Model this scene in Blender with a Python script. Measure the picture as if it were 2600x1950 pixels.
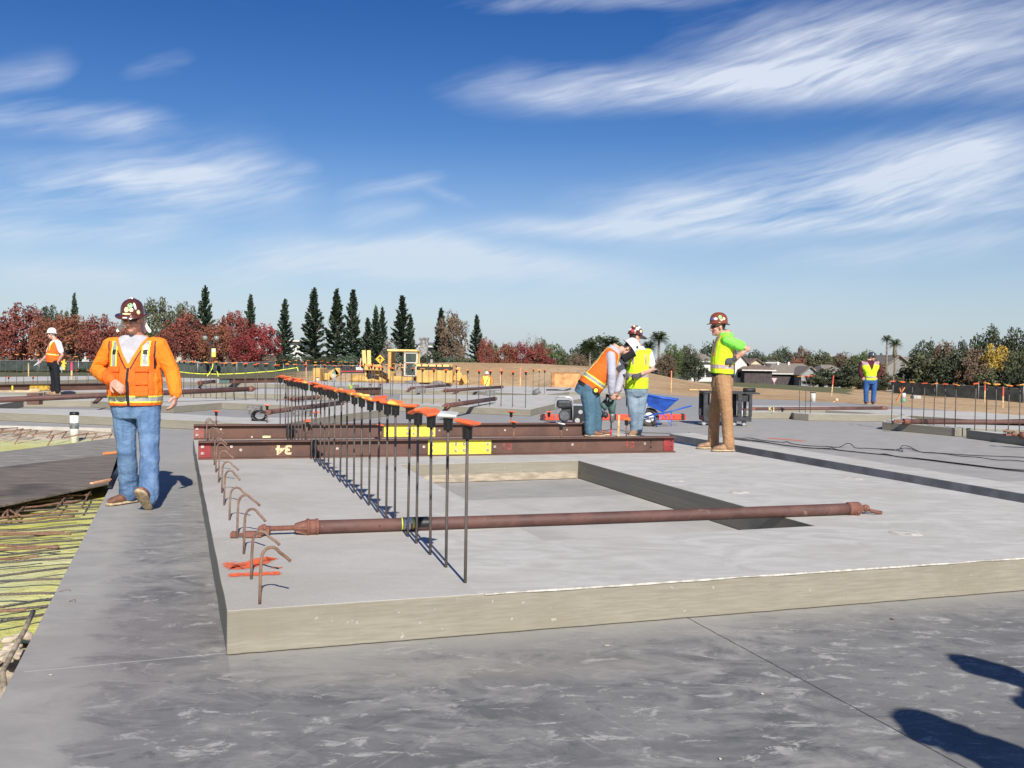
import bpy, bmesh, math, random
from mathutils import Vector, Matrix, Euler, noise
import numpy as np
random.seed(7)
R = math.radians
for o in list(bpy.data.objects): bpy.data.objects.remove(o)
SC = bpy.context.scene
COL = SC.collection

# ------------------------------------------------------------ camera
F_PX, CX, CY, HCAM = 2450.0, 1300.0, 975.0, 1.4
PITCH, ROLL = math.atan(67/2450), 0.0156
cF = Vector((0, math.cos(PITCH), -math.sin(PITCH)))
_R0 = Vector((1, 0, 0)); _U0 = Vector((0, math.sin(PITCH), math.cos(PITCH)))
cU = math.cos(ROLL)*_U0 - math.sin(ROLL)*_R0
cR = math.cos(ROLL)*_R0 + math.sin(ROLL)*_U0
CAM = Vector((0, 0, HCAM))
cam_data = bpy.data.cameras.new("camera")
cam_data.sensor_width = 36; cam_data.lens = 36*F_PX/2600
cam_data.clip_start = 0.05; cam_data.clip_end = 3000
cam = bpy.data.objects.new("camera", cam_data); COL.objects.link(cam)
cam.matrix_world = Matrix(((cR.x, cU.x, -cF.x, 0), (cR.y, cU.y, -cF.y, 0), (cR.z, cU.z, -cF.z, HCAM), (0, 0, 0, 1)))
SC.camera = cam

def ray(px, py):
    return (cF + cR*((px-CX)/F_PX) - cU*((py-CY)/F_PX))
def G(px, py, z=0.0):
    """point of the horizontal plane z seen at photograph pixel (px, py)"""
    d = ray(px, py); t = (z-HCAM)/d.z
    return CAM + d*t
def D(px, py, y):
    """point at distance y seen at pixel"""
    d = ray(px, py); return CAM + d*(y/d.y)
def proj(p):
    d = Vector(p)-CAM; w = d.dot(cF)
    return CX+F_PX*d.dot(cR)/w, CY-F_PX*d.dot(cU)/w

# ------------------------------------------------------------ node helper
class S:
    def __init__(s, nt, sock): s.nt = nt; s.k = sock
    def _m(s, op, b=None, c=None, clamp=False):
        n = s.nt.nodes.new('ShaderNodeMath'); n.operation = op; n.use_clamp = clamp
        s.nt.links.new(s.k, n.inputs[0])
        for i, v in ((1, b), (2, c)):
            if v is None: continue
            if isinstance(v, S): s.nt.links.new(v.k, n.inputs[i])
            else: n.inputs[i].default_value = v
        return S(s.nt, n.outputs[0])
    def __add__(s, o): return s._m('ADD', o)
    def __sub__(s, o): return s._m('SUBTRACT', o)
    def __mul__(s, o): return s._m('MULTIPLY', o)
    def __truediv__(s, o): return s._m('DIVIDE', o)
    __radd__ = __add__; __rmul__ = __mul__
    def rsub(s, v): return (s*-1.0)+v
    def abs(s): return s._m('ABSOLUTE')
    def pow(s, v): return s._m('POWER', v)
    def exp(s): return s._m('EXPONENT')
    def mx(s, o): return s._m('MAXIMUM', o)
    def mn(s, o): return s._m('MINIMUM', o)
    def sin(s): return s._m('SINE')
    def lt(s, v): return s._m('LESS_THAN', v)
    def gt(s, v): return s._m('GREATER_THAN', v)
    def clamp(s): return s._m('ADD', 0.0, clamp=True)
    def ss(s, a, b):      # smoothstep a..b -> 0..1
        n = s.nt.nodes.new('ShaderNodeMapRange'); n.interpolation_type = 'SMOOTHSTEP'
        s.nt.links.new(s.k, n.inputs[0]); n.inputs[1].default_value = a; n.inputs[2].default_value = b
        return S(s.nt, n.outputs[0])
    def lin(s, a, b, c=0.0, d=1.0):
        n = s.nt.nodes.new('ShaderNodeMapRange'); s.nt.links.new(s.k, n.inputs[0])
        for i, v in enumerate((a, b, c, d)): n.inputs[i+1].default_value = v
        return S(s.nt, n.outputs[0])
def vec3(nt, x, y, z):
    n = nt.nodes.new('ShaderNodeCombineXYZ')
    for i, v in enumerate((x, y, z)):
        if isinstance(v, S): nt.links.new(v.k, n.inputs[i])
        else: n.inputs[i].default_value = v
    return S(nt, n.outputs[0])
def sep(nt, v):
    n = nt.nodes.new('ShaderNodeSeparateXYZ'); nt.links.new(v.k, n.inputs[0])
    return [S(nt, n.outputs[i]) for i in range(3)]
def nz(nt, v, scale=1.0, detail=3.0, rough=0.5, dist=0.0):
    n = nt.nodes.new('ShaderNodeTexNoise'); nt.links.new(v.k, n.inputs['Vector'])
    n.inputs['Scale'].default_value = scale; n.inputs['Detail'].default_value = detail
    n.inputs['Roughness'].default_value = rough; n.inputs['Distortion'].default_value = dist
    return S(nt, n.outputs['Fac'])
def mixc(nt, f, a, b, mode='MIX'):
    n = nt.nodes.new('ShaderNodeMix'); n.data_type = 'RGBA'; n.blend_type = mode
    for i, v in ((0, f), (6, a), (7, b)):
        if isinstance(v, S): nt.links.new(v.k, n.inputs[i])
        elif i == 0: n.inputs[0].default_value = v
        else: n.inputs[i].default_value = (*v[:3], 1)
    return S(nt, n.outputs[2])
def new_mat(name):
    m = bpy.data.materials.new(name); m.use_nodes = True
    nt = m.node_tree; b = nt.nodes['Principled BSDF']
    return m, nt, b
def pos(nt, kind='world'):
    if kind == 'world':
        n = nt.nodes.new('ShaderNodeNewGeometry'); return S(nt, n.outputs['Position'])
    n = nt.nodes.new('ShaderNodeTexCoord'); return S(nt, n.outputs['Object'])
def setin(nt, b, name, v):
    if isinstance(v, S): nt.links.new(v.k, b.inputs[name])
    elif isinstance(v, (tuple, list)): b.inputs[name].default_value = (*v[:3], 1)
    else: b.inputs[name].default_value = v
def bump(nt, b, h, strength=0.3, dist=0.01):
    n = nt.nodes.new('ShaderNodeBump'); n.inputs['Strength'].default_value = strength
    n.inputs['Distance'].default_value = dist
    nt.links.new(h.k, n.inputs['Height']); nt.links.new(n.outputs[0], b.inputs['Normal'])
def simple(name, c, rough=0.6, var=0.15, scale=8.0, metal=0.0, c2=None, bmp=0.0, coord='obj', detail=4, spec=0.5, thr=(0.35, 0.65), stretch=(1, 1, 1)):
    m, nt, b = new_mat(name)
    p = pos(nt, coord)
    if stretch != (1, 1, 1):
        x, y, z = sep(nt, p); p = vec3(nt, x*stretch[0], y*stretch[1], z*stretch[2])
    n1 = nz(nt, p, scale, detail, 0.6)
    if c2 is None: c2 = tuple(v*(1-var*1.6) for v in c); c = tuple(min(1, v*(1+var*0.6)) for v in c)
    setin(nt, b, 'Base Color', mixc(nt, n1.ss(*thr), c2, c))
    setin(nt, b, 'Roughness', rough); setin(nt, b, 'Metallic', metal)
    b.inputs['Specular IOR Level'].default_value = spec
    if bmp: bump(nt, b, nz(nt, p, scale*3, 4, 0.6), bmp, 0.01)
    return m

# ------------------------------------------------------------ sun + sky
SUN_AZ, SUN_EL = R(-14.6), R(34.5)          # azimuth the light travels towards (from +Y to +X)
sun_d = bpy.data.lights.new("sun", 'SUN'); sun_d.energy = 5.0; sun_d.angle = R(0.55); sun_d.color = (1.0, 0.955, 0.88)
sun = bpy.data.objects.new("sun", sun_d); COL.objects.link(sun)
_ld = Vector((math.sin(SUN_AZ)*math.cos(SUN_EL), math.cos(SUN_AZ)*math.cos(SUN_EL), -math.sin(SUN_EL)))
sun.rotation_euler = _ld.to_track_quat('-Z', 'Y').to_euler()
world = bpy.data.worlds.new("World"); SC.world = world; world.use_nodes = True
wn = world.node_tree; bg = wn.nodes['Background']
sky = wn.nodes.new('ShaderNodeTexSky'); sky.sky_type = 'NISHITA'; sky.sun_disc = False
sky.sun_elevation = SUN_EL
_ts = -_ld
sky.sun_rotation = math.atan2(_ts.x, _ts.y)
sky.air_density = 1.0; sky.dust_density = 0.6; sky.ozone_density = 2.5; sky.altitude = 50
bg.inputs['Strength'].default_value = 0.072
tc = wn.nodes.new('ShaderNodeTexCoord'); dirv = S(wn, tc.outputs['Generated'])
dx, dy, dz = sep(wn, dirv)
az = dx._m('ARCTAN2', dy) * (180/math.pi)
el = dz._m('ARCSINE') * (180/math.pi)
def azel(px, py):
    d = ray(px, py).normalized()
    return math.degrees(math.atan2(d.x, d.y)), math.degrees(math.asin(d.z))
# slow warp so streaks curl
wv = vec3(wn, az*0.05, el*0.11, 0.0)
w1 = nz(wn, wv, 1.3, 3, 0.5) - 0.5; w2 = nz(wn, vec3(wn, az*0.05+7.3, el*0.11, 3.0), 1.5, 3, 0.5) - 0.5
ua = az + w1*5.0; ve = el + w2*2.0
# cirrus streaks: (x1,y1)-(x2,y2) pixels of the centre line, half width px, strength
CL = [(1230, 228, 2700, 100, 52, .9), (1750, 120, 2700, 10, 75, .8), (1900, 190, 2700, 200, 50, .6), (1150, 20, 1900, -20, 22, .45),
      (1230, 592, 2700, 520, 26, 1.0), (1560, 545, 2800, 400, 75, 1.1), (1500, 570, 2700, 480, 45, .8), (1950, 440, 2700, 330, 60, .6), (2000, 650, 2700, 590, 38, .7),
      (-80, 282, 420, 330, 34, .75), (-100, 215, 170, 180, 30, .5), (300, 205, 520, 160, 22, .22),
      (-100, 490, 640, 420, 60, .95), (40, 470, 780, 490, 46, .85), (-100, 580, 520, 560, 34, .85), (600, 460, 800, 440, 25, .35),
      (850, 500, 1120, 460, 22, .4), (850, 560, 1080, 540, 26, .4), (1050, 470, 1200, 540, 16, .25),
      (560, 640, 1560, 690, 44, 1.15), (700, 615, 1250, 640, 34, .8), (-80, 690, 760, 690, 42, .85), (1000, 770, 2200, 740, 45, .4), (150, 760, 1200, 770, 45, .42)]
acc = None
for (x1, y1, x2, y2, hw, st) in CL:
    a1, e1 = azel(x1, y1); a2, e2 = azel(x2, y2)
    L = math.hypot(a2-a1, e2-e1); ca, sa = (a2-a1)/L, (e2-e1)/L
    u = (ua-(a1+a2)/2)*(ca/(L*0.5)) + (ve-(e1+e2)/2)*(sa/(L*0.5))
    w = hw/F_PX*180/math.pi
    v = (ve-(e1+e2)/2)*(ca/w) - (ua-(a1+a2)/2)*(sa/w)
    g = ((u*u*u*u + (v*v)*(1.0))*-1.0).exp()*st
    acc = g if acc is None else acc.mx(g) + (acc.mn(g))*0.4
tilt = vec3(wn, (ua*0.98+ve*0.2)*0.10, (ve*0.98-ua*0.14)*0.36, 1.7)
f1 = nz(wn, tilt, 0.8, 5, 0.5, 0.2); f2 = nz(wn, vec3(wn, az*0.09, el*0.22, 9.0), 1.1, 5, 0.55)
f3 = nz(wn, vec3(wn, (ua*0.96+ve*0.28)*0.22, (ve*0.96-ua*0.28)*1.5, 4.0), 1.0, 5, 0.55, 0.2)
f4 = nz(wn, vec3(wn, (ua*0.97+ve*0.22)*0.16, (ve*0.97-ua*0.22)*2.6, 8.0), 1.0, 6, 0.6, 0.15)
dens = (acc*((f1-0.5)*2.1+(f3-0.5)*0.8+(f4-0.5)*0.75+0.60) + (f2-0.56)*0.20)
dens = dens.lin(0.02, 0.72).clamp().pow(1.1)
low = el.lin(1.0, 13.0, 1.0, 0.0)
veil = low.pow(1.5)*0.78
dens = (dens + veil*(dens.rsub(1.0))*f2.lin(0.3, 0.7, .8, 1.0)).clamp()
skc = mixc(wn, 1.0, S(wn, sky.outputs[0]), (0.92, 0.965, 1.12), 'MULTIPLY')
skc = mixc(wn, el.ss(3.0, 24.0), skc, mixc(wn, 1.0, skc, (0.66, 0.69, 0.84), 'MULTIPLY'))
hs = wn.nodes.new('ShaderNodeHueSaturation'); hs.inputs['Saturation'].default_value = 1.20
wn.links.new(skc.k, hs.inputs['Color'])
cloudc = mixc(wn, el.lin(1.0, 13.0), (6.6, 7.8, 9.1), (9.6, 10.2, 11.2))
final = mixc(wn, dens*0.80, S(wn, hs.outputs[0]), cloudc)
wn.links.new(final.k, bg.inputs['Color'])
SC.view_settings.view_transform = 'Standard'; SC.view_settings.look = 'None'
SC.view_settings.exposure = 0.30; SC.view_settings.gamma = 1.0
SC.cycles.max_bounces = 6; SC.cycles.diffuse_bounces = 3; SC.cycles.transparent_max_bounces = 6

# ------------------------------------------------------------ object helpers
def tag(o, label=None, cat=None, group=None, kind=None):
    if label: o['label'] = label
    if cat: o['category'] = cat
    if group: o['group'] = group
    if kind: o['kind'] = kind
    return o
def empty(name, loc, label, cat, group=None, rz=0.0):
    o = bpy.data.objects.new(name, None); COL.objects.link(o); o.empty_display_size = 0.1
    o.location = loc; o.rotation_euler = (0, 0, rz)
    return tag(o, label, cat, group)
def link(name, me, mats=None, parent=None, loc=None):
    if mats is not None:
        me.materials.clear() if False else None
        for m in (mats if isinstance(mats, (list, tuple)) else [mats]): me.materials.append(m)
    o = bpy.data.objects.new(name, me); COL.objects.link(o)
    if parent: o.parent = parent
    if loc is not None: o.location = loc
    return o
class MB:
    """collects shapes, becomes ONE mesh"""
    def __init__(s): s.v = []; s.f = []; s.m = []; s.sm = []
    def add(s, vs, fs, mi=0, smooth=False):
        b = len(s.v); s.v += [tuple(v) for v in vs]
        for f in fs: s.f.append(tuple(i+b for i in f)); s.m.append(mi); s.sm.append(smooth)
    def box(s, c, size, rot=None, mi=0, taper=1.0):
        hx, hy, hz = (x/2 for x in size); vs = []
        for z in (-1, 1):
            k = taper if z > 0 else 1.0
            for x, y in ((-1, -1), (1, -1), (1, 1), (-1, 1)):
                v = Vector((x*hx*k, y*hy*k, z*hz))
                if rot is not None: v = rot @ v
                vs.append(v+Vector(c))
        s.add(vs, [(3, 2, 1, 0), (4, 5, 6, 7), (0, 1, 5, 4), (1, 2, 6, 5), (2, 3, 7, 6), (3, 0, 4, 7)], mi)
    def beam(s, p, q, w, h, mi=0, up=(0, 0, 1)):
        p, q = Vector(p), Vector(q); d = (q-p); L = d.length; d.normalize()
        side = d.cross(Vector(up)); side = side.normalized() if side.length > 1e-4 else Vector((1, 0, 0)); u = side.cross(d)
        s.box((p+q)/2, (w, L, h), Matrix((side, d, u)).transposed(), mi)
    def tube(s, pts, r, n=8, mi=0, cap=True, smooth=True):
        pts = [Vector(p) for p in pts]; rs = r if isinstance(r, (list, tuple)) else [r]*len(pts)
        vs = []; ref = None
        for i, p in enumerate(pts):
            a = pts[max(0, i-1)]; b = pts[min(len(pts)-1, i+1)]; d = (b-a)
            if d.length < 1e-9: d = Vector((0, 0, 1))
            d.normalize()
            if ref is None: ref = d.orthogonal().normalized()
            x = (ref - d*ref.dot(d))
            x = x.normalized() if x.length > 1e-5 else d.orthogonal().normalized()
            ref = x; y = d.cross(x)
            for k in range(n):
                t = 2*math.pi*k/n; vs.append(p + x*(rs[i]*math.cos(t)) + y*(rs[i]*math.sin(t)))
        fs = []
        for i in range(len(pts)-1):
            for k in range(n):
                k2 = (k+1) % n; fs.append((i*n+k, i*n+k2, (i+1)*n+k2, (i+1)*n+k))
        s.add(vs, fs, mi, smooth)
        if cap:
            b = len(s.v)-len(vs)
            s.f.append(tuple(b+k for k in reversed(range(n)))); s.m.append(mi); s.sm.append(False)
            s.f.append(tuple(b+(len(pts)-1)*n+k for k in range(n))); s.m.append(mi); s.sm.append(False)
    def prism(s, poly, z0, z1, mi=0):
        n = len(poly); vs = [(p[0], p[1], z0) for p in poly]+[(p[0], p[1], z1) for p in poly]
        s.add(vs, [tuple(reversed(range(n))), tuple(range(n, 2*n))]+[(i, (i+1) % n, n+(i+1) % n, n+i) for i in range(n)], mi)
    def quad(s, a, b, c, d, mi=0): s.add([a, b, c, d], [(0, 1, 2, 3)], mi)
    def ball(s, c, r, n=10, m=7, mi=0, rot=None):
        rx, ry, rz = r if isinstance(r, (tuple, list)) else (r, r, r)
        vs = []; fs = []
        for i in range(m+1):
            t = math.pi*i/m
            for k in range(n):
                a = 2*math.pi*k/n; v = Vector((rx*math.sin(t)*math.cos(a), ry*math.sin(t)*math.sin(a), rz*math.cos(t)))
                if rot is not None: v = rot @ v
                vs.append(v+Vector(c))
        for i in range(m):
            for k in range(n):
                k2 = (k+1) % n; fs.append((i*n+k, (i+1)*n+k, (i+1)*n+k2, i*n+k2))
        s.add(vs, fs, mi, True)
    def mesh(s, name):
        me = bpy.data.meshes.new(name); me.from_pydata(s.v, [], s.f)
        me.polygons.foreach_set('material_index', s.m); me.polygons.foreach_set('use_smooth', s.sm)
        me.update(); return me
    def build(s, name, mats, parent=None, loc=None, bevel=0.0, seg=1, fix=True):
        me = s.mesh(name)
        if fix:
            bm = bmesh.new(); bm.from_mesh(me); bmesh.ops.recalc_face_normals(bm, faces=bm.faces); bm.to_mesh(me); bm.free()
        o = link(name, me, mats, parent, loc)
        if bevel:
            b = o.modifiers.new('bevel', 'BEVEL'); b.width = bevel; b.segments = seg; b.limit_method = 'ANGLE'; b.angle_limit = R(40)
        return o
def copy_tree(o, parent=None):
    c = o.copy(); COL.objects.link(c)
    if parent: c.parent = parent
    for ch in list(o.children): copy_tree(ch, c)
    return c
# ============================================================ concrete materials
ROW = (G(806.6, 1178.7, .21)-G(1186, 1484, .21)); ROW.z = 0; ROW.normalize()     # direction of panels and rows
PERP = Vector((ROW.y, -ROW.x, 0))                                               # to the right
def line_mask(nt, x, y, p, q, w, wob=None):
    """1 inside a line p-q of half width w"""
    d = (q-p); L = d.length; d = d/L; n = Vector((d.y, -d.x))
    a = x*d.x + y*d.y - (p.x*d.x+p.y*d.y); t = (x*n.x + y*n.y - (p.x*n.x+p.y*n.y))
    if wob is not None: t = t + wob
    return t.abs().lt(w)*a.gt(0)*a.lt(L)
def floor_material():
    m, nt, b = new_mat('slab_concrete'); p = pos(nt); x, y, z = sep(nt, p)
    pr = vec3(nt, x*PERP.x+y*PERP.y, x*ROW.x+y*ROW.y, z); u, v, _ = sep(nt, pr)
    big = nz(nt, p, 0.75, 5, 0.62); mid = nz(nt, vec3(nt, x*1.0, y*1.7, z), 2.4, 7, 0.7, 0.8)
    streak = nz(nt, vec3(nt, x*1.7+y*0.5, y*3.0-x*.4, z), 3.0, 9, 0.78, 0.5)
    fine = nz(nt, p, 34.0, 4, 0.7)
    e = G(298, 1200); edge = u - (e.dot(PERP))                       # distance from the slab's left edge
    f0 = (G(576, 1675)); fr = (v - f0.dot(ROW))                      # distance in front of the near panel
    gl = G(490, 1119, .0)
    near = fr.lin(0.25, -0.55, 0.0, 1.0)                             # dark wet-cured area starts in front of the panel
    left = (edge+(mid-.5)*.5).lin(0.20, 0.50, 0.0, 1.0)
    uu = (u-(gl.dot(PERP))).lt(0.0)
    corr = uu*fr.lin(9.0, 1.5, 0.15, 1.0)
    corr = corr*0.8
    dark = (near.mx(corr)*left.ss(0, 1)).clamp()
    rcs = uu.rsub(1.0)*fr.gt(0.3)*v.lt(9.0)
    dark = (dark*0.88 + (big-0.5)*3.2*(dark+0.12) + (mid-0.5)*3.4*(dark+0.1)).clamp()
    light_c = mixc(nt, mid.ss(.35, .7), (0.32, 0.31, 0.29), (0.41, 0.395, 0.37))
    dark_c = mixc(nt, big.ss(.35, .65), (0.100, 0.104, 0.109), (0.222, 0.219, 0.212))
    base = mixc(nt, dark, light_c, dark_c)
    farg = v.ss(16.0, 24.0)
    base = mixc(nt, rcs*.95, base, mixc(nt, big.ss(.4, .6), (.42, .405, .375), (.52, .50, .46)))
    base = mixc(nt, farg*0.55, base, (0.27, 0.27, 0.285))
    base = mixc(nt, streak.ss(0.535, 0.62)*(dark*0.85+0.15), base, (0.40, 0.39, 0.37))
    base = mixc(nt, streak.rsub(1.0).ss(0.54, 0.66)*(dark*0.7+0.12), base, (0.105, 0.11, 0.12))
    vo = nt.nodes.new('ShaderNodeTexVoronoi'); vo.inputs['Scale'].default_value = 1.25; vo.inputs['Randomness'].default_value = 1.0
    wp = vec3(nt, x+(mid-.5)*.5, y+(big-.5)*.6, 0.0); nt.links.new(wp.k, vo.inputs['Vector'])
    cx_, _c2, _c3 = sep(nt, S(nt, vo.outputs['Color'])); an = cx_*6.283; ca_ = an._m('COSINE'); sa_ = an.sin()
    ru = x*ca_+y*sa_; rv = y*ca_-x*sa_; arc = rv+ru*ru*0.12
    trow = nz(nt, vec3(nt, ru*1.2, arc*22.0, cx_*20.0), 1.6, 5, 0.65, 0.15)
    base = mixc(nt, trow.ss(0.60, 0.72)*(dark*0.32+0.06), base, (0.42, 0.41, 0.385))
    base = mixc(nt, trow.rsub(1.0).ss(0.62, 0.74)*(dark*0.40+0.05), base, (0.075, 0.078, 0.085))
    # reddish stain in the passage
    rs = G(330, 1640); rd = (((x-rs.x)*(x-rs.x))*1.6 + ((y-rs.y)*(y-rs.y))*0.35)
    base = mixc(nt, ((rd*-2.2).exp()*big.ss(.3, .6))*0.28, base, (0.185, 0.150, 0.15))
    br = G(1150, 1700); bd = (((x-br.x)*(x-br.x))*0.7 + ((y-br.y-0.12*(x-br.x))*(y-br.y-0.12*(x-br.x)))*26)
    base = mixc(nt, ((bd*-1.5).exp())*0.45, base, (0.36, 0.33, 0.28))
    wob = (nz(nt, p, 9.0, 3)-0.5)*0.012
    jl = line_mask(nt, x, y, G(1740, 1566).xy, G(2900, 2190).xy, 0.0042, wob)
    base = mixc(nt, jl*(fine.ss(.3, .5)*0.5+0.4), base, (0.03, 0.03, 0.03))
    wl = line_mask(nt, x, y, G(60, 1706).xy, G(572, 1658).xy, 0.004, wob).mx(line_mask(nt, x, y, G(250, 1336).xy, G(500, 1328).xy, 0.005, wob))
    base = mixc(nt, wl*fine.ss(.25, .5)*0.7, base, (0.55, 0.54, 0.52))
    spk = nz(nt, p, 43.0, 2, 0.5).gt(0.78)
    base = mixc(nt, spk*0.45, base, (0.55, 0.54, 0.52))
    base = mixc(nt, (fine-0.5).abs()*0.5, base, (0.20, 0.20, 0.20))
    base = mixc(nt, 1.0, base, (1.035, 1.02, 0.985), 'MULTIPLY')
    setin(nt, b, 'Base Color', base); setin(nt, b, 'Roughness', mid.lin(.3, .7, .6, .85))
    b.inputs['Specular IOR Level'].default_value = 0.2
    bump(nt, b, streak*0.6+fine*0.3+big, 0.25, 0.004)
    return m
M_FLOOR = floor_material()
def panel_top_material(split=None):
    m, nt, b = new_mat('panel_top_concrete'); p = pos(nt); x, y, z = sep(nt, p)
    big = nz(nt, p, 0.9, 5, 0.6, 0.5); sw = nz(nt, vec3(nt, x*1.2, y*2.4, z), 1.8, 6, 0.65, 1.5); fine = nz(nt, p, 60.0, 3, 0.7)
    base = mixc(nt, sw.ss(.3, .72), (0.44, 0.42, 0.38), (0.565, 0.545, 0.50))
    base = mixc(nt, big.ss(.48, .72)*0.55, base, (0.43, 0.40, 0.35))
    base = mixc(nt, nz(nt, p, 5.0, 6, 0.75, 1.0).ss(.62, .8)*0.35, base, (0.58, 0.58, 0.57))
    base = mixc(nt, nz(nt, p, 7.0, 6, 0.75, 2.0).ss(.66, .8)*0.3, base, (0.27, 0.265, 0.26))
    base = mixc(nt, nz(nt, p, 40.0, 2).gt(.75)*0.5, base, (0.62, 0.62, 0.6))
    hgt = sw*0.8+fine*0.25
    if split is not None:
        sd_ = (x*PERP.x+y*PERP.y+(nz(nt, p, 14.0, 4, .7)-0.5)*0.05-split); lf = sd_.lt(0.0)
        g1 = nz(nt, p, 70.0, 4, 0.75); g2 = nz(nt, p, 4.2, 7, 0.75, 1.0)
        rg = mixc(nt, big.ss(.35, .65), (0.43, 0.40, 0.345), (0.54, 0.51, 0.46)); rg = mixc(nt, g1.ss(.35, .7)*0.4, rg, (0.29, 0.275, 0.25)); rg = mixc(nt, g2.ss(.6, .75)*0.5, rg, (0.62, 0.60, 0.56))
        rg = mixc(nt, sd_.ss(-.16, -.02)*g2.ss(.4, .6)*.5, rg, (0.40, 0.355, 0.28))
        base = mixc(nt, lf*(sd_.ss(-1.35, -.1)*-.45+1.0), base, rg); hgt = hgt+lf*(g1+g2*1.5)*0.6
    setin(nt, b, 'Base Color', base); setin(nt, b, 'Roughness', 0.85); b.inputs['Specular IOR Level'].default_value = .12
    bump(nt, b, hgt, 0.25, 0.004); return m
def panel_rough_material():
    m, nt, b = new_mat('panel_rough_concrete'); p = pos(nt); x, y, z = sep(nt, p)
    big = nz(nt, p, 1.1, 5, 0.6, 0.5); fine = nz(nt, p, 75.0, 4, 0.75); sw = nz(nt, p, 3.2, 6, 0.7, 1.0)
    base = mixc(nt, big.ss(.35, .65), (0.44, 0.415, 0.365), (0.56, 0.535, 0.485))
    base = mixc(nt, fine.ss(.35, .7)*0.35, base, (0.25, 0.245, 0.23))
    base = mixc(nt, sw.ss(.6, .8)*0.4, base, (0.55, 0.54, 0.52))
    setin(nt, b, 'Base Color', base); setin(nt, b, 'Roughness', 0.9); b.inputs['Specular IOR Level'].default_value = .12; bump(nt, b, fine+sw, 0.45, 0.006); return m
def panel_side_material():
    m, nt, b = new_mat('formed_concrete_edge'); p = pos(nt); x, y, z = sep(nt, p)
    u = x*PERP.x+y*PERP.y+x*0.3
    warp = nz(nt, vec3(nt, u*1.3, y*.3, z*5.0), 1.4, 3, 0.5, 0.4)
    rings = (z*180.0 + warp*38.0).sin()
    grain = nz(nt, vec3(nt, u*0.8, y*.2, z*16.0), 5.0, 5, 0.65, 0.3)
    base = mixc(nt, grain.ss(.3, .7), (0.225, 0.205, 0.155), (0.29, 0.265, 0.205))
    base = mixc(nt, nz(nt, vec3(nt, u*.7, y*.2, z*3.0), 1.6, 6, .65, .8).ss(.42, .66)*.6, base, (0.225, 0.20, 0.145))
    base = mixc(nt, rings.lin(-1, 1, 0, 1)*nz(nt, p, 1.2, 2).ss(.5, .64)*0.12, base, (0.43, 0.40, 0.32))
    base = mixc(nt, (z*1.0).ss(.07, .19)*nz(nt, vec3(nt, u*2, y, z*8), 1.0, 4).ss(.4, .6)*0.35, base, (0.21, 0.19, 0.145))
    base = mixc(nt, nz(nt, p, 30.0, 3).gt(.72)*0.5, base, (0.5, 0.48, 0.42))
    base = mixc(nt, nz(nt, p, 14.0, 3).gt(.76)*0.6, base, (0.1, 0.09, 0.07))
    setin(nt, b, 'Base Color', base); setin(nt, b, 'Roughness', 0.8); bump(nt, b, grain+rings*0.06, 0.3, 0.004); return m
M_PTOP, M_PROUGH, M_PSIDE = panel_top_material(), panel_rough_material(), panel_side_material()

def slab_obj(name, outer, holes, z0, z1, mats, label, cat, group=None, kind=None, lip=0.0, bev=0.006):
    """prism with holes. outer, holes: lists of (x, y). mats = [top, side]"""
    from mathutils.geometry import tessellate_polygon
    loops = [[Vector((p[0], p[1], 0)) for p in outer]]+[[Vector((p[0], p[1], 0)) for p in h] for h in holes]
    flat = [v for l in loops for v in l]; tris = tessellate_polygon(loops)
    me = bpy.data.meshes.new(name); bm = bmesh.new()
    top = [bm.verts.new((v.x, v.y, z1)) for v in flat]; bot = [bm.verts.new((v.x, v.y, z0)) for v in flat]
    for t in tris:
        try: f = bm.faces.new([top[i] for i in t]); f.material_index = 0
        except Exception: pass
        try: f = bm.faces.new([bot[i] for i in reversed(t)]); f.material_index = 1
        except Exception: pass
    b = 0
    for l in loops:
        n = len(l)
        for i in range(n):
            j = (i+1) % n
            f = bm.faces.new((top[b+i], bot[b+i], bot[b+j], top[b+j])); f.material_index = 1
        b += n
    bmesh.ops.recalc_face_normals(bm, faces=bm.faces)
    bmesh.ops.dissolve_limit(bm, angle_limit=0.01, verts=bm.verts, edges=bm.edges, delimit={'MATERIAL'})
    bm.to_mesh(me); bm.free()
    o = link(name, me, mats)
    if bev:
        md = o.modifiers.new('bevel', 'BEVEL'); md.width = bev; md.segments = 2; md.limit_method = 'ANGLE'; md.angle_limit = R(40)
        md.material = -1
    return tag(o, label, cat, group, kind)
def gp(pts, z): return [G(a, b, z).xy for a, b in pts]

# ------------------------------------------------------------ floor slab
VP1 = (450, 893)
e0, e1 = G(298, 1200), G(20, 1737)
ed = (e0-e1).normalized()
far = 62.0
L0 = e1-ed*4; L1 = G(330, 1140); L1 = e1+ed*((L1-e1).dot(ed))
rr0, rr1 = G(1850, 1011), G(2600, 1057)
rd = (rr0-rr1).normalized(); RR0 = rr1-rd*20; RR1 = rr0+rd*14
FAR = [(-400, 958), (0, 957), (300, 957), (600, 962), (950, 971), (1150, 978), (1465, 985), (1650, 998), (1750, 1007), (1850, 1011), (2000, 1016), (2160, 1024), (2280, 1032), (2600, 1057)]
slab_outer = [L0.xy, L1.xy, G(283, 1087).xy, G(-260, 1074).xy] + [G(a, c).xy for a, c in FAR] + [RR0.xy, (L0.x+30, L0.y-4)]
slab = slab_obj('floor_slab', slab_outer, [], -0.14, 0.0, [M_FLOOR, M_PROUGH], None, None, kind='structure', bev=0.0)

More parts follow.
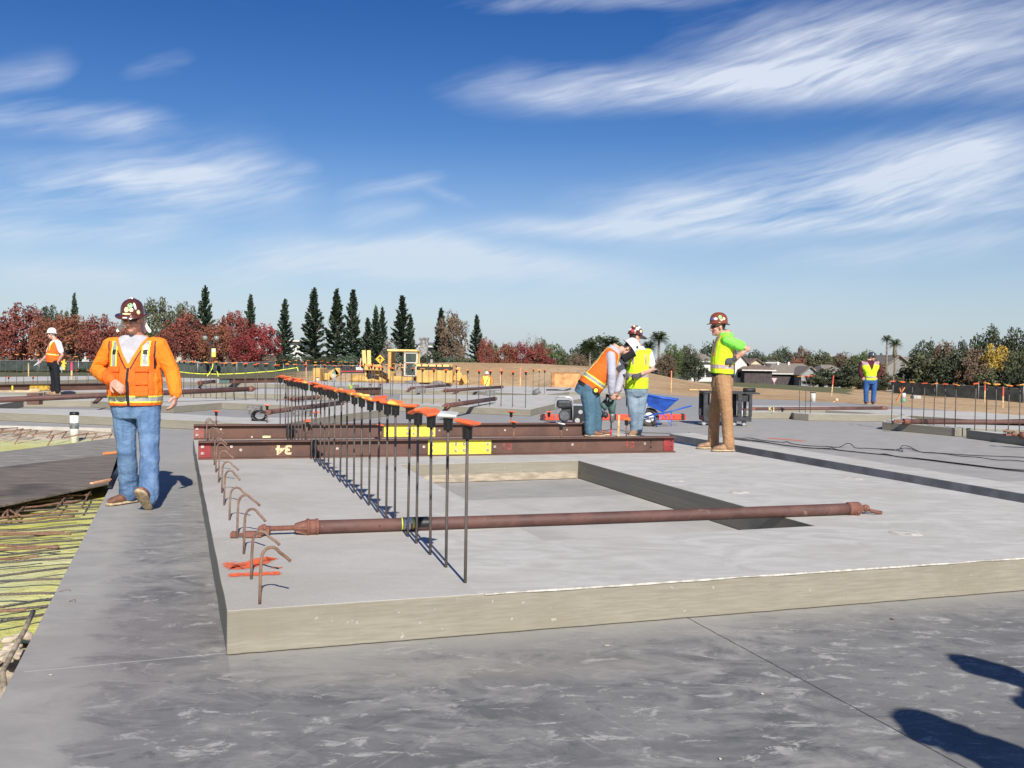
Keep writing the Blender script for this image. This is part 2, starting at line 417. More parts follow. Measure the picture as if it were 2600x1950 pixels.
# ------------------------------------------------------------ pit left of the slab (sand, yellow membrane)
def ground_material():
    m, nt, b = new_mat('graded_dirt'); p = pos(nt)
    n1 = nz(nt, p, 0.12, 6, 0.65); n2 = nz(nt, p, 1.6, 6, 0.7, 1.0); n3 = nz(nt, p, 0.55, 5, 0.7); x, y, z = sep(nt, p)
    tr = nz(nt, vec3(nt, x*0.25, y*1.8, z), 1.0, 5, 0.7)
    base = mixc(nt, n1.ss(.38, .62), (0.42, 0.275, 0.145), (0.53, 0.375, 0.215))
    base = mixc(nt, tr.ss(.5, .7)*0.5, base, (0.55, 0.42, 0.28))
    base = mixc(nt, n2.ss(.52, .68)*0.65, base, (0.20, 0.12, 0.07))
    gr = (y.gt(54.0)*x.gt(17.0))*1.0
    gm = (x*0.06 + y*0.02 + (n3-0.5)*0.5).ss(2.5, 2.75)
    gm = gm*(x-y*.352+(n3-0.5)*3.0).lt(0.0)
    base = mixc(nt, gm, base, mixc(nt, n3, (0.10, 0.115, 0.05), (0.19, 0.17, 0.09)))
    gl = (x*-0.06 + y*0.012 + (n3-0.5)*0.4).ss(1.65, 1.9)
    base = mixc(nt, gl, base, mixc(nt, n3, (0.09, 0.10, 0.05), (0.17, 0.15, 0.09)))
    setin(nt, b, 'Base Color', base); setin(nt, b, 'Roughness', 0.95); b.inputs['Specular IOR Level'].default_value = 0.15
    bump(nt, b, n2+n1*2, 0.9, 0.12); return m
M_DIRT = ground_material()
def sstep(a, b, t):
    t = max(0, min(1, (t-a)/(b-a))); return t*t*(3-2*t)
RIDGE = [(-600, -.1), (0, -.2), (650, -.1), (850, .2), (1000, .72), (1150, .92), (1350, .93), (1500, .8), (1700, .3), (1830, 0.0), (2250, -.3), (2600, -.5), (3400, -.6)]
_RZ = [(azel(px, 905)[0], h) for px, h in RIDGE]
_FE = [(math.degrees(math.atan2(G(a, c).x, G(a, c).y)), G(a, c).length) for a, c in FAR]
_R110 = [(azel(px, 905)[0], h) for px, h in [(1700, -.9), (1830, -1.0), (2000, -1.25), (2250, -1.75), (2600, -2.4), (3200, -2.8)]]
_A1, _A2 = azel(1600, 905)[0], azel(1880, 905)[0]
def lerp_tab(t, x):
    if x <= t[0][0]: return t[0][1]
    for (a, ha), (b_, hb) in zip(t, t[1:]):
        if x <= b_: return ha+(hb-ha)*(x-a)/(b_-a)
    return t[-1][1]
def ground_h(x, y):
    if y < 8: return -.32
    a = math.degrees(math.atan2(x, y)); d = math.hypot(x, y)
    rh = lerp_tab(_RZ, a); fe = lerp_tab(_FE, a)
    dip = 1.0*sstep(-24, -17, a)*(1-sstep(-1, 3, a))
    near = -.32-dip*sstep(fe, fe+2.5, d) + (.20*sstep(fe-.2, fe+1.0, d))*(1-min(1, dip))
    z = near + (rh-near)*sstep(60 if dip > .1 else fe+4, 75, d)
    wr = sstep(_A1, _A2, a)
    if d > 78:
        low = -.6 if a < 0 else -1.1
        z += (low-.2-rh)*sstep(78, 100, d)
        if a > 2: z += -2.3*sstep(105, 190, d)*sstep(2, 6, a)
    if wr > 0:
        z110 = lerp_tab(_R110, a); zr = -.12+(z110+.12)*max(0, d-fe)/(110-fe) if d < 110 else z110+(-3.6-z110)*sstep(110, 190, d)
        z = z*(1-wr)+(zr if d > fe else z)*wr
    z += (0.16*noise.noise(Vector((x*.13, y*.13, 0))) + 0.07*noise.noise(Vector((x*.5, y*.5, 3))))*sstep(fe+1, fe+6, d)*(1-.8*sstep(100, 140, d))
    return z
def make_ground():
    xs = [-900, -500, -300, -200, -150]+[-110+2.2*i for i in range(101)]+[150, 200, 300, 500, 900]
    ys = [-60, -30, -10, 0, 10, 20, 28]+[30+1.1*i for i in range(50)]+[88+4*i for i in range(20)]+[200, 260, 350, 600, 1000, 2000]
    vs = []; fs = []
    for yy in ys:
        for xx in xs: vs.append((xx, yy, ground_h(xx, yy)))
    w = len(xs)
    for j in range(len(ys)-1):
        for i in range(w-1):
            fs.append((j*w+i, j*w+i+1, (j+1)*w+i+1, (j+1)*w+i))
    me = bpy.data.meshes.new('ground'); me.from_pydata(vs, [], fs); me.polygons.foreach_set('use_smooth', [True]*len(fs)); me.update()
    o = link('ground', me, M_DIRT); tag(o, kind='structure'); return o
make_ground()

# ------------------------------------------------------------ casting panels
GRP_P = 'tilt-up wall panels cast on the slab'
rowA = (G(1186, 1484, .21), G(806.6, 1178.7, .21))
TA = .21
def on(p, d, s): return p+d*s
fl = G(576, 1551, TA); fr_ = G(2600, 1416, TA); fdir = (fr_-fl).normalized()
bl = G(490, 1112, TA); br_ = G(1640, 1099, TA)
def isect(p, d, q, e):
    # 2d line intersection
    det = d.x*(-e.y)+e.x*d.y; r = q-p
    s = (r.x*(-e.y)+e.x*r.y)/det; return p+d*s
rw = isect(rowA[0], ROW, fl, fdir); rwb = isect(rowA[0], ROW, bl, (br_-bl))
re0, re1 = G(2600, 1277, TA), G(1856, 1145, TA)
rfr = isect(re0, (re1-re0).normalized(), fl, fdir); rbk = isect(re0, (re1-re0).normalized(), bl, (br_-bl))
gap = PERP*0.003
A2f = Vector((rw.x, rw.y, 0))+ROW*0.012
hole = gp([(1015, 1180), (1468, 1169), (2070, 1335), (1382, 1372)], TA)
def jag(a, b_, n, amp, k):
    nn = Vector(((b_-a).y, -(b_-a).x, 0)).normalized()
    return [(a.lerp(b_, i/n)+nn*(amp*noise.noise(Vector((i*.37, k, 0)))*(0 < i < n))).xy for i in range(n)]
slab_obj('concrete_platform', jag(fl, rw, 50, .008, 1)+jag(rw, rfr, 110, .008, 2)+[rfr.xy, rbk.xy]+jag(bl, fl, 60, .010, 3), [hole], 0.004, TA, [panel_top_material(rw.dot(PERP)), M_PSIDE],
         'large foreground concrete panel with a door-shaped opening under the long rusty brace', 'concrete panel', GRP_P)
# white slurry lip along the front edge of the smooth panel
M_LIP = simple('cement_slurry', (0.56, 0.53, 0.46), 0.8, 0.2, 20, coord='world')
mb = MB(); q0 = rw+fdir*.03; n = 90
Lq = (rfr-rw).length
vs = []
for i in range(n+1):
    s = Lq*i/n; p = q0+fdir*s; wv_ = 0.006+0.007*noise.noise(Vector((s*1.7, 0, 0)))
    for off, zz in ((-0.007, TA-0.007+0.006*noise.noise(Vector((s*3, 5, 0)))), (-0.007, TA+.002), (wv_, TA+.0015), (wv_, TA-.008)):
        vs.append(p+ROW*off+Vector((0, 0, zz-TA)))
fs = [(i*4+k, i*4+(k+1) % 4, (i+1)*4+(k+1) % 4, (i+1)*4+k) for i in range(n) for k in range(4)]
mb.add(vs, fs); o = mb.build('slurry_lip', M_LIP)
o.parent = [x for x in bpy.data.objects if x.name.startswith('concrete_platform')][-1]

T2 = .165
M_STRIPSIDE = simple('smooth_grey_edge', (.25, .25, .255), .7, .2, 3, coord='world')
# ledger board at the back of the opening
M_TIMBER = simple('weathered_timber', (0.38, 0.32, 0.235), 0.8, 0.2, 6, stretch=(1, 1, 6), coord='world', bmp=.2)
a, b_ = G(1035, 1208, .05), G(1466, 1197, .05)
mb = MB(); mb.beam(Vector((*hole[0], .047))-ROW*.022+PERP*.03, Vector((*hole[1], .047))-ROW*.022-PERP*.03, .038, .085)
tag(mb.build('timber_board', M_TIMBER, bevel=.003), 'long tan timber board lying along the back wall of the foreground opening', 'board')

def rpanel(outer, holes, label, t=T2, mats=None, bev=.006):
    return slab_obj('concrete_platform', gp(outer, t), [gp(h, t) for h in holes], 0.004, t, mats or [M_PTOP, M_PSIDE], label, 'concrete panel', GRP_P, bev=bev)
rpanel([(1756, 1098.5), (2600, 1232), (3300, 1343), (3300, 1372), (2600, 1253.5), (1700, 1101)], [], 'narrow pale concrete strip running to the right beside the foreground panel', mats=[M_PTOP, M_STRIPSIDE])
rpanel([(-420, 1039), (0, 1047), (290, 1058.7), (490, 1068), (703, 1079), (799, 1062), (840, 1056), (900, 1048.5), (1000, 1037), (1010, 1026), (700, 1017), (440, 1008), (170, 1003), (-300, 1000)],
       [[(-60, 1036), (300, 1041), (610, 1060), (740, 1060), (800, 1032), (565, 1022), (440, 1031), (230, 1017), (60, 1017)]],
       'long far panel on the left behind the capped white pipe, with angled openings')
rpanel([(1012, 1028), (1150, 1031.5), (1346.6, 1039.7), (1408, 1025), (1480, 1011), (1480, 1003), (1300, 1003), (1016, 1002)],
       [[(1030, 1022), (1110, 1024), (1170, 1018), (1165, 1011), (1016, 1011)]],
       'far panel with a mitred corner left of the generator')
rpanel([(972, 988), (1200, 993.6), (1350, 1001), (1392, 1001), (1446, 995), (1590, 998), (1590, 986), (1350, 982), (972, 974)], [],
       'farthest central panel below the dirt berm')
rpanel([(-300, 1000), (130, 996), (290, 994), (560, 997), (700, 1000), (965, 1006), (965, 994), (700, 988), (300, 984), (-300, 988)], [],
       'far left panel carrying the beam with the yellow splice')
rpanel([(-100, 972), (280, 962), (520, 971), (700, 975), (960, 984), (960, 972), (560, 962), (280, 954), (-100, 958)], [],
       'farthest left panel in front of the hedge')
rpanel([(2016, 1048.5), (2053, 1051), (2295, 1054), (2262, 1044), (2120, 1031), (1870, 1029), (1870, 1046), (2010, 1047)],
       [[(1950, 1042), (2095, 1041.5), (2230, 1049), (2200, 1050.5), (2070, 1047.5), (1985, 1046)]],
       'right-hand panel with a square dark end, under the pipe brace')
rpanel([(2240, 1071), (2424, 1086.5), (2436, 1087), (2700, 1093), (2700, 1062), (2480, 1046), (2280, 1039), (2180, 1036), (2262, 1044), (2297, 1053.8)],
       [[(2298, 1056.5), (2310, 1055), (2460, 1064.5), (2700, 1079), (2700, 1084), (2420, 1072), (2330, 1064)]],
       'right-hand panel with a dark side and a row of capped bars')
rpanel([(2454, 1091), (2466, 1092), (2900, 1106), (2900, 1152), (2600, 1108)], [],
       'panel at the right frame edge beyond the dark notch')
# ============================================================ site materials
def steel_rust(name, c1, c2, c3=None, scale=5.0, rough=0.62, streak=1.0):
    m, nt, b = new_mat(name); p = pos(nt); x, y, z = sep(nt, p)
    n1 = nz(nt, vec3(nt, x, y, z*streak), scale, 6, 0.68, 0.6); n2 = nz(nt, p, scale*7, 4, 0.7)
    base = mixc(nt, n1.ss(.36, .64), c1, c2)
    if c3: base = mixc(nt, nz(nt, p, scale*1.7, 5, .7, 1.2).ss(.60, .74)*.8, base, c3)
    base = mixc(nt, n2.ss(.5, .75)*.3, base, tuple(v*.45 for v in c1))
    setin(nt, b, 'Base Color', base); setin(nt, b, 'Roughness', n1.lin(.3, .7, rough-.1, rough+.2)); bump(nt, b, n2+n1, .35, .003)
    return m
M_BEAM = steel_rust('primed_rusty_steel', (.085, .042, .030), (.135, .066, .046), (.22, .095, .035), 2.2)
M_RED = steel_rust('red_paint_on_steel', (.22, .022, .024), (.30, .035, .032), None, 6.0, .5)
M_DULLRED = steel_rust('dull_red_paint', (.24, .075, .06), (.30, .10, .08), None, 6.0, .6)
M_YEL = simple('yellow_painted_steel', (.80, .66, .07), .5, 0, 9, c2=(.62, .50, .05), thr=(.3, .5), coord='world')
M_BOLT = simple('galvanised_bolt', (.55, .47, .42), .5, .3, 30, metal=.4)
M_PIPE = steel_rust('rusty_brace_pipe', (.085, .040, .032), (.135, .064, .050), (.27, .20, .15), 2.6, .62)
M_PIPEEND = steel_rust('worn_cast_fitting', (.16, .062, .042), (.24, .10, .07), (.46, .36, .27), 12, .7)
M_REBAR, _nt, _b = new_mat('ribbed_reinforcing_bar')
_p = pos(_nt); _x, _y, _z = sep(_nt, _p)
_n = nz(_nt, _p, 6.0, 5, .7); _r = (_z*520.0+_x*300.0).sin()
setin(_nt, _b, 'Base Color', mixc(_nt, _r.lin(-1, 1)*.6, mixc(_nt, _n.ss(.4, .62), (.045, .046, .05), (.15, .10, .07)), (.22, .21, .20)))
setin(_nt, _b, 'Roughness', .6); setin(_nt, _b, 'Metallic', .3); bump(_nt, _b, _r, .6, .003)
M_RUSTBAR = steel_rust('rusty_reinforcing_bar', (.15, .075, .045), (.26, .155, .10), (.38, .30, .22), 14, .8)
M_BLACKP = simple('black_plastic', (.012, .012, .013), .45, .3, 20)
M_ORANGEP = simple('orange_cap_plastic', (.90, .17, .04), .4, 0, 3, c2=(.84, .13, .035), thr=(.3, .7))
M_YORANGE = simple('sun_glare_orange_plastic', (.95, .58, .09), .4, 0, 12, c2=(.88, .20, .04), thr=(.42, .58))  # yellow patches are sun glare painted into the orange cap colour
M_WHITEP = simple('white_plastic', (.66, .65, .60), .4, .15, 6)
M_WOOD = simple('raw_lumber', (.62, .42, .20), .8, .25, 10)
M_PINKT = simple('pink_paint', (.85, .05, .13), .6, .1, 10)
M_SPRAY, _nt, _b = new_mat('orange_marking_paint')
_p = pos(_nt); _n = nz(_nt, _p, 34.0, 5, .75); _u = pos(_nt, 'obj'); _uvn = _nt.nodes.new('ShaderNodeUVMap'); _uv = S(_nt, _uvn.outputs[0])
_ux, _uy, _ = sep(_nt, _uv)
_al = ((_uy-.5).abs()*-2.0+1.0).ss(0.0, .75) * ((_ux-.5).abs()*-2.0+1.0).ss(0.0, .25)
setin(_nt, _b, 'Base Color', (.90, .14, .035)); setin(_nt, _b, 'Roughness', .8); setin(_nt, _b, 'Alpha', (_al*1.5*_n.ss(.36, .58)).clamp())

def ribbon(name, pts, w, mat, parent=None):
    """flat strip along pts (world), with uv"""
    vs = []; uvs = []; n = len(pts)
    for i, p in enumerate(pts):
        d = (pts[min(n-1, i+1)]-pts[max(0, i-1)]).normalized(); s = Vector((-d.y, d.x, 0))
        ww = w[i] if isinstance(w, list) else w
        vs += [p+s*ww, p-s*ww]; uvs += [(i/(n-1), 0), (i/(n-1), 1)]
    fs = [(2*i, 2*i+1, 2*i+3, 2*i+2) for i in range(n-1)]
    me = bpy.data.meshes.new(name); me.from_pydata(vs, [], fs); uv = me.uv_layers.new(name='UVMap')
    for poly in me.polygons:
        for li, vi in zip(poly.loop_indices, poly.vertices): uv.data[li].uv = uvs[vi]
    o = link(name, me, mat); 
    if parent: o.parent = parent
    return o
def text_mesh(name, txt, size, mat, M4, parent=None, thick=.002, offset=0.0):
    cu = bpy.data.curves.new(name, 'FONT'); cu.body = txt; cu.size = size; cu.extrude = thick; cu.offset = offset
    cu.align_x = 'CENTER'; cu.align_y = 'CENTER'; cu.resolution_u = 3
    t = bpy.data.objects.new(name, cu); COL.objects.link(t)
    dg = bpy.context.evaluated_depsgraph_get(); me = bpy.data.meshes.new_from_object(t.evaluated_get(dg))
    bpy.data.objects.remove(t); bpy.data.curves.remove(cu)
    me.materials.clear(); me.name = name; me.transform(M4)
    o = link(name, me, mat)
    if parent: o.parent = parent
    return o
PANELS = [o for o in bpy.data.objects if o.name.startswith('concrete_platform')]
P_L = P_R = PANELS[0]
sp1 = [G(578+9*i, y, TA+.003) for i, y in enumerate([1424, 1430, 1437, 1440, 1440, 1438, 1434, 1431, 1428, 1425, 1420, 1418, 1419, 1424])]
ribbon('spray_mark', sp1, [.05+.05*math.sin(i/13*3.1) for i in range(14)], M_SPRAY, P_L)
ribbon('spray_mark', [G(575+12*i, 1457-i*.5+3, TA+.0036) for i in range(13)], .06, M_SPRAY, P_L)
ribbon('spray_mark', [G(575+12*i, 1452-i*.3-8, TA+.0042) for i in range(9, 13)], .015, M_SPRAY, P_L)
sm = ribbon('spray_mark', [G(1945+9.5*i, 1112+.7*i, .004) for i in range(12)], .10, M_SPRAY)
tag(sm, 'bright orange spray paint dash on the grey slab beside the black cords', 'paint mark')

# ============================================================ capped reinforcing bars
def cap_meshes():
    out = []
    for v in range(5):
        r = random.Random(v)
        m = MB(); s = .047
        tz = Matrix.Rotation(r.uniform(-.16, .16), 3, 'X') @ Matrix.Rotation(r.uniform(-.2, .2), 3, 'Y') @ Matrix.Rotation(r.uniform(0, 1.57), 3, 'Z')
        ring = []
        for (k, z) in ((.62, -.014), (1.0, -.004), (1.0, .004), (.90, .008)):
            ring += [tz @ Vector((a*s*k, b*s*k, z)) for a, b in ((-1, -1), (1, -1), (1, 1), (-1, 1))]
        m.add(ring, [(0, 3, 2, 1), (12, 13, 14, 15)]+[(i*4+k, i*4+(k+1) % 4, (i+1)*4+(k+1) % 4, (i+1)*4+k) for i in range(3) for k in range(4)])
        out.append(m.mesh('cap_plate'))
    return out
CAPS = cap_meshes()
_m = MB(); _m.tube([(0, 0, -.075), (0, 0, -.07), (0, 0, -.03), (0, 0, -.012), (0, 0, 0)], [.023, .0235, .0245, .027, .036], 12)
STEM = _m.mesh('cap_stem')
BARM = {}
def bar_mesh(h, r, mat):
    k = (round(h, 2), round(r, 4), mat.name)
    if k not in BARM:
        m = MB(); m.tube([(0, 0, 0), (0, 0, h)], r, 7); me = m.mesh('bar'); me.materials.append(mat); BARM[k] = me
    return BARM[k]
CAPM = {}
def cap_mesh(v, mat):
    k = (v, mat.name)
    if k not in CAPM: me = CAPS[v].copy(); me.materials.clear(); me.materials.append(mat); CAPM[k] = me
    return CAPM[k]
STEM.materials.append(M_BLACKP)
rb = random.Random(3)
def dowel(p, h, label, group=None, r=.0085, capmat=None, mat=None, lean=.0, capped=True, size=1.0):
    e = empty('capped_rebar', p, label, 'rebar', group)
    e.rotation_euler = (rb.uniform(-1, 1)*lean, rb.uniform(-1, 1)*lean, 0)
    link('bar', bar_mesh(h, r, mat or M_REBAR), None, e)
    if capped:
        s = link('cap_stem', STEM, None, e, (0, 0, h+.01)); s.scale = (size,)*3
        c = link('cap_plate', cap_mesh(rb.randrange(5), capmat or (M_YORANGE if rb.random() < .36 else M_ORANGEP)), None, e, (0, 0, h+.012+.004))
        c.rotation_euler = (rb.uniform(-.12, .12), rb.uniform(-.12, .12), rb.uniform(0, 6)); c.scale = (size,)*3
    return e
def on_line(p, q, px, py):
    """point of the horizontal line p-q seen at pixel column px"""
    r_ = ray(px, py); o = Vector((0, 0, p.z)); d = Vector((r_.x, r_.y, 0)); e_ = (q-p)
    return isect(p, Vector((e_.x, e_.y, 0)), o, d)
# near row
HB = .84
t0 = Vector((*rowA[0].xy, TA)); t1 = t0+ROW*10
xs_near = [1192, 1142.5, 1102, 1066.5, 1044.5, 1011, 989, 967, 945, 925.5, 906, 888, 871, 855, 841, 830.5, 820, 808, 797, 781, 773, 764, 755, 746, 738, 731, 717.5]
n_ = len(xs_near)
for i, cx_ in enumerate(xs_near):
    base = on_line(t0, t1, cx_ - 5.0, 900+(cx_-450)*.24); base.z = TA
    lab = 'black ribbed rebar with a square orange cap in the long foreground row'
    cm = None
    if i == 0: lab = 'nearest and tallest-looking capped rebar, at the front end of the long row'; cm = M_ORANGEP
    if i == 1: lab = 'rebar with a dirty white cap, second in the long row'; cm = M_WHITEP
    dowel(base, HB+rb.uniform(-.012, .012), lab, 'capped bars of the long foreground row', r=.0084, capmat=cm, lean=.008 if i else 0, size=1.12)
# hooked bars
M_HOOK = steel_rust('cement_splashed_rusty_bar', (.16, .09, .065), (.25, .17, .12), (.40, .34, .27), 16, .85)
hooks = [(659.5, 1534, 728, 1386), (638, 1471, 690, 1345), (619, 1407, 671, 1288), (602, 1367, 655, 1254), (582.6, 1321, 612, 1235), (569, 1283, 610, 1192), (563, 1252, 603, 1170),
         (555, 1225, 590, 1133), (548, 1200, 575, 1120), (544, 1181, 590, 1110), (540, 1150, 570, 1085), (531, 1130, 560, 1085), (524, 1122, 552, 1066), (521, 1114, 550, 1062)]
for i, (bx, by, tx, ty) in enumerate(hooks):
    p = G(bx, by, TA); d_ = p.y
    h = max(.17, min(.30, ((by-ty)*d_/F_PX)))
    m = MB(); w = .125 + .02*math.sin(i*2.1); a = R(rb.uniform(-14, 14)+ (8 if i == 0 else 0)); ca, sa = math.cos(a), math.sin(a)
    pts = [Vector((0, 0, -.01)), Vector((.002, 0, h*.5)), Vector((.006, 0, h-.06))]
    for k in range(1, 8):
        t = math.pi*(1-k/7*.82); pts.append(Vector((.006+.045+.045*math.cos(t), 0, h-.06+.055*math.sin(t))))
    pts.append(pts[-1]+Vector((w*.30, 0, -.030))); pts.append(pts[-1]+Vector((w*.12, 0, -.016)))
    m.tube([Vector((v.x*ca, v.x*sa, v.z)) for v in pts], .0075, 8)
    lab = 'rusty hooked bar bent over at the top, in the row along the panel edge'
    if i == 0: lab = 'nearest hooked bar with a reddish foot, at the front corner of the panel'
    if i == 1: lab = 'cement-crusted pale hooked bar behind the nearest hook'
    o = m.build('hooked_rebar', M_HOOK if i else M_RUSTBAR, None, p); tag(o, lab, 'rebar', 'hooked bars along the left panel edge')
    if i < 9:   # thin tie wires
        wv_ = MB(); q = G(bx-2, by-28, TA)
# far rows ----------------------------------------------------------------
def row(pts, z, topy, label, group, r=.008, jitter=.0, capscale=1.0, lean=.01):
    """pts: pixel bases; topy: pixel y of the cap (interpolated from first to last)"""
    n = len(pts)
    for i, (x, y) in enumerate(pts):
        p = G(x, y, z); ty = topy[0]+(topy[1]-topy[0])*i/max(1, n-1)+rb.uniform(-1, 1)*jitter
        h = D(x, ty, p.y).z - z
        dowel(p, h, label, group, r=r, lean=lean, size=capscale)
def lin(x0, y0, x1, y1, n, jx=0): return [(x0+(x1-x0)*i/(n-1)+rb.uniform(-jx, jx), y0+(y1-y0)*i/(n-1)) for i in range(n)]
row([(466, 1008), (492, 1010.5), (523, 1012), (549, 1013), (573, 1015), (595, 1016), (624, 1016.6), (653, 1018), (675, 1018.5), (704, 1020)], T2, (919, 927), 'capped bar in the left far row with bent wire feet', 'capped bars of the left far row', r=.009, jitter=1.5)
row(lin(484, 1006, 700, 1013, 9, 4), T2, (921, 927), 'capped bar just behind the left far row', 'capped bars behind the left far row', r=.008, jitter=2)
row(lin(410, 1003, 455, 1005, 2), T2, (915, 917), 'capped bar beside the elbow of the man in the orange jacket', 'capped bars by the orange jacket elbow')
row(lin(12, 982, 250, 985, 10, 5), T2, (899, 908), 'capped bar behind the man in the white hard hat', 'capped bars behind the white hard hat man', jitter=2)
row(lin(470, 965, 700, 972, 10, 6), 0, (905, 916), 'capped bar in the back row before the red trees', 'capped bars of the row before the red trees', jitter=2)
row(lin(722, 978, 925, 984, 14, 3), T2, (917, 922), 'capped bar in the back row before the conifers', 'capped bars of the back row before the conifers', jitter=2, r=.007)
row(lin(728, 1006, 940, 1010, 10, 3), T2, (926, 931), 'capped bar in the middle row left of the grader cab', 'capped bars of the middle row left of the grader cab', jitter=1.5, r=.008)
row(lin(948, 978, 1160, 984, 13, 3), T2, (924, 929), 'thin capped bar standing before the yellow grader', 'thin capped bars before the yellow grader', jitter=1.5, r=.007)
row([(937, 1005), (950, 1006), (962, 1008), (971, 1008.5), (991, 1008.5), (996, 1007)], T2, (932, 936), 'capped bar before the grader front frame', 'capped bars before the grader front frame', r=.008)
row([(1020, 1023.4), (1046, 1024), (1073, 1024.8), (1101, 1026), (1130.6, 1027.5), (1158, 1029), (1186, 1030), (1215, 1031), (1243, 1032), (1272, 1033), (1301, 1034.5), (1334, 1035.6)],
    T2, (936, 946), 'capped bar in the even row along the mitred far panel', 'capped bars of the even row on the mitred panel', r=.009, jitter=.8)
row([(1353, 996), (1368, 998), (1382, 1000)], T2, (939, 942), 'one of three capped bars standing together before the dirt berm', 'three capped bars before the dirt berm', r=.008)
row([(1512, 1006)], T2, (918, 918), 'thin capped bar between the bending man and the yellow-vest man', None, r=.008)
row([(2029.5, 1047.5), (2044.5, 1048.5), (2057, 1049.5)], T2, (957.5, 956.5), 'one of three capped bars on the square-ended right panel', 'three capped bars on the square-ended panel', r=.008)
row([(2263.5, 1069.8), (2288, 1071.5), (2315, 1075), (2344.5, 1078), (2371, 1080), (2398, 1082.5), (2425, 1085)], T2, (970, 979), 'capped bar on the dark-sided right panel, left of the notch', 'capped bars left of the dark notch', r=.009, jitter=.7)
row([(2474.7, 1092), (2504, 1093.5), (2527, 1096), (2560, 1098.5), (2588, 1101), (2612, 1103)], T2, (975, 982), 'capped bar on the dark-sided right panel, right of the notch', 'capped bars right of the dark notch', r=.009, jitter=4)
# short capped stubs
def stub(x, ybase, ytop, z, label, capmat=None, lean=0.0, size=1.0, mat=None):
    p = G(x, ybase, z); h = D(x, ytop, p.y).z - z
    e = dowel(p, h, label, None, r=.011, capmat=capmat or M_ORANGEP, size=size, mat=mat or M_RUSTBAR, lean=lean)
    return e
stub(549, 1072, 1046, T2, 'short stub with a tilted orange cap behind the first hooked bars')
stub(678, 1074, 1031, T2, 'short rusty stub with an orange cap right of the coiled strap')
stub(585, 1114, 1083, TA, 'short capped stub standing between the two beams at their left ends', size=1.2)
stub(779, 1116, 1071, TA, 'short rusty capped stub between the beams among the long row')
stub(801, 1098, 1050, TA, 'thin-capped stub seen through the long row behind the far beam', size=.9)
stub(966, 1118, 1082, TA, 'short capped stub left of the yellow splice plate of the far beam')
stub(1297, 1098, 1048, TA, 'short stub with an upright orange cap behind the far beam')
stub(1304, 1122, 1074, TA, 'short stub with a tilted orange cap between the beams')
stub(1393, 1092, 1048, TA, 'dark stub with an orange cap left of the generator')
stub(1590, 1121, 1066, TA, 'stub with a square orange cap beside the wooden stake near the yellow-vest man', size=1.15)
stub(1424, 1118, 1078, TA, 'stub with an orange collar and pale flat top left of the bending man', capmat=M_WHITEP, size=1.1)
for i, (x, yb, yt) in enumerate([(22, 974, 958), (84, 974, 958), (149, 972, 952), (196, 968, 941), (225, 968, 942)]):
    stub(x, yb, yt, T2, 'short capped stub on the far left beam line', None, size=1.0)['group'] = 'short capped stubs on the far left'
for i, (x, yb, yt) in enumerate([(659, 960, 951), (689, 956, 946), (742, 958, 948), (940, 986, 975), (966, 986, 975)]):
    stub(x, yb, yt, T2, 'small far capped stub near the yellow tape and beam', None, size=.8)['group'] = 'small far capped stubs'

# ============================================================ steel beams
def W_beam(name, pA, pB, h, fw, label, mat=M_BEAM, tf=.016, tw=.010, group=None):
    """pA, pB on the ground at the FRONT bottom edge; returns empty and frame"""
    pA, pB = Vector(pA), Vector(pB); d = (pB-pA); d.z = 0; L = d.length; d.normalize(); nrm = Vector((d.y, -d.x, 0))   # towards camera
    if nrm.dot(Vector((0, -1, 0))) < 0: nrm = -nrm
    e = empty('steel_beam', pA, label, 'steel beam', group)
    m = MB(); X, Y = d, -nrm
    rot = Matrix((X, Y, Vector((0, 0, 1)))).transposed()
    def P(u, v, z): return X*u+Y*v+Vector((0, 0, z))
    m.box(P(L/2, fw/2, h/2), (L, tw, h-2*tf), rot); m.box(P(L/2, fw/2, h-tf/2), (L, fw, tf), rot); m.box(P(L/2, fw/2, tf/2), (L, fw, tf), rot)
    m.build('wide_flange', mat, e, bevel=.002)
    return e, P, rot, L
def at_u(e, P, L, px, py):
    """distance along the beam at pixel column"""
    o = e.location; q = on_line(o, o+P(1, 0, 0), px, py); return (q-o).dot(P(1, 0, 0))
def plate(e, P, rot, u0, u1, z0, z1, v, mat, name, t=.008, bolts=()):
    m = MB(); m.box(P((u0+u1)/2, v, (z0+z1)/2), (u1-u0, t, z1-z0), rot); o = m.build(name, mat, e, bevel=.0015)
    if bolts:
        for (bu, bz) in bolts:
            b = MB(); b.tube([P(bu, v-t/2, bz), P(bu, v-t/2-.004, bz)], .019, 10); b.tube([P(bu, v-t/2-.004, bz), P(bu, v-t/2-.018, bz)], .013, 6)
            b.build('bolt', M_BOLT, o)
    return o
# near beam
bA, bB = G(503, 1168, TA), G(1716, 1149, TA)
e, P, rot, L = W_beam('b', bA, bB, .205, .14, 'front steel beam with red painted ends and a yellow bolted splice plate')
fwv = .07
U = lambda px: at_u(e, P, L, px, 1140)
vw = fwv-.010
plate(e, P, rot, .003, U(535), .018, .187, vw, M_RED, 'painted_end', .006, [(U(514), .065), (U(514), .14)])
plate(e, P, rot, U(1690), L-.003, .018, .187, vw, M_RED, 'painted_end', .006)
plate(e, P, rot, U(1089), U(1250), .012, .192, vw-.006, M_YEL, 'splice_plate', .012,
      [(U(a_), z_) for a_ in (1099, 1160, 1181, 1241) for z_ in (.066, .14)])
plate(e, P, rot, U(790), U(806), .018, .187, vw-.02, M_BLACKP, 'stiffener', .05)
for a_, z_ in ((588, .14), (612, .10), (858, .10), (1079, .11), (1260, .10), (1457, .115), (1642, .115)):
    b = MB(); b.tube([P(U(a_), fwv-.005, z_), P(U(a_), fwv-.014, z_)], .017, 10); b.build('bolt', M_BOLT, e)
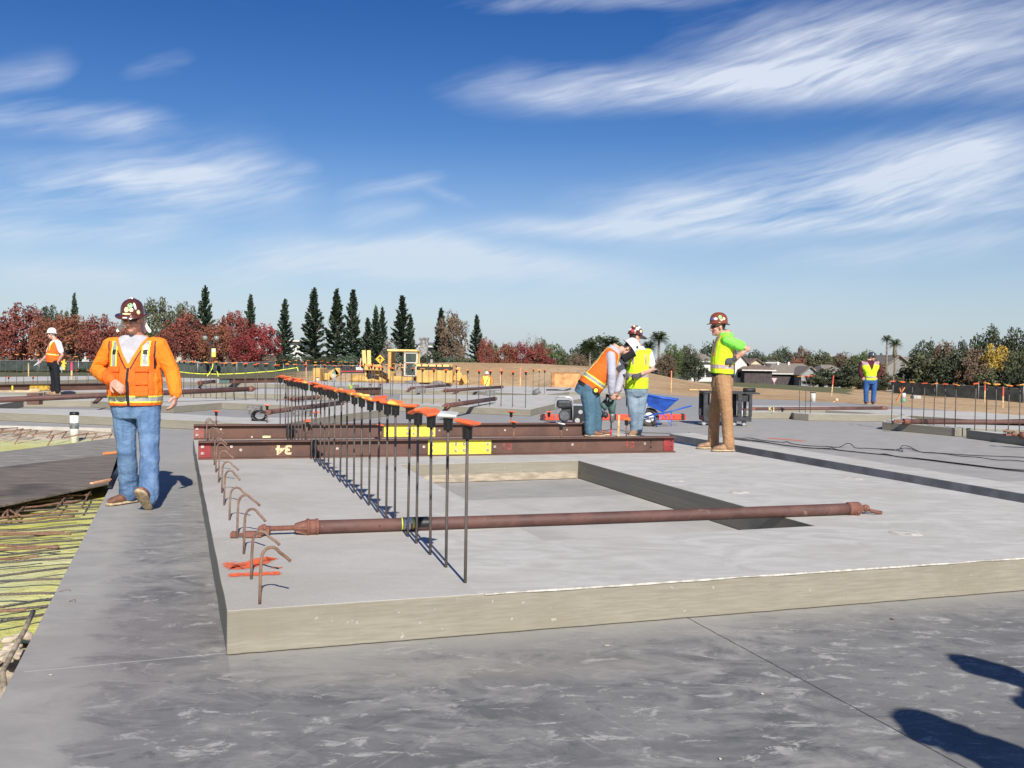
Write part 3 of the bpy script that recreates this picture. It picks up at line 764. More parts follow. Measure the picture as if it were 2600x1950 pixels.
for a_, z_ in ((1658, .145), (1658, .07), (1709, .145), (1709, .07)):
    b = MB(); b.tube([P(U(a_), fwv-.005, z_), P(U(a_), fwv-.0145, z_)], .010, 10); b.build('bolt_hole', M_BLACKP, e)
def face_M(u, z, v, e_loc, P, ang=0.0, sx=1.0):
    Xv = P(1, 0, 0); Zv = Vector((0, 0, 1)); N = -P(0, 1, 0)
    M = Matrix.Identity(4); 
    for i in range(3): M[i][0] = Xv[i]; M[i][1] = Zv[i]; M[i][2] = N[i]; M[i][3] = P(u, v, z)[i]
    return M @ Matrix.Rotation(ang, 4, 'Z') @ Matrix.Diagonal((sx, 1, 1, 1))
M_TANP = simple('tan_spray_paint', (.82, .62, .36), .8, .3, 30, coord='world'); M_REDSP = simple('red_spray_paint', (.33, .06, .05), .8, .35, 40, coord='world')
text_mesh('painted_number', '34', .145, M_TANP, face_M(U(722), .10, fwv-.0065, None, P, math.pi, 1.25), e, .0008, .006)
text_mesh('painted_number', '10', .13, M_REDSP, face_M(U(1603), .10, fwv-.0065, None, P, -.12, 1.1), e, .0008, .002)
text_mesh('painted_number', '10', .13, M_REDSP, face_M(U(1290), .10, fwv-.0065, None, P, -.12, 1.1), e, .0008, -.0005)
# far beam
bA2, bB2 = G(491.5, 1117, TA), G(1502, 1108, TA)
e, P, rot, L = W_beam('b', bA2, bB2, .205, .14, 'rear steel beam with a dull red left end and a worn yellow splice plate')
U = lambda px: at_u(e, P, L, px, 1095)
plate(e, P, rot, .003, U(518), .018, .187, vw, M_DULLRED, 'painted_end', .006, [(U(500), .06), (U(500), .145)])
plate(e, P, rot, U(976), U(1107), .012, .192, vw-.006, M_YEL, 'splice_plate', .012, [(U(a_), z_) for a_ in (984, 1036, 1052, 1101) for z_ in (.066, .14)])
plate(e, P, rot, U(727), U(741), .018, .187, vw-.02, M_BLACKP, 'stiffener', .05)
plate(e, P, rot, U(667), U(688), .012, .045, vw-.006, simple('paper_tag', (.72, .66, .35), .7), 'paper_tag', .004)
for a_, z_ in ((561, .14), (640, .03), (1118, .10), (1285, .10), (1443, .10)):
    b = MB(); b.tube([P(U(a_), fwv-.005, z_), P(U(a_), fwv-.014, z_)], .015, 10); b.build('bolt', M_BOLT, e)
# far left beams
e, P, rot, L = W_beam('b', G(-120, 997, T2), G(298, 989, T2), .21, .16, 'far left steel beam with a scuffed yellow splice, behind the white hard hat man')
U = lambda px: at_u(e, P, L, px, 985)
plate(e, P, rot, U(78), U(128), .015, .19, vw-.004, simple('scuffed_yellow_steel', (.62, .40, .05), .6, 0, 14, c2=(.25, .13, .04), thr=(.38, .5), coord='world'), 'splice_plate', .012)
plate(e, P, rot, U(31), U(35), .0, .2, vw-.02, M_YEL, 'strap', .02)
e, P, rot, L = W_beam('b', G(560, 974, T2), G(722, 971, T2), .20, .15, 'far steel beam left of the long row of bars, partly behind the rebar')
plate(e, P, rot, .0, .5, .02, .18, vw, simple('teal_tarp', (.10, .20, .17), .8), 'teal_wrap', .01)
e, P, rot, L = W_beam('b', G(905, 1005, T2), G(971, 1003, T2), .24, .15, 'short visible end of a rusty beam before the grader')
# timber dunnage / brackets under braces
M_BLOCK = simple('dark_concrete_block', (.20, .19, .18), .85, .3, 20, coord='world', bmp=.3)
M_BRKT = steel_rust('brown_bracket_steel', (.12, .06, .045), (.17, .09, .07), None, 8, .7)

# ============================================================ pipe braces
def brace(pL, pR, r, label, foot=None, group='rusty pipe braces lying across the panels', ends=True):
    pL, pR = Vector(pL), Vector(pR); mid = pL.copy(); d = (pR-pL).normalized()
    e = empty('pipe_brace', (pL.x, pL.y, pL.z), label, 'pipe brace', group)
    m = MB(); m.tube([Vector((0, 0, 0)), (pR-pL)], r, 12); m.build('pipe', M_PIPE, e)
    if ends:
        m = MB(); m.tube([d*-.02, d*.10], r*1.18, 12); m.tube([d*-.16, d*-.01], r*.45, 8); m.box(d*-.20, (.10, .10, .03)); m.build('end_fitting', M_PIPEEND, e)
        m = MB(); q = pR-pL; m.tube([q-d*.12, q+d*.02], r*1.15, 12); m.tube([q, q+d*.10], r*.5, 8); m.box(q+d*.13, (.09, .09, .03)); m.build('end_fitting', M_PIPEEND, e)
    if foot is not None:
        m = MB(); f0, f1 = Vector(foot[0])-pL, Vector(foot[1])-pL; m.beam(f0, f1, .10, .035); m.build('shoe', M_BRKT, e)
    return e
# the long foreground brace
zc = TA+.048
pA, pB = G(790, 1338.5, zc), G(2165, 1291.5, zc)
d = (pB-pA).normalized(); side = Vector((-d.y, d.x, 0)); UPZ = Vector((0, 0, 1))
e = empty('pipe_brace', pA, 'long rusty tilt-up pipe brace lying across the foreground panel opening', 'pipe brace', 'rusty pipe braces lying across the panels')
L = (pB-pA).length
m = MB()
m.tube([d*(L*i/24) + UPZ*(-.006*math.sin(math.pi*i/24)) for i in range(25)], .0445, 20); o = m.build('pipe', M_PIPE, e)
m = MB(); u0 = (on_line(pA, pB, 1018, 1330)-pA).length; u1 = (on_line(pA, pB, 1050, 1330)-pA).length
bandm, nt, b = new_mat('printed_label'); p = pos(nt, 'obj'); x, y, z = sep(nt, p)
tt = x*d.x+y*d.y; s_ = (u1-u0)
k = (tt-u0)/s_
base = mixc(nt, k.lt(.16).mx(k.gt(.86)), (.62, .63, .60), (.50, .55, .06)); base = mixc(nt, ((k-.42).abs().lt(.16))*nz(nt, p, 60, 2).gt(.5), base, (.12, .15, .22))
base = mixc(nt, (k-.78).abs().lt(.07)*z.lt(.01), base, (.45, .05, .04)); setin(nt, b, 'Base Color', base); setin(nt, b, 'Roughness', .35)
m.tube([d*u0, d*u1], .0462, 20, cap=False); m.build('label_band', bandm, e)
m = MB(); m.tube([d*(u1+.004), d*(u1+.10)], .0458, 20, cap=False); m.build('tape_band', M_BLACKP, e)
m = MB(); m.tube([d*(u0-.14)-side*.0-Vector(side)*-.0+Vector((0, -.045, 0))*.93, d*(u0-.14)+Vector((0, -.0465, 0))], .006, 8); m.build('pin_hole', M_BLACKP, e)
m = MB()
m.tube([d*-.11, d*-.09, d*-.03, d*-.02], [.022, .030, .046, .050], 12, smooth=False)
m.tube([d*-.03, d*.045], .052, 16); m.tube([d*-.03, d*-.012], .058, 16); m.tube([d*.03, d*.046], .057, 16)
for k_ in range(6):
    a_ = k_*math.pi/3; v = side*math.cos(a_)*.043+UPZ*math.sin(a_)*.043; m.beam(d*-.10+v*.55, d*-.015+v*1.1, .016, .014)
m.build('collar_nut', M_PIPEEND, e)
m = MB(); n_t = 60; m.tube([d*(-.10-.17*i/n_t) for i in range(n_t+1)], [.0155+(.0032 if i % 3 == 0 else 0) for i in range(n_t+1)], 10, smooth=False); m.build('threaded_rod', M_PIPEEND, e)
m = MB(); q = d*-.30; m.box(q+Vector((0, 0, -.008)), (.075, .05, .05)); m.tube([q-side*.035+UPZ*.012, q+side*.035+UPZ*.012], .014, 10)
g0 = G(640, 1357, TA+.022)-pA; g1 = G(586, 1357, TA+.022)-pA; g2 = (g0*.55+g1*.45)
m.beam(g0+d*.06, g2, .05, .038); m.beam(g1, g1+(g0-g1)*.28, .05, .036); m.beam(g0+d*.05+UPZ*.008, q+UPZ*.01, .03, .05); m.beam(g1, g0, .018, .018)
m.build('foot_shoe', M_PIPEEND, e, bevel=.004)
m = MB(); q = d*L
m.tube([q-d*.05, q-d*.04, q+d*.05, q+d*.06, q+d*.085], [.048, .053, .053, .046, .028], 16); m.ball(q+d*.02-side*.03-UPZ*.035, .022); m.tube([q+d*.02-side*.01, q+d*.02-side*.06-UPZ*.03], .014, 8)
c = q+d*.12
m.ball(c+UPZ*.0, (.032, .028, .03)); m.tube([c-side*.03+UPZ*.005, c+side*.03+UPZ*.005], .014, 8)
lp = [c+d*.01-side*.026-UPZ*.01, c+d*.07-side*.036-UPZ*.028, c+d*.12-side*.030-UPZ*.036, c+d*.145-UPZ*.036, c+d*.12+side*.030-UPZ*.034, c+d*.07+side*.034-UPZ*.024, c+d*.01+side*.026-UPZ*.008]
m.tube(lp, .0115, 8); m.build('shackle', M_PIPEEND, e)
# others
def bpx(x0, y0, x1, y1, zL, zR, r, label, foot=None, **k):
    f = None
    if foot: f = (G(foot[0], foot[1], foot[4] if len(foot) > 4 else T2+.01), G(foot[2], foot[3], zL-.02))
    return brace(G(x0, y0, zL), G(x1, y1, zR), r, label, f, **k)
bpx(-60, 1018, 640, 987.5, T2+.14, T2+.30, .062, 'long far brace crossing behind the two men on the left', ends=True)
bpx(680, 1046.5, 868, 1022, T2+.05, T2+.06, .050, 'brace behind the long row, starting beside the coiled strap')
bpx(741, 1013, 806, 1009, T2+.08, T2+.10, .05, 'short visible brace with a yellow mark behind the long row')
bpx(506, 972, 545, 968.5, T2+.25, T2+.25, .06, 'brace with a bent shoe and yellow band before the red trees', foot=(506, 985, 512, 974, 0.0))
bpx(1044, 985.5, 1143, 978, T2+.10, T2+.12, .05, 'far brace before the grader rear wheels', foot=(1034, 995, 1042, 987))
bpx(1130, 992, 1274, 982.5, T2+.10, T2+.12, .055, 'far brace reaching towards the crouched surveyor in the pit', foot=(1152, 1000, 1164, 993))
bpx(1134, 1030, 1256, 1012.5, T2+.16, T2+.12, .055, 'brace with a dark raised shoe above the mitred panel', foot=(1127, 1045, 1140, 1032))
bpx(1908, 1039, 2246, 1036.5, T2+.03, T2+.04, .050, 'brace with yellow letters in front of the maroon-sleeved man')
bpx(2296, 1070.5, 2760, 1073, T2+.05, T2+.06, .055, 'brace lying along the capped bars at the right')
bpx(2592, 1105, 2900, 1120, T2+.06, T2+.06, .05, 'brace end with rusty clamp at the right frame edge')
e = [o for o in bpy.data.objects if o.get('label', '').startswith('brace with yellow letters')][0]
M_YMARK = simple('yellow_crayon', (.75, .70, .25), .7)
M = Matrix.Identity(4); q = G(1958, 1038, T2+.085)-e.location
text_mesh('painted_letters', 'K J', .12, M_YMARK, Matrix.Translation(q+Vector((0, -.03, 0))) @ Matrix.Rotation(R(70), 4, 'X'), e, .002)
# clamps (chains) on the right-hand braces
def clamp_pile(px, py, z, label, n=7, s=.09):
    m = MB(); p = G(px, py, z); r_ = random.Random(px)
    for i in range(n):
        a = Vector((r_.uniform(-1, 1)*s*1.6, r_.uniform(-1, 1)*s, r_.uniform(.01, .06))); b_ = a+Vector((r_.uniform(-1, 1), r_.uniform(-1, 1), r_.uniform(-.2, .4)))*.09
        m.tube([a, (a+b_)/2+Vector((0, 0, .02)), b_], .014, 7)
    m.box((0, 0, .02), (.18, .08, .03)); tag(m.build('brace_clamp', steel_rust('rusty_cast_iron', (.20, .12, .07), (.32, .22, .14), (.5, .38, .2), 12, .8), None, p), label, 'clamp')
clamp_pile(2278, 1073, T2, 'rusty clamp at the left end of the right-hand brace')
clamp_pile(2572, 1103, T2, 'rusty clamp with orange parts by the right frame edge', 9)
def block(x0, x1, yb, h, z, label, mat=M_BLOCK, depth=.2):
    a, b_ = G(x0, yb, z), G(x1, yb, z); m = MB(); c = (a+b_)/2; w = (b_-a).length
    m.box((0, depth/2, h/2), (w, depth, h)); tag(m.build('support_block', mat, None, (c.x, c.y, z), bevel=.008, seg=2), label, 'block')
block(66, 100, 1027.5, .26, T2, 'brown steel block under the far left brace', M_BRKT)
block(625, 661, 1052, .17, T2, 'dark concrete block holding the brace end by the coiled strap')
block(743, 786, 1058, .13, T2, 'flat grey block seen through the long row of bars')
block(1055, 1078, 998, .19, T2, 'grey block under the far brace before the grader')
block(1232, 1256, 1005, .17, T2, 'dark block under the brace near the surveyor')
block(894, 909, 990, .18, T2, 'grey-brown block beside the green glove on the far panel', M_BLOCK)
mb_ = MB(); a, b_ = G(241, 1023, T2+.02), G(257, 1008, T2+.13); mb_.beam(a, b_, .10, .04); tag(mb_.build('brace_shoe', M_BRKT), 'slanted steel shoe under the far brace between the two left men', 'bracket')
# rolled strap / tire-like coil
p = G(658, 1069, T2); m = MB()
for k_ in range(4):
    m.tube([Vector((.13*math.cos(t*.35)*(1-.05*k_), -.03+.025*k_+.02*math.sin(t), .10+.085*math.sin(t*.35))) for t in range(19)], .022, 8)
m.tube([(-.13, 0, .03), (-.05, -.04, .02), (.1, -.03, .02)], .02, 8)
tag(m.build('coiled_strap', M_BLACKP, None, p), 'black coiled hose lying on the panel left of the long row', 'coil')

# ============================================================ pit with membrane, bars, plywood, white pipe
ZP = -.125
M_MEM, _nt, _b = new_mat('yellow_vapour_membrane'); _p = pos(_nt); _x, _y, _z = sep(_nt, _p)
_n = nz(_nt, _p, .9, 5, .6, .8); _n2 = nz(_nt, _p, 7.0, 5, .7)
_c = mixc(_nt, _n.ss(.35, .65), (.66, .63, .14), (.70, .68, .34)); _c = mixc(_nt, _n2.ss(.56, .75)*.5, _c, (.42, .34, .20))
_c = mixc(_nt, nz(_nt, _p, 2.2, 5, .7, 1).ss(.60, .70)*.8, _c, (.62, .55, .44))
setin(_nt, _b, 'Base Color', _c); setin(_nt, _b, 'Roughness', .35); bump(_nt, _b, _n*2+_n2+nz(_nt, _p, 3.0, 6, .7, 2.0)*2.0, .7, .03)
M_SAND = simple('pale_sand', (.52, .43, .32), .95, .25, 5, coord='world', bmp=.8, spec=.1)
def sheet(name, x0, x1, y0, y1, nx, ny, zf, mat, clip=None):
    vs = [(x0+(x1-x0)*i/nx, y0+(y1-y0)*j/ny) for j in range(ny+1) for i in range(nx+1)]
    vs = [(x, y, zf(x, y)) for x, y in vs]; fs = []
    for j in range(ny):
        for i in range(nx):
            f = (j*(nx+1)+i, j*(nx+1)+i+1, (j+1)*(nx+1)+i+1, (j+1)*(nx+1)+i)
            if clip is None or clip(sum(vs[k][0] for k in f)/4, sum(vs[k][1] for k in f)/4): fs.append(f)
    me = bpy.data.meshes.new(name); me.from_pydata(vs, [], fs); me.polygons.foreach_set('use_smooth', [True]*len(fs)); me.update()
    return link(name, me, mat)
def edge_x(y): q = e0+ed*((y-e0.y)/ed.y); return q.x
NV = noise.noise
sheet('sand_bed', -16, 0.5, 1.5, 18.6, 120, 120, lambda x, y: ZP-.035+.02*NV(Vector((x*2, y*2, 0)))+.10*sstep(15.6, 17.6, y+.3*NV(Vector((x, 0, 0)))), M_SAND, lambda x, y: x < edge_x(y)+.25 if y < 12.5 else x < -6.3)['kind'] = 'structure'
tag(sheet('vapour_membrane', -14, 0.2, 2.0, 16.6, 260, 260, lambda x, y: ZP+.014*NV(Vector((x*3, y*1.2, 2)))+.010*NV(Vector((x*9, y*3, 5)))+.02*sstep(.1, .5, NV(Vector((x*.7, y*.9, 9)))),
    M_MEM, lambda x, y: x < edge_x(y)+.12 - (.35*sstep(5.4, 4.6, y))*(1+.5*NV(Vector((x*5, y*5, 1)))) and x < -6.2+3.8*(y < 12.2)+9*(y < 8.6) and NV(Vector((x*.8, y*.8, 4))) > -.62), 'pale yellow plastic sheet spread in the pit under the bars', 'plastic sheet')
GB = 'bars lying across the yellow sheet in the pit'
def pitbar(x0, y0, x1, y1, z=-.06, r=.0078, mat=None, lab='dark bar lying across the yellow sheet towards the slab edge', wob=.006, grp=GB):
    a, b_ = G(x0, y0, z), G(x1, y1, z); m = MB(); L_ = (b_-a).length; n = 12
    pts = [a+(b_-a)*(i/n)+Vector((0, wob*NV(Vector((i*.35, y0*.1, 0)))*1.5, wob*NV(Vector((i*.3, y0*.13, 7))))) for i in range(n+1)]
    m.tube([q-a for q in pts], r, 7); tag(m.build('pit_bar', mat or M_REBAR, None, a), lab, 'rebar', grp)
sc2 = lambda X, Y: (X/3.017, 1200+Y/3.017)
for (Xr, Yr, Yl) in [(795, 215, 225), (780, 240, 262), (755, 265, 300), (735, 305, 352), (705, 350, 405), (680, 400, 452), (655, 450, 515), (620, 515, 566), (585, 570, 636), (555, 650, 692), (510, 725, 795), (475, 815, 826), (420, 920, 934), (395, 966, 1035), (362, 1020, 1060), (330, 1085, 1150)]:
    x1, y1 = sc2(Xr+28, Yr-2); x0, y0 = sc2(-60, Yl+4); pitbar(x0, y0, x1, y1)
for (Xa, Ya, Xb, Yb) in [(-40, 480, 545, 470), (-40, 460, 490, 455), (-40, 385, 570, 335), (-40, 350, 600, 290), (-40, 560, 450, 575), (-40, 600, 440, 560), (-40, 670, 300, 640), (-40, 1060, 200, 1045), (100, 210, 700, 165), (0, 260, 560, 190), (-30, 300, 620, 215)]:
    x0, y0 = sc2(Xa, Ya); x1, y1 = sc2(Xb, Yb); pitbar(x0, y0, x1, y1, z=-.045, r=.0095, mat=M_RUSTBAR, lab='rusty mud-caked bar in the tangle at the left edge of the pit', wob=.012, grp='rusty bars in the tangle of the pit')
for (Xa, Ya, Xb, Yb) in [(20, 330, 180, 130), (120, 320, 330, 110), (420, 290, 560, 110), (620, 270, 700, 130), (60, 200, 60, 330), (10, 240, 150, 330)]:
    x0, y0 = sc2(Xa, Ya); x1, y1 = sc2(Xb, Yb); pitbar(x0, y0, x1, y1, z=-.03, r=.009, mat=M_RUSTBAR, lab='rusty cross bar over the tangle at the left edge of the pit', wob=.010, grp='rusty cross bars over the tangle')
# near bent pipe
m = MB(); pts = [G(*sc2(a, b_), .02) for a, b_ in ((255, 1155), (190, 1250), (110, 1350), (45, 1440), (20, 1480), (35, 1560), (65, 1600))]
for i, k_ in enumerate((.06, .03, 0, -.02, -.03, -.05, -.08)): pts[i].z += k_
m.tube([q-pts[0] for q in pts], .012, 10); tag(m.build('bent_bar', simple('muddy_bar', (.36, .29, .20), .9, .3, 20), None, pts[0]), 'muddy bent bar leaning on the near left slab edge', 'rebar')
for i in range(16):
    r_ = random.Random(i); p = G(*sc2(r_.uniform(20, 190), r_.uniform(1250, 1440)), -.07); m = MB(); m.ball((0, 0, 0), (r_.uniform(.02, .06), r_.uniform(.02, .05), r_.uniform(.010, .022)), 12, 8, rot=Matrix.Rotation(r_.uniform(0, 3), 3, 'Z')); m.v = [tuple(Vector(v)*(1+.45*noise.noise(Vector(v)*45+Vector((i, 0, 0))))) for v in m.v]
    tag(m.build('concrete_lump', M_SAND, None, p), 'small lump of spilled concrete at the near slab edge', 'concrete lump', 'lumps of spilled concrete at the slab edge')
# far pit hooked bars
sc1 = lambda X, Y: (X/4.148, 950+Y/4.148)
for i, (Xa, Ya, Xb, Yb, dr) in enumerate([(-30, 575, 190, 565, 0), (10, 620, 245, 575, 40), (0, 605, 330, 585, 30), (155, 635, 400, 590, 25), (330, 640, 550, 600, 25), (510, 655, 705, 605, 30), (675, 670, 930, 620, 25), (800, 640, 1020, 625, 40), (1000, 670, 1180, 630, 25)]):
    a, b_ = G(*sc1(Xa, Ya), .03), G(*sc1(Xb, Yb), .05); m = MB(); m.tube([Vector((0, 0, 0)), b_-a, b_-a+Vector((-.03, -.12, -.10))], .010, 7)
    if i in (0, 3, 5): c = (b_-a)*.3; m.tube([c, c+Vector((0, -.25, -.17))], .010, 7)
    tag(m.build('pit_bar', M_RUSTBAR, None, a), 'hooked bar sticking out over the far pit beside the white pipe', 'rebar', 'hooked bars over the far pit')
# white capped pipe
p = G(188.5, 1124, ZP); r_ = .07; H_ = .505
e = empty('vent_pipe', p, 'white capped plastic pipe with grey tape standing in the far left pit', 'pipe')
m = MB(); m.tube([(0, 0, 0), (0, 0, H_-.02)], r_, 20); m.build('pipe', simple('white_pvc', (.74, .73, .70), .35, .12, 5), e)
m = MB(); m.tube([(0, 0, H_-.045), (0, 0, H_)], r_*1.06, 20); m.tube([(0, 0, H_), (0, 0, H_+.006)], r_*.95, 20); m.build('cap', M_BLACKP, e)
m = MB(); m.tube([(0, 0, .235), (.001, 0, .27), (0, 0, .33)], [r_*1.03, r_*1.05, r_*1.03], 20, cap=False); m.build('tape_band', simple('grey_duct_tape', (.22, .23, .24), .3, .3, 18, metal=.3), e)
# plywood sheets
M_PLY, _nt, _b = new_mat('oiled_plywood'); _p = pos(_nt); _x, _y, _z = sep(_nt, _p)
_g = nz(_nt, vec3(_nt, _x*1.2, _y*9.0, _z), 2.0, 6, .7, .5); _n = nz(_nt, _p, .9, 5, .65)
_c = mixc(_nt, _g.ss(.35, .7), (.135, .110, .090), (.25, .215, .175)); _c = mixc(_nt, _n.ss(.5, .7)*.6, _c, (.048, .042, .040)); _c = mixc(_nt, nz(_nt, _p, 2.0, 6, .7, 1).ss(.63, .75)*.5, _c, (.28, .17, .10))
setin(_nt, _b, 'Base Color', _c); setin(_nt, _b, 'Roughness', .8); _b.inputs['Specular IOR Level'].default_value = .15; bump(_nt, _b, _g, .3, .004)
M_PLYE = simple('worn_light_ply', (.30, .27, .22), .7, .25, 3, coord='world', stretch=(1, 6, 1))
slab_obj('plywood_sheet', gp([(-500, 1212), (0, 1147), (282, 1113), (345, 1120), (310, 1158), (0, 1190), (-500, 1262)], .012), [], -.006, .012, [M_PLYE, M_PLY], 'greyish plywood sheet bridging the pit, behind the darker one', 'plywood', bev=.002)
slab_obj('plywood_sheet', gp([(-500, 1240), (0, 1186), (300, 1152), (276, 1226), (0, 1283), (-500, 1360)], .034), [], .014, .034, [M_PLY, M_PLY], 'dark oily plywood sheet bridging the pit with an orange-painted corner', 'plywood', bev=.002)
M_OREDGE = simple('orange_painted_edge', (.85, .27, .08), .7, .25, 12, coord='world')
m = MB(); a, b_ = G(232, 1230, .03), G(280, 1220, .03); m.beam(a, b_, .04, .04); tag(m.build('timber_block', simple('orange_tinted_timber', (.78, .38, .20), .8, .2, 8), bevel=.003), 'short timber block with an orange-tinted end under the plywood corner', 'timber')
m = MB(); a, b_ = G(262, 1152, .03), G(296, 1148.5, .03); m.beam(a, b_, .03, .03); tag(m.build('timber_batten', M_OREDGE, bevel=.003), 'thin orange-painted batten between the plywood sheets', 'timber')
for k_ in range(2):
    m = MB(); a, b_ = G(276+k_*5, 1236, .03), G(303+k_*3, 1178, .03); m.tube([a*0, b_-a], .012, 8); tag(m.build('edge_rod', M_BLACKP, None, a), 'black rod lying along the plywood edge beside the slab', 'rod', 'black rods at the plywood edge')
# cords on the slab
def cord(pts, r, label, z=.012, mat=None):
    pw = [G(a, b_, z+(c or 0)) if True else None for a, b_, c in [(q+(0,))[:3] for q in pts]]
    # smooth by catmull
    out = []
    for i in range(len(pw)-1):
        p0, p1, p2, p3 = pw[max(0, i-1)], pw[i], pw[i+1], pw[min(len(pw)-1, i+2)]
        for k_ in range(5):
            t = k_/5; out.append(.5*((2*p1)+(-p0+p2)*t+(2*p0-5*p1+4*p2-p3)*t*t+(-p0+3*p1-3*p2+p3)*t**3))
    out.append(pw[-1]); m = MB(); m.tube([q-out[0] for q in out], r*.68, 6)
    tag(m.build('power_cord', mat or M_BLACKP, None, out[0]), label, 'cord')
c4 = lambda X, Y: (2100+X/4.424, 1050+Y/4.424)
c3 = lambda X, Y: (1600+X/4.424, 1050+Y/4.424)
cord([c3(1145, 270), c3(1250, 278), c3(1350, 275), c3(1480, 300), c3(1700, 322), c3(1760, 315), c3(1830, 340), c3(2000, 362), c4(0, 370), c4(130, 378), c4(220, 338)+(.05,), c4(270, 345)+(.05,), c4(320, 385), c4(450, 390), c4(600, 398), c4(740, 405), c4(850, 425), c4(825, 385)+(.02,), c4(860, 357)+(.06,), c4(930, 375)+(.04,), c4(1050, 430), c4(1200, 440), c4(1400, 455), c4(1700, 472), c4(2000, 482), c4(2400, 500)], .009, 'black power cord with two raised loops on the grey slab')
cord([c3(1150, 285), c3(1300, 292), c3(1450, 310), c3(1700, 350), c3(2000, 385), c4(0, 390), c4(60, 388), c4(130, 410), c4(300, 428), c4(560, 455), c4(650, 455), c4(800, 485), c4(1000, 502), c4(1180, 522), c4(1400, 550), c4(1650, 580), c4(1900, 612), c4(2100, 630), c4(2400, 645)], .011, 'thick black power cord nearest to the pale strip')
cord([c3(1160, 292), c3(1500, 322), c3(1800, 365), c4(0, 400), c4(200, 420), c4(500, 450), c4(700, 470), c4(900, 498), c4(1150, 528), c4(1500, 572), c4(1800, 608), c4(2050, 638), c4(2400, 672)], .008, 'black cord lying along the thick cord')
cord([c4(600, 400), c4(740, 412), c4(850, 388), c4(940, 395), c4(1060, 432), c4(1300, 450), c4(1500, 478), c4(1700, 492), c4(1900, 520), c4(2100, 525), c4(2400, 560)], .008, 'black cord branching off behind the looped cord')
cord([(1500, 1088, .0), (1530, 1093), (1560, 1090), (1600, 1097), (1650, 1099), (1690, 1100), (1730, 1102), (1752, 1098)], .008, 'black cord running from the drill towards the pale strip', z=.02)
# ============================================================ people
SKIN = simple('skin', (.58, .33, .24), .5, .2, 14, c2=(.50, .25, .175))
def fabric(name, c, c2=None, rough=.85, sc=5.0, b=.5, wrk=1.0):
    m, nt, bs = new_mat(name); p = pos(nt, 'obj'); x, y, z = sep(nt, p)
    n = nz(nt, p, sc, 5, .65, .6); f = nz(nt, p, 160, 2, .6); w = nz(nt, vec3(nt, x*1.0, y, z*1.8), 11, 4, .55, 1.4)
    base = mixc(nt, n.ss(.35, .68), c2 or tuple(v*.78 for v in c), c); base = mixc(nt, f*.18, base, tuple(v*.6 for v in c))
    setin(nt, bs, 'Base Color', base); setin(nt, bs, 'Roughness', rough); bs.inputs['Specular IOR Level'].default_value = .2
    bump(nt, bs, w+f*.06, b, .02*wrk); return m
F_ORANGE = fabric('orange_hoodie_fabric', (.90, .26, .025), (.86, .22, .02)); F_VEST = fabric('orange_vest_fabric', (.90, .165, .025), (.84, .14, .02))
F_LIME = fabric('lime_vest_fabric', (.62, .92, .03), (.56, .86, .03)); F_GREEN = fabric('bright_green_shirt', (.24, .82, .10), (.20, .72, .08))
F_DENIM = fabric('faded_blue_denim', (.165, .265, .42), (.075, .140, .265), .9, 5.5, .7); F_DENIM2 = fabric('grey_green_denim', (.10, .19, .25), (.06, .12, .17), .9, 3.5, .6)
F_DENIM3 = fabric('pale_dusty_denim', (.28, .36, .42), (.15, .21, .27), .9, 4, .6); F_DENIM4 = fabric('deep_blue_denim', (.05, .13, .34), (.03, .08, .22), .9, 4, .6)
F_BROWN = fabric('tan_work_trousers', (.44, .26, .135), (.34, .19, .095), .9, 4, .6); F_BLACK = fabric('black_trousers', (.016, .017, .02), None, .8)
F_GREYT = fabric('grey_long_sleeve', (.46, .46, .54), (.40, .40, .47)); F_TEE = fabric('grey_tee', (.52, .51, .55)); F_WHITE = fabric('white_cotton', (.80, .79, .77), (.72, .71, .70)); F_MAROON = fabric('maroon_plaid', (.11, .02, .03), (.06, .015, .02))
SILVER = simple('reflective_silver_tape', (.46, .46, .45), .35, .12, 30, metal=.25); YTAPE = simple('yellow_tape_border', (.92, .85, .06), .6, .05, 9); OTAPE = simple('orange_tape_border', (.88, .30, .10), .6, .05, 9); PTAPE = simple('mauve_tape', (.42, .27, .28), .5, .1, 9)
BLACKF = simple('black_webbing', (.014, .013, .015), .7, .2, 30); GLOVE = fabric('grey_work_glove', (.10, .10, .11), None, .8)
HATBR = simple('brown_hard_hat', (.105, .030, .022), .22, .1, 6); HATWH = simple('white_hard_hat', (.83, .82, .78), .25, .04, 6); HATOR = simple('rust_orange_hard_hat', (.23, .062, .032), .22, .1, 6); HATNV = simple('dark_grey_hard_hat', (.06, .075, .09), .18, .1, 6)
STK_G = simple('green_sticker', (.10, .72, .12), .4, .05, 9); STK_Y = simple('cream_sticker', (.80, .74, .42), .4, .1, 60); STK_W = simple('white_sticker', (.80, .80, .82), .4, .1, 40); STK_R = simple('red_sticker', (.62, .06, .06), .4, .1, 40); STK_B = simple('blue_sticker', (.10, .14, .40), .4, .1, 40)
SHADES = simple('dark_sunglasses', (.010, .010, .014), .12, 0, 5); HAIR = simple('dark_brown_hair', (.045, .028, .018), .6, .3, 60); HAIRG = simple('grey_hair', (.32, .29, .27), .6, .3, 60)
LEATHER = simple('tan_leather_boot', (.36, .21, .12), .65, .25, 16, bmp=.3); SOLE = simple('gum_sole', (.50, .38, .23), .75, .25, 30); BRLEA = simple('brown_leather_boot', (.22, .10, .06), .6, .25, 16, bmp=.3)
PAPER = simple('paper', (.80, .79, .82), .7, .05, 9)
BROWL = simple('lip_skin', (.36, .13, .10), .5, .1, 20)

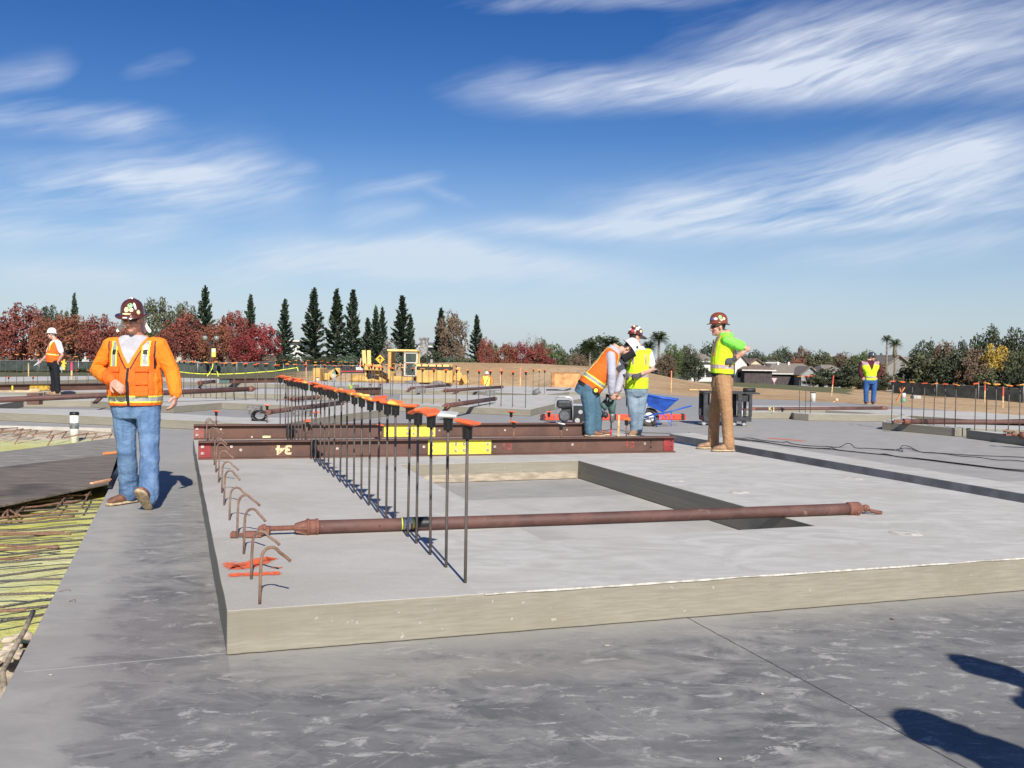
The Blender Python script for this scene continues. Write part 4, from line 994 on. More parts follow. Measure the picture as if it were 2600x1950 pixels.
def remesh(mb, name, mats, parent, voxel=.01, smooth=4, disp=0.0, dscale=6.0, paint=None, seed=0, stretch=(1, 1, 1)):
    me = mb.mesh(name); o = bpy.data.objects.new('tmp', me); COL.objects.link(o)
    r_ = o.modifiers.new('r', 'REMESH'); r_.mode = 'VOXEL'; r_.voxel_size = voxel; r_.use_smooth_shade = True
    if smooth: s_ = o.modifiers.new('s', 'SMOOTH'); s_.iterations = smooth; s_.factor = .5
    dg = bpy.context.evaluated_depsgraph_get(); out = bpy.data.meshes.new_from_object(o.evaluated_get(dg)); bpy.data.objects.remove(o); bpy.data.meshes.remove(me)
    out.materials.clear(); out.name = name
    if disp:
        nv = len(out.vertices); co = np.empty(nv*3, 'f'); no = np.empty(nv*3, 'f'); out.vertices.foreach_get('co', co); out.vertices.foreach_get('normal', no)
        co = co.reshape(-1, 3); no = no.reshape(-1, 3); q = co*np.array(stretch)*dscale+np.array((seed, seed*2, 0)); am = np.empty(nv)
        N_ = noise.noise
        for i_, (x, y, z) in enumerate(q.tolist()):
            am[i_] = N_((x, y, z))*.7+N_((x*2.1, y*2.1, z*2.1))*.45-abs(N_((x*1.3+9, y*1.3+9, z*1.3+9)))*.9
        co = co+no*(am*disp)[:, None]; out.vertices.foreach_set('co', co.astype('f').ravel())
    mats = mats if isinstance(mats, (list, tuple)) else [mats]
    for m in mats: out.materials.append(m)
    if paint:
        for f in out.polygons: f.material_index = paint(f.center, f.normal)
    out.polygons.foreach_set('use_smooth', [True]*len(out.polygons)); out.update()
    o = bpy.data.objects.new(name, out); COL.objects.link(o); o.parent = parent; return o
def loft(m, rings, n=18):
    """rings: (centre, axis_x vector, axis_y vector) - vectors carry the radii"""
    vs = []
    for c, a, b in rings:
        for k in range(n):
            t = 2*math.pi*k/n; cx_, sx_ = math.cos(t), math.sin(t)
            # superellipse, a bit boxy
            cx_ = math.copysign(abs(cx_)**.85, cx_); sx_ = math.copysign(abs(sx_)**.85, sx_)
            vs.append(c+a*cx_+b*sx_)
    N = len(rings); fs = [(i*n+k, i*n+(k+1) % n, (i+1)*n+(k+1) % n, (i+1)*n+k) for i in range(N-1) for k in range(n)]
    fs += [tuple(reversed(range(n))), tuple((N-1)*n+k for k in range(n))]
    m.add(vs, fs, 0, True)
def limb(m, pts, rs):
    m.tube(pts, rs, 12)
    for p, r_ in zip(pts, rs): m.ball(p, r_*.99, 10, 8)
def frame(axis, side):
    a = axis.normalized(); s = (side-a*side.dot(a)).normalized(); return s, a, s.cross(a)   # side, axis(up), forward? fixed below
class Fig:
    """joint positions relative to the person's empty, from pixels of the photograph and a distance"""
    def __init__(s, base_px, z, scale_y=None):
        s.o = G(base_px[0], base_px[1], z); s.y = s.o.y
    def j(s, px, py, dy=0.0): return D(px, py, s.y+dy)-s.o
def build_person(fig, J, label, W, face, hat, top, trousers, boots=LEATHER, voxel=.0085, sleeves='long', hand_curl=(.5, .5), hair=HAIR, gloves=False, shades=True, build=1.0, bare=None, hdir=None, trouser_r=1.0, hatkw={}, cuffs=True, beard=False, belly=1.0, top_disp=.005, group=None, boot_kw=None, leg_r=1.0):
    """J: dict neck, head, sL, eL, wL, hL(hand end), sR.. (L = left in image), pL, kL, aL, tL, pR.. (hips, knees, ankles, toes)"""
    e = empty('person', fig.o, label, 'person', group)
    sh = (J['sR']-J['sL']).normalized(); pel = (J['pL']+J['pR'])/2; chest = (J['sL']+J['sR'])/2; ax = (chest-pel).normalized()
    sd = (sh-ax*sh.dot(ax)).normalized(); fw = ax.cross(sd)            # candidate forward
    fdir = Vector(face).normalized()
    bf = J.get('bf', fdir)
    if fw.dot(bf) < 0: fw = -fw
    hw = (J['sR']-J['sL']).length/2; hp = W['hip']/2; TL = (chest-pel).length
    hs = (J['pR']-J['pL']).normalized(); hs = sd if hs.dot(sd) < .2 else hs
    b = build
    def torso(m, t0, t1, off, waist=None, bl=1.0):
        R_ = [(-.16, hp*.90, .105), (-.02, hp*1.0, .125*bl), (.18, hp*.97*bl**.5, .125*bl), (.42, hp*1.0*bl**.4, .125*bl), (.68, hw*.88, .125), (.86, hw*.94, .118), (1.0, hw*.90, .100), (1.09, hw*.66, .088), (1.18, hw*.40, .072), (1.25, hw*.30, .064)]
        rings = []
        for t, rx, ry in R_:
            if t < t0-.001 or t > t1+.001: continue
            s_ = (hs*(1-min(1, max(0, t))) + sd*min(1, max(0, t))).normalized()
            rings.append((pel+ax*(TL*t)+fw*(.02*math.sin(max(0, t)*3)*bl), s_*(rx*b+off), fw*(ry*b+off)))
        loft(m, rings)
    # ---- body, one continuous surface
    body = MB(); torso(body, -.16, 1.25, -.012)
    hc = J['head']; hf = fdir; hu = Vector(J.get('hu', (0, 0, 1))); hu = (hu-hf*hu.dot(hf)).normalized(); hsd = hf.cross(hu)
    limb(body, [chest+ax*.0, chest*.35+hc*.65-hf*.03-hu*.05, hc-hf*.02-hu*.03], [.075*b, .062*b**.5, .06])
    RH = Matrix((hsd, hf, hu)).transposed()
    def hp_(x, y, z): return hc+hsd*x+hf*y+hu*z
    body.ball(hp_(0, -.008, .035), (.076, .094, .090), 16, 12, rot=RH); body.ball(hp_(0, .030, -.045), (.058, .060, .068), 14, 10, rot=RH)
    body.ball(hp_(0, .068, -.086), (.026, .024, .022), 10, 8, rot=RH); body.ball(hp_(0, .082, .028), (.055, .016, .014), 10, 6, rot=RH)
    body.tube([hp_(0, .086, .022), hp_(0, .100, -.002), hp_(0, .112, -.020), hp_(0, .092, -.030)], [.010, .012, .016, .012], 8); body.ball(hp_(.013, .094, -.026), .009); body.ball(hp_(-.013, .094, -.026), .009)
    body.ball(hp_(0, .080, -.052), (.024, .014, .008), 10, 6, rot=RH); body.ball(hp_(0, .078, -.064), (.020, .014, .009), 10, 6, rot=RH)
    for s_ in (1, -1):
        body.ball(hp_(.040*s_, .062, -.022), (.024, .024, .022), 10, 8, rot=RH); body.ball(hp_(.078*s_, -.004, -.004), (.011, .020, .031), 8, 8, rot=RH); body.ball(hp_(.031*s_, .078, .006), .013)
    for k, fs_ in (('L', -1), ('R', 1)):
        S_, E_, W_, H_ = J['s'+k], J['e'+k], J['w'+k], J['h'+k]
        limb(body, [S_-sh*fs_*.03, S_*.55+E_*.45, E_, E_*.6+W_*.4, W_], [.052*b, .045*b, .038*b, .039*b, .028])
        hd = (H_-W_).normalized(); pn = Vector(J.get('n'+k, (sh*-fs_))); pn = (pn-hd*pn.dot(hd)).normalized(); hsid = hd.cross(pn)   # across the palm
        th = J.get('th'+k, 1)   # side of the thumb
        MH = Matrix((hsid, pn, hd)).transposed(); body.ball(W_+hd*.055, (.041, .017, .055), 12, 10, rot=MH); body.box(W_+hd*.058, (.072, .024, .07), MH)
        cu = hand_curl[0 if k == 'L' else 1]
        for q, (of, ln) in enumerate(((-.030, .060), (-.010, .074), (.010, .078), (.029, .070))):
            f0 = W_+hd*(.090-.004*abs(q-2))+hsid*of*th*1.05; a1 = cu*.9; a2 = cu*2.0
            d1 = (hd*math.cos(a1)+pn*math.sin(a1)+hsid*of*1.2*th).normalized(); d2 = (hd*math.cos(a2)+pn*math.sin(a2)).normalized(); d3 = (hd*math.cos(a2*1.35)+pn*math.sin(a2*1.35)).normalized()
            p1 = f0+d1*ln*.45; p2 = p1+d2*ln*.32; p3 = p2+d3*ln*.26
            limb(body, [f0-hd*.02, f0, p1, p2, p3], [.0095, .0098, .0092, .0086, .0074])
        t0_ = W_+hd*.025+hsid*.030*th; t1_ = t0_+(hd*.6+hsid*.75*th+pn*.35).normalized()*.042; t2_ = t1_+(hd*.9+hsid*.15*th+pn*.45).normalized()*.032
        limb(body, [t0_-hsid*.012*th, t0_, t1_, t2_], [.015, .0135, .0115, .0088])
        P_, K_, A_, T_ = J['p'+k], J['k'+k], J['a'+k], J['t'+k]
        limb(body, [P_, P_*.5+K_*.5, K_, K_*.62+A_*.38, A_], [.088*b, .078*b, .056*b, .055*b, .038]); limb(body, [A_, A_*.45+T_*.55+Vector((0, 0, -.022))], [.036, .022])
    def skin_paint(c, n):
        r_ = c-hc; x, y, z = r_.dot(hsd), r_.dot(hf), r_.dot(hu)
        if abs(x) < .028 and y > .072 and -.068 < z < -.050: return 1
        if r_.length < .16 and (z > .045 or (y < -.03 and z > -.045)) and y < .075: return 2
        if beard and y > .055 and -.11 < z < -.040 and abs(x) < .045: return 2
        if sleeves == 'none_gloves' or gloves:
            for k in 'LR':
                q = c-J['w'+k]; hd = (J['h'+k]-J['w'+k]).normalized()
                if q.length < .23 and q.dot(hd) > -.045 : return 3
        return 0
    remesh(body, 'body', [SKIN, BROWL, hair, GLOVE], e, voxel*.8, 2, paint=skin_paint)
    # ---- trousers
    m = MB()
    cr = pel-Vector((0, 0, 1))*.10
    rings = [(pel+ax*(TL*t), hs*(hp*k1*b+.012), fw*((.122*k2)*b*belly**.5+.012)) for t, k1, k2 in ((.16, 1.0, 1.0), (.04, 1.03, 1.05), (-.10, 1.0, 1.08), (-.24, .86, .95))]
    loft(m, rings)
    for k, fs_ in (('L', -1), ('R', 1)):
        P_, K_, A_ = J['p'+k], J['k'+k], J['a'+k]; tr = trouser_r
        hem = A_+(A_-K_).normalized()*.004
        limb(m, [P_+Vector((0, 0, .0)), P_*.66+K_*.34, P_*.3+K_*.7, K_, K_*.6+A_*.4, K_*.25+A_*.75, hem], [.108*b, .103*b*tr, .088*b*tr, .082*b*tr, .080*tr*leg_r, .078*tr*leg_r, .080*tr*leg_r])
    jj = [J['kL'], J['kR'], J['aL'], J['aR']]
    remesh(m, 'trousers', trousers, e, voxel, 2, disp=.0055, dscale=6.0, seed=W.get('seed', 1), stretch=(1, 1, 2.1))
    # ---- boots
    for k in 'LR':
        A_, T_ = J['a'+k], J['t'+k]; d = (T_-A_); d0 = Vector((d.x, d.y, 0)).normalized(); dd = d.normalized() if J.get('tilt'+k) else (d0 if True else d)
        up = J.get('up'+k, Vector((0, 0, 1))); up = (up-dd*up.dot(dd)).normalized(); sdb = dd.cross(up)
        L_ = max(.16, .215); heel = A_-dd*.065
        zb = (J['sole'+k] if ('sole'+k) in J else A_-up*.095)
        m = MB()
        rg = []
        for t, w_, h_ in ((-.075, .028, .07), (-.05, .038, .10), (0, .040, .105), (.06, .043, .085), (.12, .050, .066), (.17, .050, .055), (.20, .040, .045), (.218, .02, .03)):
            c = A_-up*.095+dd*t+up*(h_/2+.016); rg.append((c, sdb*w_, up*(h_/2)))
        loft(m, rg, 14); m.tube([A_-up*.03, A_+up*.05], [.046, .048], 12)
        m2 = MB(); rg = [(A_-up*.095+dd*t+up*.012, sdb*(w_+.006), up*.014) for t, w_ in ((-.082, .024), (-.055, .038), (0, .038), (.06, .042), (.12, .052), (.175, .052), (.205, .040), (.228, .018))]
        bo = remesh(m, 'boot', boots, e, .007, 3); loft_ = MB(); loft(loft_, rg, 14); loft_.build('sole', SOLE, bo)
    # ---- tops
    obs = {}
    for spec in top:
        kind = spec['kind']; off = spec.get('off', .012); m = MB()
        torso(m, spec.get('t0', -.02), spec.get('t1', 1.19 if kind != 'vest' else 1.10), off, bl=belly*spec.get('belly', 1.0))
        if spec.get('collar'): limb(m, [chest+ax*.01, chest*.62+hc*.38-hf*.03-hu*.03], [.085*b, .076])
        if kind in ('long', 'short'):
            for k, fs_ in (('L', -1), ('R', 1)):
                S_, E_, W_ = J['s'+k], J['e'+k], J['w'+k]; o_ = spec.get('arm', .016)
                if kind == 'long': limb(m, [S_-sh*fs_*.05, S_, S_*.5+E_*.5, E_, E_*.5+W_*.5, E_*.12+W_*.88, E_*.03+W_*.97], [.060*b+o_, .056*b+o_, .052*b+o_, .046*b+o_, .044*b+o_, .036+o_, .030+o_*.6])
                else: limb(m, [S_-sh*fs_*.05, S_, S_*.62+E_*.38, S_*.35+E_*.65], [.058*b+o_, .054*b+o_, .053*b+o_, .053*b+o_])
        elif kind in ('vest', 'tank'):
            for k, fs_ in (('L', -1), ('R', 1)): limb(m, [J['s'+k]-sh*fs_*.07-ax*.02, J['s'+k]-sh*fs_*.015+ax*.0], [.062*b+off, .052*b+off])
        mats = spec['mats']
        pf = spec.get('paint')
        def paint(c, n, pf=pf):
            r_ = c-pel; return pf(r_.dot(sd), r_.dot(ax)/TL, r_.dot(fw), c, n.dot(fw), J, n)
        obs[spec['name']] = remesh(m, spec['name'], mats, e, spec.get('voxel', voxel), spec.get('smooth', 2), disp=spec.get('disp', top_disp), dscale=spec.get('ds', 8), paint=paint if pf else None, seed=W.get('seed', 1)+3)
    # ---- sunglasses
    if shades:
        m = MB(); m.tube([hp_(x, .087-.9*x*x*8, .012) for x in (-.070, -.055, -.03, -.012, 0, .012, .03, .055, .070)], [.006, .016, .019, .012, .006, .012, .019, .016, .006], 10)
        for s_ in (1, -1): m.tube([hp_(.068*s_, .05, .014), hp_(.080*s_, -.01, .016)], .004, 6)
        m.build('sunglasses', SHADES, e)
    # ---- hard hat
    if hat:
        hh = MB(); cz = hatkw.get('z', .052); tl = hatkw.get('tilt', .10); hu2 = (hu*math.cos(tl)+hf*-math.sin(-tl)*-1).normalized() if False else (hu-hf*tl).normalized() if hatkw.get('back') else (hu+hf*tl*-1).normalized()
        hf2 = (hf+hu*tl).normalized() if hatkw.get('back') else (hf-hu*(-tl)).normalized()
        hf2 = (hf2-hu2*hf2.dot(hu2)).normalized(); hs2 = hf2.cross(hu2); C = hp_(0, -.008, cz)
        n = 28; vs = []; prof = [(1.0, 0), (1.0, .012), (.985, .04), (.93, .075), (.80, .110), (.58, .136), (.30, .150), (.02, .155)]
        bw = hatkw.get('brim', .032); full = hatkw.get('full', True)
        for (r_, z_) in prof:
            for k in range(n):
                t = 2*math.pi*k/n; ridge = 1+.0*z_
                vs.append(C+hs2*(.100*r_*math.cos(t))+hf2*(.122*r_*math.sin(t))+hu2*(z_*.92+(.006 if abs(math.cos(t)) < .25 and z_ > .05 else 0)))
        base = len(vs); vb = []
        for k in range(n):
            t = 2*math.pi*k/n; w = bw if full else (bw*1.5*max(0, math.sin(t))**1.5+.008); w = w*(1+.35*max(0, math.sin(t)))
            vb.append(C+hs2*((.100+w)*math.cos(t))+hf2*((.122+w)*math.sin(t))+hu2*(-.016+.020*math.cos(t)**2))
        for k in range(n):
            t = 2*math.pi*k/n; w = bw if full else (bw*1.5*max(0, math.sin(t))**1.5+.008); w = w*(1+.35*max(0, math.sin(t)))
            vb.append(C+hs2*((.098+w)*math.cos(t))+hf2*((.120+w)*math.sin(t))+hu2*(-.022+.020*math.cos(t)**2))
        vi = [C+hs2*(.094*math.cos(2*math.pi*k/n))+hf2*(.115*math.sin(2*math.pi*k/n))+hu2*-.004 for k in range(n)]
        fs = [(i*n+k, i*n+(k+1) % n, (i+1)*n+(k+1) % n, (i+1)*n+k) for i in range(len(prof)-1) for k in range(n)]
        N0, N1, N2 = base, base+n, base+2*n
        fs += [(k, N0+k, N0+(k+1) % n, (k+1) % n) for k in range(n)]+[(N0+k, N1+k, N1+(k+1) % n, N0+(k+1) % n) for k in range(n)]+[(N1+k, N2+k, N2+(k+1) % n, N1+(k+1) % n) for k in range(n)]+[tuple(N2+k for k in range(n))]
        hh.add(vs+vb+vi, fs, 0, True); ho = hh.build('hard_hat', hat, e)
        for (a_, z_, sz, mt) in hatkw.get('stickers', ()):   # angle from front toward image-right side, height 0..1
            t = math.pi/2+a_; zz = z_*.155
            rr = 1.0
            for (r1, z1), (r2, z2) in zip(prof, prof[1:]):
                if z1 <= zz <= z2: rr = r1+(r2-r1)*(zz-z1)/(z2-z1)
            q = C+hs2*(.100*rr*math.cos(t))+hf2*(.122*rr*math.sin(t))+hu2*(zz*.92); nn = (hs2*math.cos(t)/.107+hf2*math.sin(t)/.132+hu2*(zz/.155)**1.5*9/1.0).normalized()
            s1 = nn.cross(hu2).normalized(); s2 = nn.cross(s1); mm = MB(); sx, sy = sz if isinstance(sz, tuple) else (sz, sz)
            rng = 14; ring = [q+nn*.0022+s1*(sx*math.cos(2*math.pi*k/rng))+s2*(sy*math.sin(2*math.pi*k/rng)) for k in range(rng)]; ring2 = [v-nn*.012 for v in ring]
            if isinstance(sz, tuple) and len(hatkw.get('sq', ())) : pass
            mm.add(ring+ring2, [tuple(range(rng))]+[(k, rng+k, rng+(k+1) % rng, (k+1) % rng) for k in range(rng)], 0, False); mm.build('sticker', mt, ho)
    return e, dict(pel=pel, ax=ax, sd=sd, fw=fw, TL=TL, hp=hp_, hw=hw, chest=chest, hu=hu, hf=hf, hsd=hsd)
V = Vector
# ---- 1 man in the orange jacket walking towards the camera
fg = Fig((350, 1283), 0); j = fg.j
J = dict(head=j(337, 811, -.09), hu=(0, -.42, 1), sL=j(282, 878), eL=j(247, 941, .02), wL=j(284, 967, -.26), hL=j(312, 993, -.33), sR=j(404, 878), eR=j(437, 944, .03), wR=j(447, 1003, -.06), hR=j(441, 1034, -.08),
         nL=V((.3, .8, -.5)), thL=-1, nR=V((-1, 0, 0)), thR=-1, pL=j(315, 1026), pR=j(375, 1026), kL=j(322, 1147, -.02), aL=j(327, 1244, .10), tL=j(318, 1275, -.08), kR=j(380, 1145, -.14), aR=j(377, 1250, -.26), tR=j(374, 1262, -.42), tiltR=1, upR=V((0, -.55, .85)), bf=V((0, -1, 0)))
J['aR'] = V((J['aR'].x, J['aR'].y, .125)); J['tR'] = J['aR']+V((0, -.15, .13)); J['upR'] = V((0, .65, .75)); J['aL'] = V((J['aL'].x, J['aL'].y, .10)); J['tL'] = J['aL']+V((-.10, -.16, -.03))
def p1_paint(x, t, y, c, nf, J, n):
    a = abs(x)
    tor = (abs(x) < .235 and t < 1.05) and nf > -.2
    # sleeves and hood stay hoodie orange
    if y > .02 and nf > .05:
        vw = .012+ (t-.62)*.28
        if t > .62 and a < vw and t < 1.3: return 5 if a < vw-.030 else 0
        if t <= .655 and a < .014: return 4
        if t > .60 and abs(a-(vw+.012)) < .007 and t < .92: return 4
    if .035 < t < .155 and a < .27 and nf > -1: return 3 if (t < .058 or t > .132) else 2
    if a < .215 and t < 1.08:
        if y > 0 and t > .655 and .108 < a < .172:
            if .85 < t < .93 and .122 < a < .158: return 4
            return 3 if (a < .120 or a > .160) else 2
        if abs(a-.207) < .006 and t > .60: return 4
        return 1
    return 0
tops = [dict(kind='long', name='jacket', off=.020, t0=-.02, t1=1.19, mats=[F_ORANGE, F_VEST, SILVER, YTAPE, BLACKF, F_TEE], paint=p1_paint, voxel=.0062, arm=.022, disp=.007, ds=10, belly=1.10)]
e1_, K = build_person(fg, J, 'man in a bright orange jacket and jeans walking towards the camera', dict(hip=.40, seed=1), (0, -1, -.26), HATBR, tops, F_DENIM, BRLEA, voxel=.0075, build=1.04, hand_curl=(.45, .45), belly=1.12, trouser_r=1.0, leg_r=1.10,
    hatkw=dict(full=True, brim=.040, tilt=.05, z=.045, stickers=[(.28, .66, .021, STK_G), (.36, .40, .018, STK_Y), (.95, .22, (.017, .020), STK_Y), (-.05, .42, (.020, .024), STK_Y), (-.05, .16, (.040, .008), STK_Y), (.72, .60, (.010, .034), STK_W), (-.1, 1.0, (.016, .012), STK_W)]))
# neck cloth under the hat
m = MB(); hp_ = K['hp']
for s_ in (1, -1):
    a = [hp_(s_*.098, -.02, .05), hp_(s_*.108, -.02, -.03), hp_(s_*.130, -.01, -.07), hp_(s_*.165, .0, -.105)]; b_ = [hp_(s_*.080, -.03, .05), hp_(s_*.084, -.03, -.04), hp_(s_*.10, -.01, -.095), hp_(s_*.142, .02, -.128)]
    vs = []
    for p_, q_ in zip(a, b_): vs += [p_, q_]
    vs += [v+V((0, .0, 0))+K['hsd']*(.008*s_) for v in vs]; m.add(vs, [(0, 1, 3, 2), (2, 3, 5, 4), (4, 5, 7, 6), (8, 10, 11, 9), (10, 12, 13, 11), (12, 14, 15, 13), (0, 2, 10, 8), (2, 4, 12, 10), (4, 6, 14, 12), (6, 7, 15, 14), (1, 9, 11, 3), (3, 11, 13, 5), (5, 13, 15, 7)], 0, True)
m.add([hp_(-.06, -.10, .04), hp_(.06, -.10, .04), hp_(.07, -.10, -.04), hp_(-.07, -.10, -.04), hp_(.12, -.09, -.165), hp_(-.12, -.09, -.165)], [(0, 1, 2, 3), (3, 2, 4, 5)], 0, True)
o = m.build('neck_cloth', F_WHITE, e1_); sm_ = o.modifiers.new('s', 'SUBSURF'); sm_.levels = 2; sm_.render_levels = 2
# jacket pockets
pel, ax, sd, fw, TL = K['pel'], K['ax'], K['sd'], K['fw'], K['TL']; Rm = Matrix((sd, fw, ax)).transposed()
for s_ in (1, -1):
    for (x_, t_, w_, h_, y_) in ((.125, .60, .115, .045, .178), (.125, .44, .105, .11, .182), (.125, .27, .115, .045, .192), (.125, .20, .11, .05, .190)):
        m = MB(); m.box(pel+sd*(x_*s_)+ax*(TL*t_)+fw*y_, (w_, .018, h_), Rm @ Matrix.Rotation(-.34*s_, 3, 'Z'))
        m.build('pocket', F_VEST, e1_, bevel=.005, seg=2)
# flag sticker on brim
m = MB(); m.box(hp_(-.0, .170, .052), (.038, .004, .012), Matrix((K['hsd'], K['hf'], K['hu'])).transposed()); m.build('sticker', STK_W, e1_)
text_mesh('printed_logo', 'SRP', .035, BLACKF, Matrix.Translation(pel+sd*-.075+ax*(TL*.73)+fw*.150) @ Matrix((sd, ax, fw)).transposed().to_4x4(), e1_, .001) if False else None

# ---- 2 man in the white hard hat, left
fg = Fig((143, 1002), T2); j = fg.j
J = dict(head=j(131, 850), sL=j(134, 872, .17), eL=j(119, 903, .22), wL=j(104, 917, .20), hL=j(97, 925, .18), sR=j(149, 872, -.17), eR=j(158, 902, -.20), wR=j(147, 919, -.15), hR=j(140, 929, -.12), nL=V((.2, -.3, 1)), nR=V((0, 1, 0)),
         pL=j(135, 920, .10), pR=j(139, 920, -.10), kL=j(137, 960, .08), aL=j(137, 991, .10), tL=j(122, 1000, .14), kR=j(144, 960, -.12), aR=j(147, 993, -.10), tR=j(135, 998, -.10), bf=V((-1, -.25, 0)))
for k in 'LR': J['a'+k].z = .10; J['t'+k] = J['a'+k]+V((-.2, -.02, -.04))
def p2_paint(x, t, y, c, nf, J, n):
    if abs(t-.42) < .035: return 2 if abs(t-.42) > .018 else 1
    if t > .62 and .06 < abs(x) < .095 and y > -.02: return 2
    if t > .75 and abs(x) < (t-.72)*.2 and y > .05: return 3
    return 0
build_person(fg, J, 'man in a white hard hat, orange vest and black trousers holding papers', dict(hip=.33, seed=2), (-1, -.25, -.08), HATWH,
    [dict(kind='short', name='shirt', off=.010, mats=[F_WHITE], arm=.022), dict(kind='vest', name='vest', off=.022, t0=-.02, mats=[F_VEST, SILVER, YTAPE, F_WHITE], paint=p2_paint)],
    F_BLACK, LEATHER, voxel=.011, build=1.1, belly=1.35, beard=True, hair=HAIRG, hatkw=dict(stickers=[(1.3, .45, .014, STK_G)]))
m = MB(); q = j(92, 925, .18); m.box(q+V((.04, 0, .02)), (.20, .15, .006), Matrix.Rotation(R(-28), 3, 'Y') @ Matrix.Rotation(.3, 3, 'X')); m.box(q+V((.06, .02, .035)), (.18, .14, .006), Matrix.Rotation(R(-40), 3, 'Y') @ Matrix.Rotation(-.2, 3, 'X'))
tag(m.build('paper_sheets', PAPER, None, fg.o), 'white folded papers held by the man in the white hard hat', 'papers')

# ---- 3 bending man with the drill
fg = Fig((1487, 1107), TA); j = fg.j
J = dict(head=j(1594, 886, .02), hu=(.75, 0, .60), sL=j(1551, 903, -.19), eL=j(1553, 950, -.24), wL=j(1552, 1000, -.16), hL=j(1563, 1020, -.12), sR=j(1557, 895, .20), eR=j(1580, 945, .24), wR=j(1565, 1000, .16), hR=j(1572, 1020, .12), nL=V((.3, .9, 0)), nR=V((.3, -.9, 0)),
         pL=j(1492, 985, -.10), pR=j(1497, 983, .11), kL=j(1498, 1052, -.13), aL=j(1498, 1098, -.13), tL=j(1520, 1107, -.14), kR=j(1516, 1052, .13), aR=j(1513, 1095, .13), tR=j(1530, 1103, .14), bf=V((1, 0, -1)))
for k in 'LR': J['a'+k].z = .10; J['t'+k] = J['a'+k]+V((.2, -.02, -.04))
def p3_paint(x, t, y, c, nf, J, n):
    if abs(t-.22) < .062: return 2 if abs(t-.22) > .036 else 1
    if t > .27 and abs(abs(x)-.115) < .034: return 2 if abs(abs(x)-.115) > .020 else 1
    if t < .03: return 3
    return 0
e3_, K3 = build_person(fg, J, 'man bending over a drill in an orange vest and white hard hat', dict(hip=.33, seed=3), (.55, -.08, -.85), HATWH,
    [dict(kind='long', name='shirt', off=.012, t0=-.16, mats=[F_GREYT], arm=.013), dict(kind='vest', name='vest', off=.024, t0=-.02, mats=[F_VEST, SILVER, YTAPE, BLACKF], paint=p3_paint, voxel=.008)],
    F_DENIM2, BRLEA, voxel=.009, build=1.16, belly=1.2, hand_curl=(1.0, 1.0), shades=False, trouser_r=1.05, leg_r=1.1, hatkw=dict(brim=.04, stickers=[(-.9, .5, .02, BLACKF)]))
m = MB(); hp_ = K3['hp']
vs = [];
for i in range(7):
    a_ = R(-75+25*i)
    for z_ in (.05, -.02, -.15): vs.append(hp_(.135*math.sin(a_), .16*math.cos(a_), z_))
vs += [v+V((.004, 0, .0)) for v in vs]
m.add(vs, [(i*3+k, i*3+k+1, (i+1)*3+k+1, (i+1)*3+k) for i in range(6) for k in range(2)]+[(21+i*3+k, 21+(i+1)*3+k, 21+(i+1)*3+k+1, 21+i*3+k+1) for i in range(6) for k in range(2)], 0, True); m.build('face_shield', BLACKF, e3_)
m = MB(); q = j(1513, 991, -.24); m.tube([q+V((0, .035, 0)), q+V((0, 0, 0))], .045, 16); o = m.build('tape_measure', BLACKF, e3_); m = MB(); m.tube([q, q+V((0, -.003, 0))], .030, 14); m.build('tape_badge', YTAPE, o); 
# ---- 4 man in the lime vest
fg = Fig((1617, 1107), TA-.02); j = fg.j
J = dict(head=j(1611, 858, .0), hu=(0, .0, 1), sL=j(1594, 893, -.02), eL=j(1586, 930, -.10), wL=j(1580, 950, -.20), hL=j(1594, 955, -.26), sR=j(1647, 897), eR=j(1657, 938, .0), wR=j(1622, 952, -.26), hR=j(1603, 956, -.32), nL=V((0, 0, -1)), nR=V((0, .6, -.8)),
         pL=j(1603, 985), pR=j(1629, 985), kL=j(1608, 1046, -.04), aL=j(1612, 1095, 0), tL=j(1600, 1107, -.15), kR=j(1624, 1046, 0), aR=j(1620, 1097, .06), tR=j(1612, 1104, -.1), bf=V((-.5, -1, 0)))
for k in 'LR': J['a'+k].z = .10; J['t'+k] = J['a'+k]+V((-.08, -.18, -.04))
def p4_paint(x, t, y, c, nf, J, n):
    if abs(t-.36) < .062: return 1 if abs(t-.36) < .04 else 2
    if t > .66 and .075 < abs(x) < .125 and y > -.05: return 3 if .085 < abs(x) < .115 and t < .95 else 0
    return 0
build_person(fg, J, 'man in a lime vest, white shirt and dusty jeans standing behind the bending man', dict(hip=.31, seed=4), (.75, .45, -.30), HATBR,
    [dict(kind='short', name='shirt', off=.012, t0=-.10, mats=[F_WHITE], arm=.014), dict(kind='vest', name='vest', off=.026, t0=-.04, mats=[F_LIME, SILVER, OTAPE, PTAPE], paint=p4_paint, voxel=.008)],
    F_DENIM3, LEATHER, voxel=.009, build=1.02, gloves=True, hand_curl=(.8, .8), trouser_r=1.0, shades=False, hatkw=dict(full=False, brim=.045, stickers=[(k_*.62, (.25, .62, .42)[k_ % 3], .024+.006*(k_ % 2), (STK_W, STK_R, STK_W, STK_Y, STK_B)[k_ % 5]) for k_ in range(10)]+[(k_*1.2, .82, .022, (STK_W, STK_Y)[k_ % 2]) for k_ in range(5)]))
